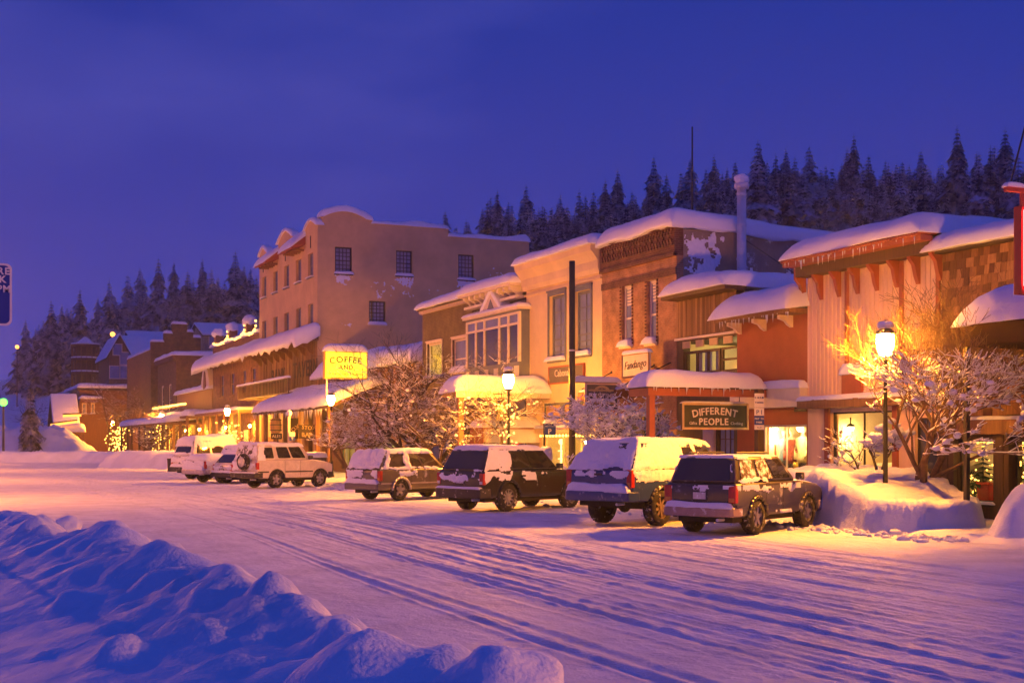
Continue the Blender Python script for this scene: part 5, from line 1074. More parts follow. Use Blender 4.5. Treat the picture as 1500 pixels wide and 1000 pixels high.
# ================================================================ farther buildings down the street
y0, y1 = fy(380) + .05, fy(312); H = 11.0
b = thing('brick_building', 'brick building with a light-strung parapet and three snow-capped piers left of the tan hotel', 'building', (24, y0, 0))
hs = [(fy(px) - .8, fy(px) + .8, 6.2, 8.3) for px in (325, 340, 357, 371)]
wall('front_wall', FR, y0, y1, 0, H, RBRICK, b, hs); shell(b, 24.28, 36, y0, y1, 0, H - .3, RBRICK)
for h in hs: window(FR, *h, b, WOODP[2], GLASS, 1, 1, .14, -.1, sill=.06)
for k, px in enumerate((318, 338, 363)):
    q = fy(px); pr = MB().box(23.8, 24.5, q - .5, q + .5, H, H + 1.0).build('parapet_pier', RBRICK, b); mesh_obj('pier_snow', clod((24.15, q, H + 1.25), .62, k + 2, (1, 1, .85)), SNOW, pr)
snow_slab('roof_snow', b, 23.7, 34, y0, y1, H, .35, 151, over=.05, res=.6)
pts = []
for a_, c_ in zip((318, 338, 363), (338, 363, 380)): pts += line((23.65, fy(a_), H + .25), (23.65, fy(c_), H + .25), 15, .25, .06, a_) + [(23.7, fy(c_), H + .5), (23.7, fy(c_), H + .9)]
string_lights('sagging string of orange bulbs along the brick parapet left of the tan hotel', pts, .10)
MB().box(22.3, 24, y0, y1, 4.5, 4.75).build('balcony', WOODP[2], b); snow_slab('balcony_snow', b, 22.3, 24, y0, y1, 4.75, .25, 9, over=.05, res=.5)
for k in range(7): q = y0 + .4 + (y1 - y0 - .8) * k / 6; MB().box(22.35, 22.55, q - .12, q + .12, .1, 4.5).build('post', WOODP[k % 2 * 2], b)
LITW = emat('lit_far_window', (1, .50, .08), 1.6, False)
for k in range(3): q = fy((324, 345, 362)[k]); w_ = MB().box(23.92, 23.985, q - 1.1, q + 1.1, 1.4, 3.3).build('window', WOODP[0], b); MB().box(23.90, 23.92, q - .8, q + .8, 1.6, 3.1).build('pane', LITW, w_)
# low link building with lit balcony and white gingerbread gable
y0, y1 = fy(311), fy(259) - .1; H = 7.2
b = thing('shop_building', 'low old shop with a bulb-lit balcony rail and a white arched gable', 'building', (24, y0, 0))
wall('front_wall', FR, y0, y1, 0, H, WOODP[2], b, []); shell(b, 24.28, 34, y0, y1, 0, H, WOODP[0])
snow_slab('roof_snow', b, 23.7, 33, y0, y1, H, .5, 153, over=.1, res=.8)
m = MB(); q0, q1 = fy(311), fy(299); m.prism([(q0, H)] + [(q0 + (q1 - q0) * k / 12, H + .5 + 2.2 * math.sin(math.pi * k / 12)) for k in range(13)] + [(q1, H)], 'x', 23.7, 24.2); m.build('gable', WHITE, b); m = MB(); m.prism([(q0 + 1.5, H)] + [(q0 + 1.5 + (q1 - q0 - 3) * k / 10, H + .3 + 1.4 * math.sin(math.pi * k / 10)) for k in range(11)] + [(q1 - 1.5, H)], 'x', 23.6, 23.72); m.build('gable_panel', RBRICK, b); mesh_obj('gable_snow', clod((23.9, (q0 + q1) / 2, H + 2.8), .9, 3, (.6, 2.2, .5)), SNOW, b)
MB().box(21.6, 24, y0, y1, 4.4, 4.6).build('balcony', WOODP[0], b); MB().box(21.6, 21.7, y0, y1, 5.5, 5.6).build('balcony_rail', WOODP[2], b); snow_slab('balcony_snow', b, 21.8, 24, y0, y1, 4.6, .6, 19, over=.05, res=.6)
for k in range(6): q = y0 + .4 + (y1 - y0 - .8) * k / 5; MB().box(21.6, 21.85, q - .13, q + .13, .1, 4.4).build('post', WOODP[2], b)
string_lights('straight bright string of bulbs along the low shop balcony rail', line((21.5, y0, 5.72), (21.5, y1, 5.72), 46, 0, .03, 3), .10)
for k in range(4): q = y0 + 2 + (y1 - y0 - 4) * k / 3; w_ = MB().box(23.92, 23.985, q - 1.0, q + 1.0, 1.2, 3.4).build('window', WOODP[0], b); MB().box(23.90, 23.92, q - .7, q + .7, 1.4, 3.2).build('pane', LITW, w_)
# dark red brick corner block
y0, y1 = fy(258), fy(231); H = 11.6
b = thing('brick_building', 'dark red brick corner block with tall narrow windows and a thin snow roof', 'building', (24, y0, 0)); hs = [(fy(px) - .9, fy(px) + .9, 5.0, 8.6) for px in (238, 249)]
wall('front_wall', FR, y0, y1, 0, H, DBRICK, b, hs)
for h in hs: window(FR, *h, b, SCREAM, GLASS, 1, 1, .16, -.1, sill_snow=.25)
wall('side_wall', Face('S', y0), 24.28, 38, 0, H, DBRICK, b); wall('back_wall', Face('F', 38), y0 + .3, y1, 0, H, DBRICK, b); MB().box(24.3, 37.9, y0 + .3, y1, H - .5, H - .3).build('roof', ROOFD, b)
MB().box(23.6, 24, y0 - .2, y1, H - .5, H).build('cornice', DBRICK, b); MB().box(24, 38, y0 - .12, y0, H - 1.6, H - 1.45).build('string_course', DBRICK, b); snow_slab('roof_snow', b, 23.6, 38, y0 - .2, y1, H, .5, 155, over=.1, res=.8); MB().box(31, 32.2, y0 + 2, y0 + 3.2, H - .3, H + 1.2).build('chimney', DBRICK, b)
MB().box(23.6, 24, y0, y1, 3.6, 3.9).build('shop_cornice', SCREAM, b)
for k in range(2): q = fy((236, 247)[k]); w_ = MB().box(23.92, 23.985, q - 1.6, q + 1.6, .8, 3.2).build('window', BLACK, b); MB().box(23.90, 23.92, q - 1.4, q + 1.4, 1.0, 3.0).build('pane', LITW, w_)
# stepped gable hall behind
Yg = 163.0; b = thing('brick_building', 'tall brick hall with a stepped gable behind the dark corner block', 'building', (24, Yg, 0)); xa_, xb_ = sx(221, Yg), sx(294, Yg); pts = [(sx(p_, Yg), sz(p_, q_, Yg)) for p_, q_ in ((221, 500), (240, 500), (240, 488), (252, 488), (252, 474), (274, 474), (274, 486), (283, 486), (283, 494), (294, 494))]
m = MB(); m.prism([(xa_, 0)] + pts + [(xb_, 0)], 'y', Yg, Yg + .6); m.build('gable_wall', DBRICK, b); MB().box(xa_ + .05, xb_ - .05, Yg + .6, Yg + 22, 0, 13.5).build('hall', DBRICK, b)
for (p0_, p1_) in ((pts[0], pts[1]), (pts[2], pts[3]), (pts[4], pts[5]), (pts[6], pts[7]), (pts[8], pts[9])): snow_slab('step_snow', b, p0_[0], p1_[0], Yg - .05, Yg + .65, p0_[1], .35, int(p0_[0] * 3), over=.05)
snow_slab('roof_snow', b, xa_ + .1, xb_ - .1, Yg + .7, Yg + 22, 13.5, .6, 157, over=.1, res=.9)
for q in (.3, .6): xq = xa_ + (xb_ - xa_) * q; w_ = MB().box(xq - .6, xq + .6, Yg - .04, Yg - .001, 8.2, 11.4).build('window', GREYB, b); MB().box(xq - .45, xq + .45, Yg - .06, Yg - .04, 8.4, 11.2).build('pane', GLASS, w_)

def gable_house(label, X0, X1, Y0, D, ze, zr, z0=0.0, wmat=WOOD, rmat=ROOFD, ridge='y', wins=(), group=None):
    "house whose gable (ridge='y') or long eave (ridge='x') looks down the street"
    b = thing('house', label, 'house', (X0, Y0, z0)); xm = (X0 + X1) / 2; Y1 = Y0 + D; ym = (Y0 + Y1) / 2
    if ridge == 'y': m = MB().prism([(X0, z0), (X1, z0), (X1, ze), (xm, zr), (X0, ze)], 'y', Y0, Y1)
    else: m = MB().prism([(Y0, z0), (Y1, z0), (Y1, ze), (ym, zr), (Y0, ze)], 'x', X0, X1)
    m.build('wall', wmat, b); ov = .5; r_ = MB(); s_ = MB()
    for e in (-1, 1):
        for mb, lo, hi in ((r_, .02, .16), (s_, .17, .55)):
            if ridge == 'y':
                xe = (X0 - ov) if e < 0 else (X1 + ov); zz = ze - (zr - ze) * ov / (xm - X0)
                mb.hexa([(xm, Y0 - ov, zr + lo), (xm, Y1 + ov, zr + lo), (xe, Y1 + ov, zz + lo), (xe, Y0 - ov, zz + lo), (xm, Y0 - ov, zr + hi), (xm, Y1 + ov, zr + hi), (xe, Y1 + ov, zz + hi), (xe, Y0 - ov, zz + hi)])
            else:
                ye = (Y0 - ov) if e < 0 else (Y1 + ov); zz = ze - (zr - ze) * ov / (ym - Y0)
                mb.hexa([(X0 - ov, ym, zr + lo), (X1 + ov, ym, zr + lo), (X1 + ov, ye, zz + lo), (X0 - ov, ye, zz + lo), (X0 - ov, ym, zr + hi), (X1 + ov, ym, zr + hi), (X1 + ov, ye, zz + hi), (X0 - ov, ye, zz + hi)])
    r_.build('roof', rmat, b); s_.build('roof_snow', SNOW, b, bevel=.12)
    for (xq, zq, w_, h_) in wins:
        wi = MB().box(xq - w_ / 2 - .12, xq + w_ / 2 + .12, Y0 - .06, Y0 - .002, zq - h_ / 2 - .12, zq + h_ / 2 + .12).build('window', SCREAM, b); MB().box(xq - w_ / 2, xq + w_ / 2, Y0 - .09, Y0 - .06, zq - h_ / 2, zq + h_ / 2).build('pane', GLASSB, wi)
    return b
def pz(px, py, Y): return (sx(px, Y), sz(px, py, Y))
Y = 205; h1_ = gable_house('weathered gabled house with a steep snowy roof below the small hill light', sx(160, Y), sx(190, Y), Y, 14, sz(170, 518, Y), sz(170, 492, Y), 0, WOOD, ROOFD, 'y', [(sx(172, Y), sz(172, 512, Y), 1.2, 1.6), (sx(168, Y), sz(168, 545, Y), 1.4, 1.8), (sx(183, Y), sz(183, 545, Y), 1.4, 1.8), (sx(183, Y), sz(183, 525, Y), 1.4, 1.8)])
gable_house('long snowy-roofed wing right of the weathered gabled house', sx(186, 207), sx(224, 207), 207, 12, sz(200, 520, 207), sz(200, 492, 207), 0, WOODP[1], ROOFD, 'x', [(sx(208, 207), sz(208, 532, 207), 1.6, 1.8), (sx(206, 207), sz(206, 545, 207), 2, 1.8)])
gable_house('higher house with a broad snow roof behind the brick hall', sx(196, 235), sx(246, 235), 235, 14, sz(210, 503, 235), sz(210, 484, 235), 0, WOOD, ROOFD, 'x')
gable_house('small pale house with a lit dormer far behind the light-strung parapet', sx(300, 215), sx(380, 215), 215, 14, sz(320, 492, 215), sz(320, 472, 215), 0, GREYW, ROOFD, 'x', [(sx(312, 215), sz(312, 498, 215), 1.2, 1.6)])
# round wooden tower with stacked balconies
Y = 232; xc = sx(125, Y); t = thing('round_tower', 'dark round wooden tower house with stacked snowy balconies', 'house', (xc, Y, 0)); r = (sx(146, Y) - sx(104, Y)) / 2
MB().lathe([(r * .72, 0), (r * .72, sz(125, 506, Y))], (xc, Y, 0), 20).build('wall', WOODP[1], t, True)
for k, py in enumerate((548, 528, 508)):
    z = sz(125, py, Y); MB().lathe([(r, z), (r, z + .35), (r * .72, z + .36)], (xc, Y, 0), 24).build('balcony', WOODP[1], t); MB().lathe([(r * .99, z + .36), (r, z + .6), (r * .8, z + .66)], (xc, Y, 0), 24).build('balcony_snow', SNOW, t, True)
    for j in range(16): a = 6.283 * j / 16; MB().tube((xc + r * .96 * math.cos(a), Y + r * .96 * math.sin(a), z - 2.2), (xc + r * .96 * math.cos(a), Y + r * .96 * math.sin(a), z), .09, .09, 5).build('post', WOODP[0], t)
MB().lathe([(r * 1.02, sz(125, 507, Y)), (r * .5, sz(125, 502, Y)), (.3, sz(125, 496, Y))], (xc, Y, 0), 24).build('roof', ROOFD, t, True); MB().lathe([(r * .8, sz(125, 504, Y)), (r * .45, sz(125, 499.5, Y)), (.2, sz(125, 493, Y))], (xc, Y, 0), 24).build('roof_snow', SNOW, t, True)
# long low flat-roofed block facing down the street
Y = 186; a0, a1 = sx(116, Y), sx(226, Y); zt = sz(150, 568, Y); b = thing('shop_building', 'long low dark block with a flat snowy roof at the street bend', 'building', (a0, Y, 0)); SF = Face('S', Y); hs = [(sx(120, Y), sx(127, Y), sz(120, 606, Y), sz(120, 590, Y)), (sx(133, Y), sx(139, Y), sz(135, 606, Y), sz(135, 590, Y))]
wall('front_wall', SF, a0, a1, 0, zt, WOOD, b, hs); MB().box(a0, a1, Y + .3, Y + 20, 0, zt - .3).build('block', WOOD, b)
for h in hs: window(SF, *h, b, SCREAM, GLASSB, 2, 1, .15, -.1, sill_snow=.2)
MB().box(a0 - .3, a1, Y - .3, Y, zt - .35, zt).build('cornice', ROOFD, b); snow_slab('roof_snow', b, a0 - .3, a1, Y - .3, Y + 20, zt, .6, 161, over=.1, res=.9); MB().box(a0, sx(150, Y), Y - 1.2, Y, sz(130, 588, Y), sz(130, 584, Y)).build('awning', WOODP[0], b); snow_slab('awning_snow', b, a0, sx(150, Y), Y - 1.2, Y, sz(130, 584, Y), .4, 4, over=.1, res=.6)
# cabin with lit eaves
Y = 176; h2_ = gable_house('small steep-roofed cabin with glowing tube lights along its eaves', sx(84, Y), sx(112, Y), Y, 10, sz(95, 632, Y), sz(95, 580, Y), 0, WOODP[1], ROOFD, 'x', [])
Yq = Y - 2.5; a0, a1 = sx(78, Yq), sx(125, Yq); po = thing('cabin_porch', 'low snowy porch with dark posts before the cabin', 'porch', (a0, Yq, 0)); zt = sz(95, 632, Yq); MB().prism([(Yq, zt), (Y, zt + 1.0), (Y, zt + .8), (Yq, zt - .25)], 'x', a0, a1).build('roof', WOODP[0], po); snow_slab('porch_snow', po, a0, a1, Yq, Y - .6, zt + .02, .5, 14, over=.1, gy=.4, res=.5)
for k in range(6): q = a0 + .3 + (a1 - a0 - .6) * k / 5; MB().box(q - .12, q + .12, Yq + .1, Yq + .34, 0, zt - .2).build('post', WOODP[1], po)
TUBE = emat('eave_tube_light', (1, .42, .06), 2.6, False)
for k, (p0_, p1_, py0, py1) in enumerate(((74, 113, 622.5, 617.5), (92, 119, 609, 608))):
    e = thing('eave_light', ('longer lower' if k == 0 else 'shorter upper') + ' glowing tube of lights on the cabin eaves', 'light', (sx(p0_, Yq), Yq, 4)); MB().tube((sx(p0_, Yq - .2), Yq - .2, sz(p0_, py0, Yq - .2)), (sx(p1_, Yq - .2), Yq - .2, sz(p1_, py1, Yq - .2)), .14, .14, 8).build('tube', TUBE, e)
    MB().tube((sx(p0_, Yq), Yq, sz(p0_, py0, Yq) + .2), (sx(p1_, Yq), Yq, sz(p1_, py1, Yq) + .2), .12, .12, 6).build('rail', WOODP[0], e)
# open porch with slim posts between cabin and corner block
p = thing('porch_roof', 'open pavement porch on slim dark posts near the far lit lamp', 'porch', (20, 136, 0)); zf_ = fz(200, 622, 20.5); MB().box(20.3, 24, fy(243, 20.3), fy(176, 20.3), zf_ - .2, zf_).build('roof', WOODP[0], p); snow_slab('porch_snow', p, 20.2, 24, fy(243, 20.3), fy(176, 20.3), zf_, .6, 171, over=.1, gx=.1, res=.6)
for px in (178, 187, 193, 204, 212, 224, 238): q = fy(px, 20.5); MB().box(20.4, 20.6, q - .1, q + .1, .0, zf_ - .2).build('post', DWOOD, p)

# ================================================================ street lamps
def lamp_post(label, x, y, zl, flood=False, group='lit street lamps along the pavement', em=None):
    t = thing('street_lamp', label, 'street lamp', (x, y, 0), 0, group)
    MB().lathe([(.19, 0), (.20, .12), (.15, .2), (.14, .42), (.17, .48), (.12, .56), (.095, .85), (.12, .9), (.07, .98)], (x, y, .1), 12).build('base', DARKM, t, True)
    MB().lathe([(.062, .9), (.045, zl - .62), (.08, zl - .58), (.05, zl - .5), (.05, zl - .42), (.14, zl - .36), (.15, zl - .31)], (x, y, 0), 12).build('shaft', DARKM, t, True)
    for nm, mt, s0 in (('street_side_glass', em or LAMPG, 1), ('house_side_glass', LAMPH, -1)):
        m = MB(); P = [(.13, zl - .305), (.2, zl - .1), (.215, zl + .08), (.19, zl + .22)]
        for k in range(6):
            a0 = math.pi / 2 + s0 * math.pi * k / 6; a1 = math.pi / 2 + s0 * math.pi * (k + 1) / 6
            for (r0, h0), (r1, h1) in zip(P[:-1], P[1:]): m.add([(x + r0 * math.cos(a0), y + r0 * math.sin(a0), h0), (x + r0 * math.cos(a1), y + r0 * math.sin(a1), h0), (x + r1 * math.cos(a1), y + r1 * math.sin(a1), h1), (x + r1 * math.cos(a0), y + r1 * math.sin(a0), h1)], [(0, 1, 2, 3)])
        m.build(nm, mt, t, fix=False)
    MB().lathe([(.24, zl + .221), (.23, zl + .27), (.12, zl + .36), (.05, zl + .44), (.06, zl + .48), (.02, zl + .56)], (x, y, 0), 12).build('cap', DARKM, t, True); mesh_obj('cap_snow', clod((x, y, zl + .43), .19, y, (1, 1, .6)), SNOW, t)
    m = MB()
    for k in range(8): a = 6.283 * k / 8; m.tube((x + .14 * math.cos(a), y + .14 * math.sin(a), zl - .31), (x + .222 * math.cos(a), y + .222 * math.sin(a), zl + .23), .012, .012, 4)
    m.build('lantern_frame', DARKM, t); return t
LX = 21.0
lamp_post('brightest street lamp, in front of the pink shop beside the snow-laden tree', 20.75, fy(1297, 20.75), fz(1297, 503, 20.75))
lamp_post('lit street lamp before the domed snow canopy of the blue Victorian', 20.2, fy(745, 20.2), fz(745, 557, 20.2))
lamp_post('lit street lamp between the tavern and the far snowy wagons', LX, fy(333, LX), 4.5); lamp_post('lit street lamp beside the litter bin and dark brick block', LX, fy(237, LX), 4.7)
lamp_post('farthest lit street lamp by the open porch and glowing tree', LX, fy(165, LX), 4.55)
lamp_post('added unseen street lamp on the pavement nearest the photographer, beyond the right picture edge', LX, -4.0, 4.45); lamp_post('added unseen street lamp on the pavement behind the photographer, beyond the right picture edge', LX, -20, 4.45)  # both lamps added out of view to light road and facades
lamp_post('bright street lamp by the lit yellow box sign at the cafe porch', 19.9, fy(485, 19.9), fz(485, 585, 19.9))
for k, (lab, yy) in enumerate((('added unseen mast lamp across the road nearest the cars, beyond the left picture edge', 50), ('second added unseen mast lamp across the road, beyond the left picture edge', 76), ('third added unseen mast lamp across the road, beyond the left picture edge', 102), ('fourth added unseen mast lamp across the road, beyond the left picture edge', 132))):  # masts added out of view to warm the shopfronts and road
    t = thing('added_mast_lamp', lab, 'street lamp', (-5, yy, 0), 0, 'added unseen mast lamps across the road'); MB().tube((-5, yy, 0), (-5, yy, 7.2), .11, .07, 10).build('shaft', DARKM, t); MB().tube((-5, yy, 7.15), (-3.9, yy, 7.5), .05, .04, 8).build('arm', DARKM, t); MB().box(-4.05, -3.4, yy - .17, yy + .17, 7.42, 7.6).build('hood', DARKM, t, bevel=.04); MB().lathe([(.05, 7.12), (.2, 7.2), (.25, 7.35), (.25, 7.415)], (-3.72, yy, 0), 12).build('lens', LAMPO, t, True)
g = thing('street_lamp', 'tall lamp with a green glow above the far snow mound', 'street lamp', (sx(5, 150), 150, 0)); xg = sx(5, 150); zg = sz(5, 589, 150); MB().tube((xg, 150, 0), (xg, 150, zg - .3), .14, .09, 8).build('shaft', DARKM, g); MB().ball((xg, 150, zg), .42, 10, 8).build('globe', emat('green_lamp_glass', (.12, 1, .06), 5), g, True); MB().lathe([(.3, 0), (.3, .3), (.14, .5)], (xg, 150, 0), 10).build('base', DARKM, g)
for k, (px, py, Y) in enumerate(((25, 508, 300), (165, 489.5, 225))):
    x = sx(px, Y); z = sz(px, py, Y); l_ = thing('hill_light', ('distant orange light at the far left of the hill' if k == 0 else 'distant orange light above the weathered gabled house'), 'lamp', (x, Y, 0)); MB().tube((x, Y, 0), (x, Y, z - .3), .15, .1, 6).build('pole', DARKM, l_); MB().ball((x, Y, z), .42, 8, 6).build('globe', emat('hill_lamp_%d' % k, (1, .36, .05), 5), l_, True)

def porch_lamp(label, x, y, z):
    t = thing('porch_lamp', label, 'lamp', (x, y, z), 0, 'warm porch lamps on the old shopfronts'); MB().tube((x, y, z + .3), (x + .35, y, z + .34), .02, None, 6).build('arm', DARKM, t); MB().lathe([(.15, .12), (.13, .2), (.03, .3)], (x, y, z), 10).build('shade', DARKM, t, True); MB().ball((x, y, z + .02), .11, 10, 6).build('bulb', PORCHL, t, True)
PORCHL = emat('porch_lamp_glass', (1, .40, .03), 1700)
for lab, px, X_, py in (('porch lamp by the tavern doors under the lean-to roof', 447, 23.6, 622), ('porch lamp at the far end of the tavern front', 398, 23.6, 622), ('porch lamp under the brick balcony nearest the tavern', 366, 23.6, 624), ('porch lamp under the far end of the brick balcony', 330, 23.6, 626), ('porch lamp left of the lit balcony rail', 272, 23.6, 631), ('second porch lamp under the lit balcony rail', 292, 23.6, 629), ('porch lamp on the dark brick corner block', 246, 23.6, 632)): porch_lamp(lab, X_, fy(px, X_), fz(px, py, X_))
# black pole, its bracket sign
Yb = fy(838, LX); bp = thing('black_pole', 'tall plain black pole rising in front of the cream shop', 'pole', (LX, Yb, 0)); MB().tube((LX, Yb, 0), (LX, Yb, fz(839, 382, LX)), .125, .105, 14).build('shaft', DARKM, bp, True); MB().lathe([(.2, 0), (.2, .35), (.13, .45)], (LX, Yb, .1), 14).build('base', DARKM, bp, True); MB().lathe([(.118, 5.35), (.118, 5.41)], (LX, Yb, 0), 14).build('band', STEEL, bp)
s = thing('bracket_sign', 'framed brown club sign with a banner and wagon wheel emblem beside the black pole', 'sign', (22, Yb, 3)); a0, a1 = sx(858, Yb), sx(905, Yb); z0, z1 = sz(880, 601, Yb), sz(880, 561, Yb); SF = Face('S', Yb); am, zm = (a0 + a1) / 2, (z0 + z1) / 2
MB().box(a0, a1, Yb, Yb + .1, z0, z1).build('board', SGREY, s); m = MB()
for q in ((a0 - .06, a1 + .06, z1 - .06, z1), (a0 - .06, a1 + .06, z0, z0 + .06), (a0 - .06, a0 + .03, z0 + .06, z1 - .06), (a1 - .03, a1 + .06, z0 + .06, z1 - .06)): SF.box(m, *q, .001, .05)
m.build('frame', PINK, s); m = MB()
for k in range(20):
    t0_, t1_ = 6.283 * k / 20, 6.283 * (k + 1) / 20; r0_, r1_ = .33, .42
    if True: m.add([SF.pt(am + r_ * math.cos(t_), zm + r_ * math.sin(t_), d_) for d_ in (.002, .02) for r_, t_ in ((r0_, t0_), (r1_, t0_), (r1_, t1_), (r0_, t1_))], [(4, 5, 6, 7), (0, 1, 5, 4), (1, 2, 6, 5), (2, 3, 7, 6), (3, 0, 4, 7)])
for k in range(8): a = 6.283 * k / 8; m.tube(SF.pt(am, zm, .008), SF.pt(am + .33 * math.cos(a), zm + .33 * math.sin(a), .008), .018, .018, 4)
m.build('wheel_emblem', LETC, s); m = MB(); SF.box(m, a0 + .1, a1 - .1, zm + .2, zm + .27, .003, .018); SF.box(m, a0 + .1, a1 - .1, zm - .27, zm - .2, .003, .018); m.build('banner_edge', LETC, s); m = MB(); SF.box(m, a0 + .1, a1 - .1, zm - .18, zm + .18, .021, .027); m.build('banner', SGREY, s); letters('lettering', 'PASTIME', SF, am, zm + .03, .27, s, LETW, .028, gap=.98, bold=.006); snow_slab('banner_snow', s, a0 + .15, a1 - .15, Yb - .1, Yb - .03, zm - .17, .12, 3, over=.01)
for z_ in (z1 + .03, z0 + .06): MB().tube((LX + .1, Yb + .05, z_), (a1, Yb + .05, z_), .03, .03, 6).build('arm', DARKM, s)
snow_slab('sign_snow', s, LX + .1, a1 + .08, Yb - .06, Yb + .16, z1 + .05, .17, 6, over=.03)
# blue sign at the left edge
Yl = 14.4; F_ = Face('S', Yl); t = thing('street_sign', 'blue white-edged street sign cut by the left picture edge', 'sign', (0, Yl, 0)); a1 = sx(17.5, Yl); a0 = a1 - .62; z0, z1 = sz(10, 477, Yl), sz(10, 386, Yl)
def rrect(a0, a1, z0, z1, r, n=6):
    P = []
    for cx, cz, s0 in ((a1 - r, z1 - r, 0), (a0 + r, z1 - r, 1), (a0 + r, z0 + r, 2), (a1 - r, z0 + r, 3)):
        for k in range(n + 1): a = math.pi / 2 * (s0 + k / n); P.append((cx + r * math.cos(a), cz + r * math.sin(a)))
    return P
MB().prism(rrect(a0, a1, z0, z1, .06), 'y', Yl, Yl + .012).build('border', SWHITE, t); MB().prism(rrect(a0 + .022, a1 - .022, z0 + .022, z1 - .022, .05), 'y', Yl - .004, Yl - .001).build('panel', SBLUE, t)
for st, aw, zq in (('RE', 5.5, 408), ('K', 4, 0), ('PM', 5.5, 0)): pass
for st, px, py in (('RE', 6.0, 397), ('K', 5.0, 409), ('PM', 6.0, 423)): letters('lettering', st, F_, sx(px, Yl), sz(px, py, Yl), .098, t, SWHITE, .008, bold=.003)
am = (a0 + a1) / 2; MB().box(am - .03, am + .03, Yl + .014, Yl + .06, 0, z1 + .1).build('post', STEEL, t)
# litter bins, small street furniture
def bin_(label, x, y, z=.15):
    t = thing('litter_bin', label, 'bin', (x, y, z)); m = MB(); m.lathe([(.26, 0), (.29, .85), (.31, .86), (.31, .92)], (x, y, z), 14); m.build('body', DARKM, t, True)
    for k in range(14): a = 6.283 * k / 14; MB().box(x + .285 * math.cos(a) - .02, x + .285 * math.cos(a) + .02, y + .285 * math.sin(a) - .02, y + .285 * math.sin(a) + .02, z + .05, z + .82).build('slat', DWOOD, t)
    mesh_obj('bin_snow', clod((x, y, z + .98), .3, x, (1, 1, .5)), SNOW, t)
X_, Y_ = gnd(252, 690); 
t = thing('litter_bin', 'dark round litter bin with a snow cap by the far snow bank', 'bin', (X_, Y_, 0)); MB().lathe([(.31, 0), (.34, .85), (.36, .86), (.36, .93)], (X_, Y_, 0), 14).build('body', DARKM, t, True); mesh_obj('bin_snow', clod((X_, Y_, .96), .34, 3, (1, 1, .4)), SNOW, t)
bin_('slatted litter bin with snow behind the pink shop lamp post', 21.9, fy(1258, 21.9)); 
xw, yw = sx(465, 66), 66.0; nb = thing('newspaper_box', 'dark street box under a cream snow slab behind the white off-road car', 'street box', (xw, yw, .1)); MB().box(xw - .6, xw + .5, yw, yw + .6, .2, 1.3).build('cabinet', DARKM, nb, bevel=.03); snow_slab('box_snow', nb, xw - .65, xw + .55, yw - .05, yw + .65, 1.3, .3, 3, over=.05); MB().box(xw - .5, xw + .4, yw - .02, yw - .002, .6, 1.2).build('door', GLASS, nb)

# ================================================================ street trees
bare_tree('street_tree', 'snow-laden leafless tree glowing beside the brightest lamp in front of the pink shop', (22.0, fy(1350, 22.0), .8), 5.8, 22, .9, .44, .10, 5, 3, 130, group=None, kids=(3, 3), snow_r=1.2, top_snow=.55, lean=(.05, -.32), bark=BARKL)
bare_tree('street_tree', 'slim young tree in the pavement before the lit pink shop window', (22.3, fy(1256, 22.3), .3), 3.2, 4, .5, .55, .06, 4, 1, 12)
bare_tree('street_tree', 'drooping snow-clotted shrub tree around the base of the brightest lamp', (21.0, fy(1288, 21.0), 1.6), 1.5, 45, 1.0, .6, .035, 3, 2, 60, snow_r=1.6)
bare_tree('street_tree', 'large snow-covered leafless tree right of the porch canopy at the picture edge', (22.7, 18.6, .3), 4.9, 31, 1.2, .62, .12, 5, 3, 160, snow_r=1.3, top_snow=.75)
bare_tree('street_tree', 'spreading leafless snowy tree before the low cafe between yellow sign and brown building', (20.6, fy(615, 20.6), .2), 8.2, 17, .35, .52, .15, 5, 3, 60, snow_r=1.2, top_snow=.7)
bare_tree('street_tree', 'rounded snow-furred tree below the lit yellow box sign', (20.2, fy(525, 20.2), .2), 6.0, 19, .55, .60, .11, 5, 3, 90, bark=BARKL, snow_r=1.3)
bare_tree('street_tree', 'golden-lit snowy tree left of the domed porch canopy', (20.6, fy(655, 20.6), .2), 6.0, 23, .5, .58, .11, 5, 2, 110, bark=BARKL, snow_r=1.2)
bare_tree('street_tree', 'small snow-heaped tree between the bracket sign and the timber porch post', (21.2, fy(912, 21.2), .2), 4.8, 29, 1.3, .58, .09, 5, 2, 160, snow_r=1.5)
bare_tree('street_tree', 'tangled snowy tree growing in front of the blue Victorian bay above the canopy', (21.5, fy(728, 21.5), .2), 6.8, 37, .4, .55, .09, 5, 1, 60, bark=BARKL, snow_r=1.1)
bare_tree('street_tree', 'bulb-wrapped shrub tree under the lamp before the tavern neighbour', (21.3, fy(335, 21.3), .2), 4.6, 41, .8, .66, .12, 4, 2, 80, bark=BARKL)
bare_tree('street_tree', 'wide bare twiggy tree by the long low block at the street bend', (21.0, fy(172, 21.0) + 4, .2), 12.5, 43, .3, .58, .3, 5, 2, 0, bark=BARKL)
bare_tree('street_tree', 'bare tree leaning over the pavement beside the dark brick corner block', (20.8, fy(230, 20.8), .2), 7.5, 47, .5, .6, .2, 5, 2, 0, bark=BARKL)
rb = random.Random(9)
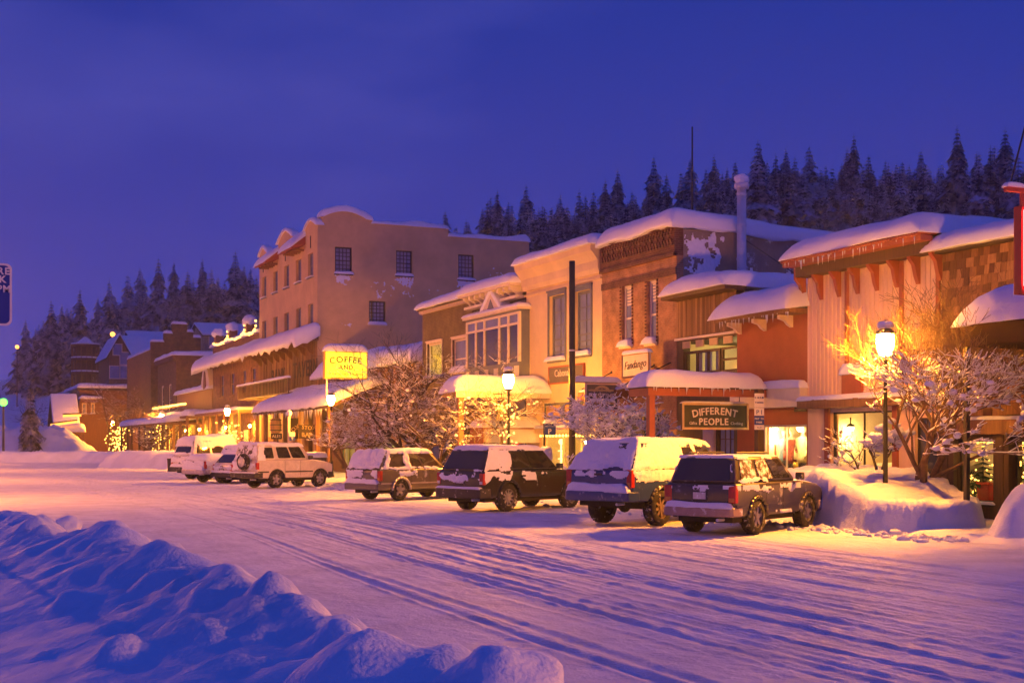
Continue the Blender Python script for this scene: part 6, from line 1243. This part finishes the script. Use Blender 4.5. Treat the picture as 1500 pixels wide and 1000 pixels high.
for label, x, y, zz0, zz1, rr, n, br in (('cloud of warm bulbs wound through the tree under the far lamp', 20.9, fy(173, 20.9), .6, 4.0, 1.3, 130, .075), ('twinkling bulbs wound on the lamp post before the blue Victorian', 20.2, fy(745, 20.2), 1.2, 3.6, .45, 60, .035), ('warm bulbs wound through the shrub tree before the tavern neighbour', 21.2, fy(335, 21.2), 1.0, 3.8, .9, 60, .06), ('bulbs strung in the golden-lit tree and post left of the domed canopy', 19.9, fy(677, 19.9), .8, 3.9, .16, 46, .03), ('bulbs strung through the tree by the litter bin and dark brick block', 20.8, fy(233, 20.8), .8, 4.2, 1.0, 60, .05)):
    pts = sorted([(x + rb.gauss(0, rr * .5), y + rb.gauss(0, rr * .5), rb.uniform(zz0, zz1)) for k in range(n)], key=lambda p: p[2]); t = thing('tree_lights', label, 'string lights', (x, y, zz0)); bulbs('bulbs', pts, br, t, wire=False)
# hillside scrub at the far left
for k, (px, Y, h_) in enumerate(((95, 215, 9), (50, 240, 9), (70, 195, 7), (140, 195, 10))):
    x = sx(px, Y); ang = math.atan((px - 750) / FPX); bare_tree('hill_tree', ('grey leafless tree behind the cabin', 'frosted bare tree on the far left slope', 'small bare tree left of the cabin roof', 'leafless tree below the round tower')[k], (x, Y, max(0, hill_z(ang, math.hypot(x, Y)) - .5)), h_, 60 + k, .6, .55, .2, 4, 2, 60, bark=BARK)
plant_conifer(sx(45, 168), 168, 0, .75, 4, 'dark snowy fir beside the green lamp at the far left', 'single fir by the green lamp', rng)
# ================================================================ parked cars
def paint(name, col, snow=.25, ss=3.0, rough=.3):
    m = pmat(name, col, rough, .18, 4, 0, 20, obj=True, spec=.5, snow=snow + 1e-6, snow_s=ss, soft=.10); b = m.node_tree.nodes['Principled BSDF']; b.inputs['Coat Weight'].default_value = .6; b.inputs['Coat Roughness'].default_value = .08; return m
TYRE = pmat('tyre_rubber', (.022, .021, .02), .85, .3, 12, .4, 60, obj=True, snow=.16, snow_s=6); ALLOY = pmat('alloy_rim', (.52, .49, .45), .35, .15, 8, 0, metal=.8, obj=True); UNDER = pmat('underbody', (.02, .018, .017), .9, .2, 5, 0, obj=True)
PLAST = pmat('black_bumper_plastic', (.03, .03, .032), .6, .2, 5, 0, obj=True, snow=.1, snow_s=4); CGLASS = glassmat('car_glass', (.016, .017, .024), .04, .9); CGLASSF = pmat('frosted_car_glass', (.06, .045, .03), .35, .3, 6, .3, 30, obj=True, snow=.42, snow_s=7)
TAIL = pmat('tail_light_red', (.42, .02, .012), .25, .2, 9, 0, obj=True, spec=.6); AMBER = pmat('amber_lens', (.6, .22, .03), .25, .2, 9, 0, obj=True, spec=.6); PLATE = pmat('licence_plate', (.6, .58, .55), .5, .2, 9, 0, obj=True, snow=.25, snow_s=9); CHROME = pmat('dull_chrome', (.5, .45, .42), .35, .2, 6, 0, metal=.5, obj=True, snow=.2, snow_s=5)
def bil(c, u, v): return (c[0] * (1 - u) + c[1] * u) * (1 - v) + (c[3] * (1 - u) + c[2] * u) * v      # c: bottom a, bottom b, top b, top a
def slab(mb, c, u0, u1, v0, v1, off, th, nrm, inset=0.0):
    p = [bil(c, u, v) for u, v in ((u0, v0), (u1, v0), (u1, v1), (u0, v1))]
    q = [x + nrm * off for x in p]; r = [x + nrm * (off + th) for x in p]; return mb.hexa(q + r)
def glass_panel(name, c, u0, u1, v0, v1, off, nrm, mat, parent, rad=.16):
    "rounded-corner pane"
    P = []
    for cu, cv, s0 in ((u1, v1, 0), (u0, v1, 1), (u0, v0, 2), (u1, v0, 3)):
        su, sv = (u1 - u0) * rad * .7, (v1 - v0) * rad; cu2 = cu - math.copysign(su, cu - (u0 + u1) / 2); cv2 = cv - math.copysign(sv, cv - (v0 + v1) / 2)
        for k in range(5): a = math.pi / 2 * (s0 + k / 4); P.append(bil(c, cu2 + su * math.cos(a), cv2 + sv * math.sin(a)))
    n = len(P); m = MB(); m.add([p + nrm * off for p in P] + [p + nrm * (off + .012) for p in P], [tuple(range(n))[::-1], tuple(range(n, 2 * n))] + [(i, (i + 1) % n, n + (i + 1) % n, n + i) for i in range(n)]); return m.build(name, mat, parent)
def snow_patch(name, c, u0, u1, v0, v1, nrm, parent, seed, cover=.5, th=.04, fade=0.0, res=.022, edge=.5, fq=2.6):
    W = ((c[1] - c[0]).length) * (u1 - u0); Hh = ((c[3] - c[0]).length) * (v1 - v0); nu = max(6, int(W / res)); nv = max(6, int(Hh / res)); U, V = np.meshgrid(np.linspace(0, 1, nu), np.linspace(0, 1, nv))
    e = np.minimum(np.minimum(U * W, (1 - U) * W), np.minimum(V * Hh, (1 - V) * Hh)) / .12
    mk = cover + 1.0 * fbm(U * W * fq, V * Hh * fq, seed, 5, .55) - edge * (1 - np.clip(e, 0, 1)) + fade * (V - .5)
    T = th * np.clip(mk * 1.3, 0, 1) ** .7 * (1 + .7 * fbm(U * W * 3.1, V * Hh * 3.1, seed + 50, 4)) + .006; cell = (mk[:-1, :-1] > 0) & (mk[1:, 1:] > 0) & (mk[1:, :-1] > 0) & (mk[:-1, 1:] > 0)
    if not cell.any(): return None
    u = u0 + (u1 - u0) * U; v = v0 + (v1 - v0) * V; C = [np.array(x) for x in c]
    P = ((C[0] * (1 - u[..., None]) + C[1] * u[..., None]) * (1 - v[..., None]) + (C[3] * (1 - u[..., None]) + C[2] * u[..., None]) * v[..., None]) + np.array(nrm) * T[..., None]
    return mesh_obj(name, grid_mesh(name, P[..., 0], P[..., 1], P[..., 2], mask=cell), SNOW_CAR, parent, kind='stuff')
def make_wheel(parent, x, y, R_, tw, spokes, rmat, out):
    "out = -1 right side, +1 left side"
    t = MB(); rim = R_ * .62
    t.lathe([(rim, -tw / 2), (R_ * .93, -tw / 2), (R_, -tw * .32), (R_, tw * .32), (R_ * .93, tw / 2), (rim, tw / 2)], (x, y, R_), 28, 'y', caps=False)
    for k in range(28): a = 6.283 * k / 28; c, s = math.cos(a), math.sin(a); t.hexa([(x + (R_ - .02) * math.cos(a + d) , y + yy, R_ + (R_ - .02) * math.sin(a + d)) for yy in (-tw * .34, tw * .34) for d in (0, .0)] * 0 + [(x + rr * math.cos(a + dd), y + yy, R_ + rr * math.sin(a + dd)) for rr in (R_ - .02, R_ + .014) for yy, dd in ((-tw * .36, 0), (tw * .36, .05), (tw * .36, .13), (-tw * .36, .08))])
    w = t.build('wheel', TYRE, parent, True)
    r = MB(); yo = y + out * tw * .34; r.lathe([(rim + .01, -.02), (rim * .93, out * .02), (rim * .9, -out * .06)], (x, yo, R_), 28, 'y', caps=False)
    for k in range(spokes):
        a = 6.283 * k / spokes + .2; d = Vector((math.cos(a), 0, math.sin(a))); n = Vector((-math.sin(a), 0, math.cos(a))); c0 = Vector((x, yo, R_)); w0, w1 = .30 / spokes, .22 / spokes; q = Vector((0, out, 0))
        b_ = [c0 + d * .04 - n * w0, c0 + d * rim * .95 - n * w1, c0 + d * rim * .95 + n * w1, c0 + d * .04 + n * w0]; r.hexa([p - q * .05 for p in b_] + [p + q * .005 for p in b_])
    r.lathe([(.075, -.03), (.07, out * .02), (.03, out * .03)], (x, yo, R_), 14, 'y'); r.build('rim', rmat, w, False)
    MB().lathe([(rim * .92, -.01), (rim * .92, .01)], (x, yo - out * .075, R_), 20, 'y').build('brake_disc', UNDER, w)
    return w
def make_car(label, contact, phi, S):
    """S: wb track w ro fo gc R hb hh hr (heights), xc cowl, xw windscreen top, xr0 rear glass foot, xr1 rear glass head, tum tumblehome"""
    h = R(phi); rz = math.pi / 2 - h; off = Matrix.Rotation(rz, 3, 'Z') @ Vector((0, -S['tr'] / 2, 0))
    t = thing('parked_car', label, 'car', (contact[0] - off.x, contact[1] - off.y, S.get('z', .02)), rz, 'cars parked nose-in along the shops'); WL[t.name] = Vector((0, 0, 0))
    w = S['w']; wb, ro, fo, gc, Rw, hb, hh, hr = [S[k] for k in ('wb', 'ro', 'fo', 'gc', 'R', 'hb', 'hh', 'hr')]; xc, xw, xr0, xr1, tum = [S[k] for k in ('xc', 'xw', 'xr0', 'xr1', 'tum')]; pm = S['paint']; ra = Rw * 1.17; zr = gc + .10
    def arc(cx):
        a0 = math.asin(min(.95, (zr - Rw) / ra)) if zr > Rw else -math.asin(min(.95, (Rw - zr) / ra)); P = []
        for k in range(11): a = math.pi - a0 - (math.pi - 2 * a0) * k / 10; P.append((cx + ra * math.cos(a), Rw + ra * math.sin(a)))
        return P
    be = hb if not S.get('bed') else S['bed']
    prof = [(-ro + .05, zr + .06), (-ro + .2, zr)] + arc(0) + arc(wb) + [(wb + fo - .18, zr + .02), (wb + fo - .02, zr + .2), (wb + fo, hh - .28), (wb + fo - .08, hh - .1), (wb + fo - .35, hh - .02), (xc, hb)]
    prof += [(xr0 if not S.get('bed') else -ro + .02, hb if not S.get('bed') else S['bed']), (-ro, (hb if not S.get('bed') else S['bed']) - .12), (-ro - .01, zr + .45)]
    # two-layer side: bulged belt
    m = MB(); n = len(prof); ys = [-(w / 2 - .05), -(w / 2), (w / 2), (w / 2 - .05)]
    m.prism(prof, 'y', -w / 2, w / 2); body = m.build('body', pm, t); bev(body, .085, 4, 30)
    # greenhouse
    y0 = w / 2 - .03; y1 = w / 2 - tum; V = Vector
    RB = [V((xr0, y0, hb - .02)), V((xr0, -y0, hb - .02)), V((xr1, -y1, hr)), V((xr1, y1, hr))]            # rear face seen from behind (left to right is +y to -y)
    SR = [V((xr0, -y0, hb - .02)), V((xc, -y0, hb - .02)), V((xw, -y1, hr)), V((xr1, -y1, hr))]            # right side, rear to front
    SL = [V((xr0, y0, hb - .02)), V((xc, y0, hb - .02)), V((xw, y1, hr)), V((xr1, y1, hr))]
    WS = [V((xc, -y0, hb - .02)), V((xc, y0, hb - .02)), V((xw, y1, hr)), V((xw, -y1, hr))]
    g = MB().hexa([SR[0], SR[1], SL[1], SL[0], SR[3], SR[2], SL[2], SL[3]]).build('cabin', S.get('cabin_paint', pm), t); bev(g, .11, 4, 30)
    nr = (RB[1] - RB[0]).cross(RB[3] - RB[0]).normalized();  nr = nr if nr.x < 0 else -nr
    ns = (SR[1] - SR[0]).cross(SR[3] - SR[0]).normalized(); ns = ns if ns.y < 0 else -ns; nl = V((ns.x, -ns.y, ns.z)); nw = (WS[1] - WS[0]).cross(WS[3] - WS[0]).normalized(); nw = nw if nw.x > 0 else -nw
    gu = S.get('rear_glass', (.08, .92, .12, .86)); glass_panel('rear_window', RB, *gu, .004, nr, S.get('rg_mat', CGLASS), t, .14)
    for k, q in enumerate(S['side_glass']):
        mt = q[4] if len(q) > 4 else CGLASS
        glass_panel('side_window', SR, *q[:4], .004, ns, mt, t, .12); glass_panel('side_window', SL, *q[:4], .004, nl, mt, t, .12)
    glass_panel('windscreen', WS, .06, .94, .08, .92, .004, nw, CGLASS, t, .12)
    # door seams, handles
    for u in S.get('seams', ()):
        for sgn in (-1, 1):
            MB().box(u - .006, u + .006, sgn * (w / 2 - .004), sgn * (w / 2 + .003), zr + .1, hb - .05).build('door_seam', UNDER, t)
            MB().box(u + .07, u + .24, sgn * (w / 2), sgn * (w / 2 + .028), hb - .2, hb - .15).build('door_handle', S.get('handle', pm), t)
    if S.get('rub'):
        for sgn in (-1, 1):
            for xa_, xb_ in ((-ro + .05, -ra - .03), (ra + .03, wb - ra - .03)): MB().box(xa_, xb_, sgn * (w / 2), sgn * (w / 2 + .018), S['rub'], S['rub'] + S.get('rubh', .05)).build('rub_strip', S.get('rubm', PLAST), t)
    for sgn in (-1, 1):
        m = MB().box(xc - .30, xc - .12, sgn * (w / 2 + .03), sgn * (w / 2 + .2), hb + .02, hb + .19); mi = m.build('wing_mirror', S.get('mirror', PLAST), t, bevel=.03)
    # flares
    for cx in (0, wb):
        for sgn in (-1, 1):
            m = MB(); P = arc(cx)
            for p, q in zip(P[:-1], P[1:]): m.tube((p[0], sgn * (w / 2 + .0), p[1]), (q[0], sgn * (w / 2 + .0), q[1]), S.get('flare', .035), None, 6)
            m.build('wheel_arch', S.get('flare_mat', pm), t, True)
    # bumpers, plate, lamps
    bz0, bz1 = S.get('bumper', (zr + .02, zr + .26)); bm_ = MB(); bm_.prism([(-ro - .14, -w / 2 + .12), (-ro - .10, -w / 2 + .01), (-ro + .32, -w / 2 - .02), (-ro + .32, w / 2 + .02), (-ro - .10, w / 2 - .01), (-ro - .14, w / 2 - .12)], 'z', bz0, bz1)
    bo = bm_.build('rear_bumper', S.get('bump_mat', PLAST), t); bev(bo, .035); snow_slab('bumper_snow', bo, -ro - .13, -ro + .0, -w / 2 + .05, w / 2 - .05, bz1, S.get('bsnow', .09), 3, over=.01, mat=SNOW_CAR, lump=.5)
    fb = MB(); fb.prism([(wb + fo + .1, -w / 2 + .15), (wb + fo + .04, -w / 2), (wb + fo - .3, -w / 2 - .01), (wb + fo - .3, w / 2 + .01), (wb + fo + .04, w / 2), (wb + fo + .1, w / 2 - .15)], 'z', zr, zr + .27); bev(fb.build('front_bumper', S.get('bump_mat', PLAST), t), .035)
    tz0, tz1 = S.get('tail', (hb - .45, hb - .08)); tw_ = S.get('tailw', .17)
    for sgn in (-1, 1):
        m = MB().box(-ro - .025, -ro + .12, sgn * (w / 2 - tw_), sgn * (w / 2 + .012), tz0, tz1); l_ = m.build('tail_light', TAIL, t, bevel=.02)
        MB().box(-ro - .032, -ro + .0, sgn * (w / 2 - tw_ + .02), sgn * (w / 2 - .02), tz0 + .02, tz0 + (tz1 - tz0) * .3).build('reverse_lens', S.get('lens2', AMBER), l_)
        MB().box(wb + fo - .12, wb + fo + .012, sgn * (w / 2 - .42), sgn * (w / 2 - .05), hh - .3, hh - .13).build('headlight', CHROME, t)
    pz0 = S.get('plate', hb - .42); MB().box(-ro - .018, -ro - .011, -.20, .20, pz0 - .05, pz0 + .19).build('plate_recess', S.get('recess', PLAST), t); MB().box(-ro - .028, -ro - .018, -.155, .155, pz0, pz0 + .15).build('licence_plate', PLATE, t)
    MB().box(-ro - .013, -ro - .008, -w / 2 + .06, w / 2 - .06, S.get('gate', zr + .30), S.get('gate', zr + .30) + .012).build('tailgate_seam', UNDER, t); MB().box(-ro - .03, -ro - .01, -.12, .12, hb - .16, hb - .11).build('tailgate_handle', PLAST, t)
    # underbody, exhaust, wheels
    MB().box(-ro + .25, wb + fo - .3, -w / 2 + .2, w / 2 - .2, gc - .02, zr + .12).build('underbody', UNDER, t); MB().tube((0, -w / 2 + .2, Rw), (0, w / 2 - .2, Rw), .06, None, 8).ball((0, .15, Rw), .16).build('rear_axle', UNDER, t); MB().tube((-ro - .05, -w / 2 + .42, gc + .05), (-ro + .6, -w / 2 + .42, gc + .05), .035, None, 8).build('exhaust', STEEL, t)
    for cx in (0, wb):
        for sgn in (-1, 1): make_wheel(t, cx, sgn * S['tr'] / 2, Rw, S.get('tw', .25), S.get('spokes', 6), S.get('rim', ALLOY), sgn)
        MB().box(cx - ra, cx + ra, -w / 2 + .28, w / 2 - .28, Rw, Rw + ra * .98).build('wheel_well', UNDER, t)
    if S.get('rack'):
        for sgn in (-1, 1): MB().tube((xr1 + .3, sgn * (y1 - .1), hr + .06), (xw - .35, sgn * (y1 - .1), hr + .06), .025, None, 6).build('roof_rail', PLAST, t)
    # snow
    rs = S.get('roof_snow', .1) * .8
    if rs: snow_slab('roof_snow', t, xr1 + .02, xw - .02, -y1 + .03, y1 - .03, hr - .015, rs, 7 + int(contact[1]), over=S.get('rs_over', .0), lump=.8, mat=SNOW_CAR, res=.1)
    if S.get('hood_snow'): snow_slab('hood_snow', t, xc + .1, wb + fo - .3, -w / 2 + .1, w / 2 - .1, hb - .02, S['hood_snow'], 4, over=.0, gx=(hh - .03 - hb) / (wb + fo - .35 - xc), mat=SNOW_CAR, lump=.3)
    RL = [V((-ro - .01, w / 2 - .03, zr + .3)), V((-ro - .01, -w / 2 + .03, zr + .3)), V((-ro - .005, -w / 2 + .03, hb - .06)), V((-ro - .005, w / 2 - .03, hb - .06))]
    BS = [V((-ro + .05, -w / 2, zr + .1)), V((xc + .2, -w / 2, zr + .1)), V((xc + .2, -w / 2, hb - .06)), V((-ro + .05, -w / 2, hb - .06))]
    F = {'rear': (RB, nr), 'side': (SR, ns), 'left': (SL, nl), 'gate': (RL, V((-1, 0, 0))), 'flank': (BS, V((0, -1, 0))), 'wind': (WS, nw)}
    for k, (fc, u0, u1, v0, v1, cover, th, fade) in enumerate(S.get('patches', ())): snow_patch('stuck_snow', F[fc][0], u0, u1, v0, v1, F[fc][1], t, 31 * k + int(contact[0] * 10), cover, th, fade)
    return t, F
DG = paint('dark_olive_grey_paint', (.036, .031, .027), -.05, 3); BLU = paint('dark_blue_paint', (.02, .045, .17), -.12, 3); BLK = paint('black_paint', (.010, .010, .011), -.2, 3, .2); TAUPE = paint('taupe_paint', (.10, .085, .072), -.08, 3); IVORY = paint('ivory_paint', (.62, .55, .48), -.1, 3); WHT = paint('pale_car_paint', (.6, .57, .55), .3, 3)
GOLDR = pmat('brassy_rim', (.5, .38, .2), .35, .2, 8, 0, metal=.7, obj=True)
make_car('dark grey four-wheel-drive wagon with a dark cleared rear window, nearest the camera', gnd(1103, 783), 61, dict(wb=2.67, tr=1.5, w=1.75, ro=1.08, fo=.88, gc=.30, R=.385, hb=1.16, hh=1.08, hr=1.75, xc=2.15, xw=1.48, xr0=-1.04, xr1=-.78, tum=.20, paint=DG, tw=.27, spokes=6,
    side_glass=[(.09, .34, .14, .84, CGLASSF), (.39, .60, .14, .84, CGLASSF), (.63, .90, .14, .84, CGLASS)], rear_glass=(.07, .93, .10, .90), seams=(.42, 1.28), rack=True, roof_snow=.05, bump_mat=pmat('tan_bumper', (.36, .25, .2), .5, .2, 5, 0, obj=True, snow=.2), bumper=(.42, .63), bsnow=.12, tail=(.72, 1.1), plate=.80, flare=.05, flare_mat=DG, hood_snow=.05, rub=.62, rubm=DG,
    patches=[('gate', 0, 1, .60, 1.02, .35, .03, .5), ('side', .02, .5, .0, .25, .3, .025, .2), ('flank', .0, 1.0, .62, 1.02, .15, .02, .9), ('rear', 0, 1, .9, 1.02, .5, .03, 0), ('rear', 0, .09, 0, 1, .4, .02, 0), ('rear', .92, 1, 0, 1, .4, .02, 0), ('side', 0, 1, .86, 1.0, .35, .025, 0), ('flank', .55, .8, -.12, .02, .4, .05, 0)]))
make_car('big lifted blue wagon with its rear glass and sides plastered in snow', gnd(963, 770), 66, dict(wb=3.45, tr=1.72, w=2.0, ro=1.25, fo=.95, gc=.50, R=.44, hb=1.40, hh=1.34, hr=2.06, xc=2.95, xw=2.2, xr0=-1.22, xr1=-.72, tum=.20, paint=BLU, tw=.31, spokes=8, rim=GOLDR,
    side_glass=[(.06, .30, .14, .8, CGLASSF), (.35, .55, .14, .8, CGLASSF), (.58, .72, .14, .8, CGLASS), (.76, .93, .14, .8, CGLASS)], seams=(.9, 1.95), roof_snow=.14, rs_over=.05, bump_mat=BLU, bumper=(.62, .86), bsnow=.2, tail=(.95, 1.38), tailw=.14, plate=.66, hood_snow=.12, flare=.06, flare_mat=PLAST, rg_mat=CGLASSF,
    patches=[('rear', -.01, 1.01, -.03, 1.03, .62, .05, -.1), ('gate', .0, 1, .55, 1.05, .12, .035, .9), ('side', -.01, .58, -.03, 1.03, .42, .04, 0), ('flank', .0, .62, .45, 1.05, .55, .045, .7), ('gate', .38, .62, -.25, .35, .5, .07, 0), ('side', .56, 1.0, .8, 1.02, .8, .04, 0), ('side', .71, .77, 0, 1, .5, .03, 0), ('flank', .62, 1.0, .6, 1.05, .4, .04, .4)]))
make_car('black luxury four-wheel-drive with multi-spoke alloys and a snow-coated rear quarter', gnd(741, 749), 67, dict(wb=2.88, tr=1.62, w=1.93, ro=1.12, fo=.9, gc=.30, R=.41, hb=1.22, hh=1.16, hr=1.86, xc=2.35, xw=1.72, xr0=-1.08, xr1=-.70, tum=.20, paint=BLK, tw=.27, spokes=10,
    side_glass=[(.10, .30, .14, .86), (.35, .60, .12, .88), (.63, .91, .12, .88)], rear_glass=(.07, .93, .08, .88), seams=(.45, 1.45), roof_snow=.14, bumper=(.40, .70), bsnow=.05, tail=(.80, 1.14), tailw=.15, lens2=PLATE, plate=.84, flare=.03,
    patches=[('side', .0, .36, -.03, 1.02, .75, .03, .1), ('flank', .0, .34, .45, 1.05, .45, .03, .9), ('gate', 0, 1, .35, 1.02, .15, .03, .3), ('flank', .44, .62, .62, 1.06, .6, .03, 0), ('rear', 0, 1, .9, 1.03, .8, .04, 0), ('rear', 0, 1, -.02, .10, .4, .03, 0), ('flank', .68, .78, .8, 1.05, .3, .03, 0), ('side', .34, 1, .9, 1.02, .6, .03, 0)]))
make_car('taupe wagon with a snow-heaped rear hatch beside the black four-wheel-drive', gnd(584, 733), 66, dict(wb=2.83, tr=1.5, w=1.8, ro=1.02, fo=.92, gc=.27, R=.37, hb=1.12, hh=1.05, hr=1.74, xc=2.3, xw=1.6, xr0=-.98, xr1=-.50, tum=.22, paint=TAUPE, tw=.24, spokes=5,
    side_glass=[(.10, .36, .14, .82), (.45, .63, .14, .84), (.67, .92, .14, .84)], seams=(.5, 1.4), roof_snow=.13, rs_over=.03, bump_mat=TAUPE, bumper=(.38, .62), bsnow=.16, tail=(.70, 1.05), tailw=.13, plate=.55, flare=.05, flare_mat=CHROME, rub=.58, rubm=CHROME, hood_snow=.1, rg_mat=CGLASSF,
    patches=[('rear', -.02, 1.02, -.03, 1.03, .85, .14, .1), ('gate', 0, .95, .3, 1.05, .35, .06, .2), ('side', .0, 1.0, -.03, .16, .5, .03, 0), ('side', .34, .46, 0, 1, .5, .03, 0), ('side', .0, .11, 0, 1, .6, .03, 0), ('flank', .2, .5, .6, 1.04, .4, .03, .3), ('side', 0, 1, .84, 1.03, .8, .04, 0), ('gate', .3, .6, -.3, .4, .5, .06, 0)]))
dt, DF = make_car('white boxy off-road car with a spare wheel on its snowy tail door', gnd(403, 715), 65, dict(wb=2.54, tr=1.5, w=1.8, ro=1.12, fo=.75, gc=.34, R=.38, hb=1.26, hh=1.18, hr=1.96, xc=2.05, xw=1.55, xr0=-1.08, xr1=-.98, tum=.15, paint=IVORY, tw=.24, spokes=5,
    side_glass=[(.12, .30, .14, .80), (.38, .62, .14, .84), (.65, .90, .14, .84)], rear_glass=(.12, .88, .2, .9), seams=(.45, 1.35), roof_snow=.14, rs_over=.02, bumper=(.46, .70), bsnow=.04, tail=(.85, 1.15), tailw=.1, plate=.6, rub=.70, rubh=.06, hood_snow=.05, flare=.04, flare_mat=PLAST, rg_mat=CGLASSF, rack=True,
    patches=[('rear', 0, 1, .0, 1, .35, .05, 0), ('gate', 0, 1, .1, 1.02, .3, .05, 0), ('side', 0, .14, 0, 1, .5, .03, 0), ('side', 0, 1, .84, 1.02, .5, .03, 0)]))
sw = MB().lathe([(.22, -.11), (.34, -.11), (.37, -.06), (.37, .06), (.34, .11), (.22, .11)], (-1.26, -.1, 1.18), 24, 'x').build('spare_wheel', TYRE, dt, True); MB().lathe([(.23, -.04), (.22, -.02), (.08, 0)], (-1.35, -.1, 1.18), 20, 'x').build('spare_cover', PLATE, sw, True)
X_, Y_ = gnd(318, 707.5)
make_car('pale pickup truck with a snow-filled bed beside the white boxy off-road car', (X_ + .3, Y_ + .3), 64, dict(wb=3.3, tr=1.55, w=1.85, ro=1.15, fo=.9, gc=.38, R=.38, hb=1.2, hh=1.14, hr=1.8, xc=2.75, xw=2.15, xr0=1.0, xr1=1.2, tum=.22, paint=WHT, bed=1.18, tw=.25, spokes=6, side_glass=[(.1, .45, .14, .84), (.5, .9, .14, .84)], seams=(1.5,), roof_snow=.2, rs_over=.03, bump_mat=CHROME, bumper=(.44, .68), bsnow=.25, tail=(.72, 1.1), tailw=.13, plate=.6, hood_snow=.12,
    patches=[('gate', 0, 1, -.1, 1.02, .6, .08, 0), ('flank', 0, 1, .4, 1.05, .5, .05, .3), ('side', 0, 1, .0, 1, .4, .04, 0), ('rear', 0, 1, 0, 1, .4, .05, 0)]))
for o in [o for o in bpy.data.objects if o.get('label', '').startswith('pale pickup')]: snow_slab('bed_snow', o, -1.1, 1.0, -.86, .86, 1.15, .32, 5, over=.0, lump=.3, mat=SNOW_CAR)
X_, Y_ = gnd(343, 708.5)
make_car('low pale hatchback almost hidden between the pickup and the white boxy off-road car', (X_ + .6, Y_ + .3), 66, dict(wb=2.6, tr=1.48, w=1.72, ro=.85, fo=.85, gc=.2, R=.32, hb=.98, hh=.92, hr=1.5, xc=2.1, xw=1.3, xr0=-.8, xr1=-.3, tum=.22, paint=WHT, tw=.2, spokes=6, side_glass=[(.1, .45, .14, .84), (.5, .9, .14, .84)], seams=(.9,), roof_snow=.16, bsnow=.1, tail=(.62, .95), hood_snow=.12, patches=[('gate', 0, 1, .2, 1.02, .4, .05, 0)]))
X_, Y_ = gnd(316, 703)
make_car('pale high-roofed wagon deep in snow behind the pickup, farthest of the parked row', (X_ - .2, Y_ + 1.2), 66, dict(wb=3.0, tr=1.6, w=1.95, ro=1.2, fo=.95, gc=.38, R=.4, hb=1.35, hh=1.25, hr=2.15, xc=2.5, xw=1.8, xr0=-1.15, xr1=-.85, tum=.2, paint=WHT, tw=.25, spokes=6, side_glass=[(.08, .34, .14, .84), (.38, .62, .14, .84), (.66, .92, .14, .84)], seams=(.6, 1.6), roof_snow=.32, rs_over=.05, bumper=(.46, .7), bsnow=.15, tail=(.8, 1.2), hood_snow=.2, rear_glass=(.1, .9, .15, .6),
    patches=[('gate', 0, 1, .2, 1.02, .45, .06, 0), ('rear', 0, 1, .6, 1.03, .9, .08, 0), ('flank', 0, 1, .4, 1.05, .5, .05, .3), ('side', 0, 1, .5, 1.02, .6, .05, .4), ('rear', 0, 1, 0, .2, .6, .05, 0)]))

# loose clods lying about the foot of the banks, past counting
g = random.Random(31); cl = MB()
def crumb(x, y, z, r):
    t = MB().ball((0, 0, 0), r, 6, 4, (g.uniform(.7, 1.3), g.uniform(.7, 1.3), g.uniform(.5, .9))); cl.add([(v[0] + x + g.uniform(-.2, .2) * r, v[1] + y + g.uniform(-.2, .2) * r, v[2] + z + g.uniform(-.15, .15) * r) for v in t.v], t.f)
for k in range(260): crumb(g.gauss(19.0, .35), g.uniform(20.5, 30), .03, abs(g.gauss(.05, .04)) + .015)
for k in range(200): crumb(g.gauss(3.5, .3), g.uniform(6, 16), .01, abs(g.gauss(.025, .02)) + .01)
for k in range(160): crumb(g.gauss(17.0, .5), g.uniform(49, 60), .02, abs(g.gauss(.06, .05)) + .02)
for k in range(160): crumb(g.gauss(18.2, .6), g.uniform(27, 60), .03, abs(g.gauss(.04, .03)) + .015)
o = cl.build('loose_snow', SNOW_BERM, None, True, kind='stuff', fix=False); o['label'] = 'loose snow clods scattered at the foot of the snow banks'; o['category'] = 'snow clods'

# ================================================================ winter air
hz = MB().box(-340, 580, -110, 580, -3, 95).build('haze', None, kind='stuff')
hm = bpy.data.materials.new('winter_haze'); hm.use_nodes = True; hn = hm.node_tree.nodes; hn.clear()
ho = hn.new('ShaderNodeOutputMaterial'); hv = hn.new('ShaderNodeVolumePrincipled'); hv.inputs['Color'].default_value = (.70, .80, .98, 1); hv.inputs['Density'].default_value = .0006; hv.inputs['Anisotropy'].default_value = .78
hm.node_tree.links.new(hv.outputs['Volume'], ho.inputs['Volume']); hz.data.materials.append(hm)
hz['label'] = 'thin blue winter haze hanging over the street and hills'; hz['category'] = 'haze'
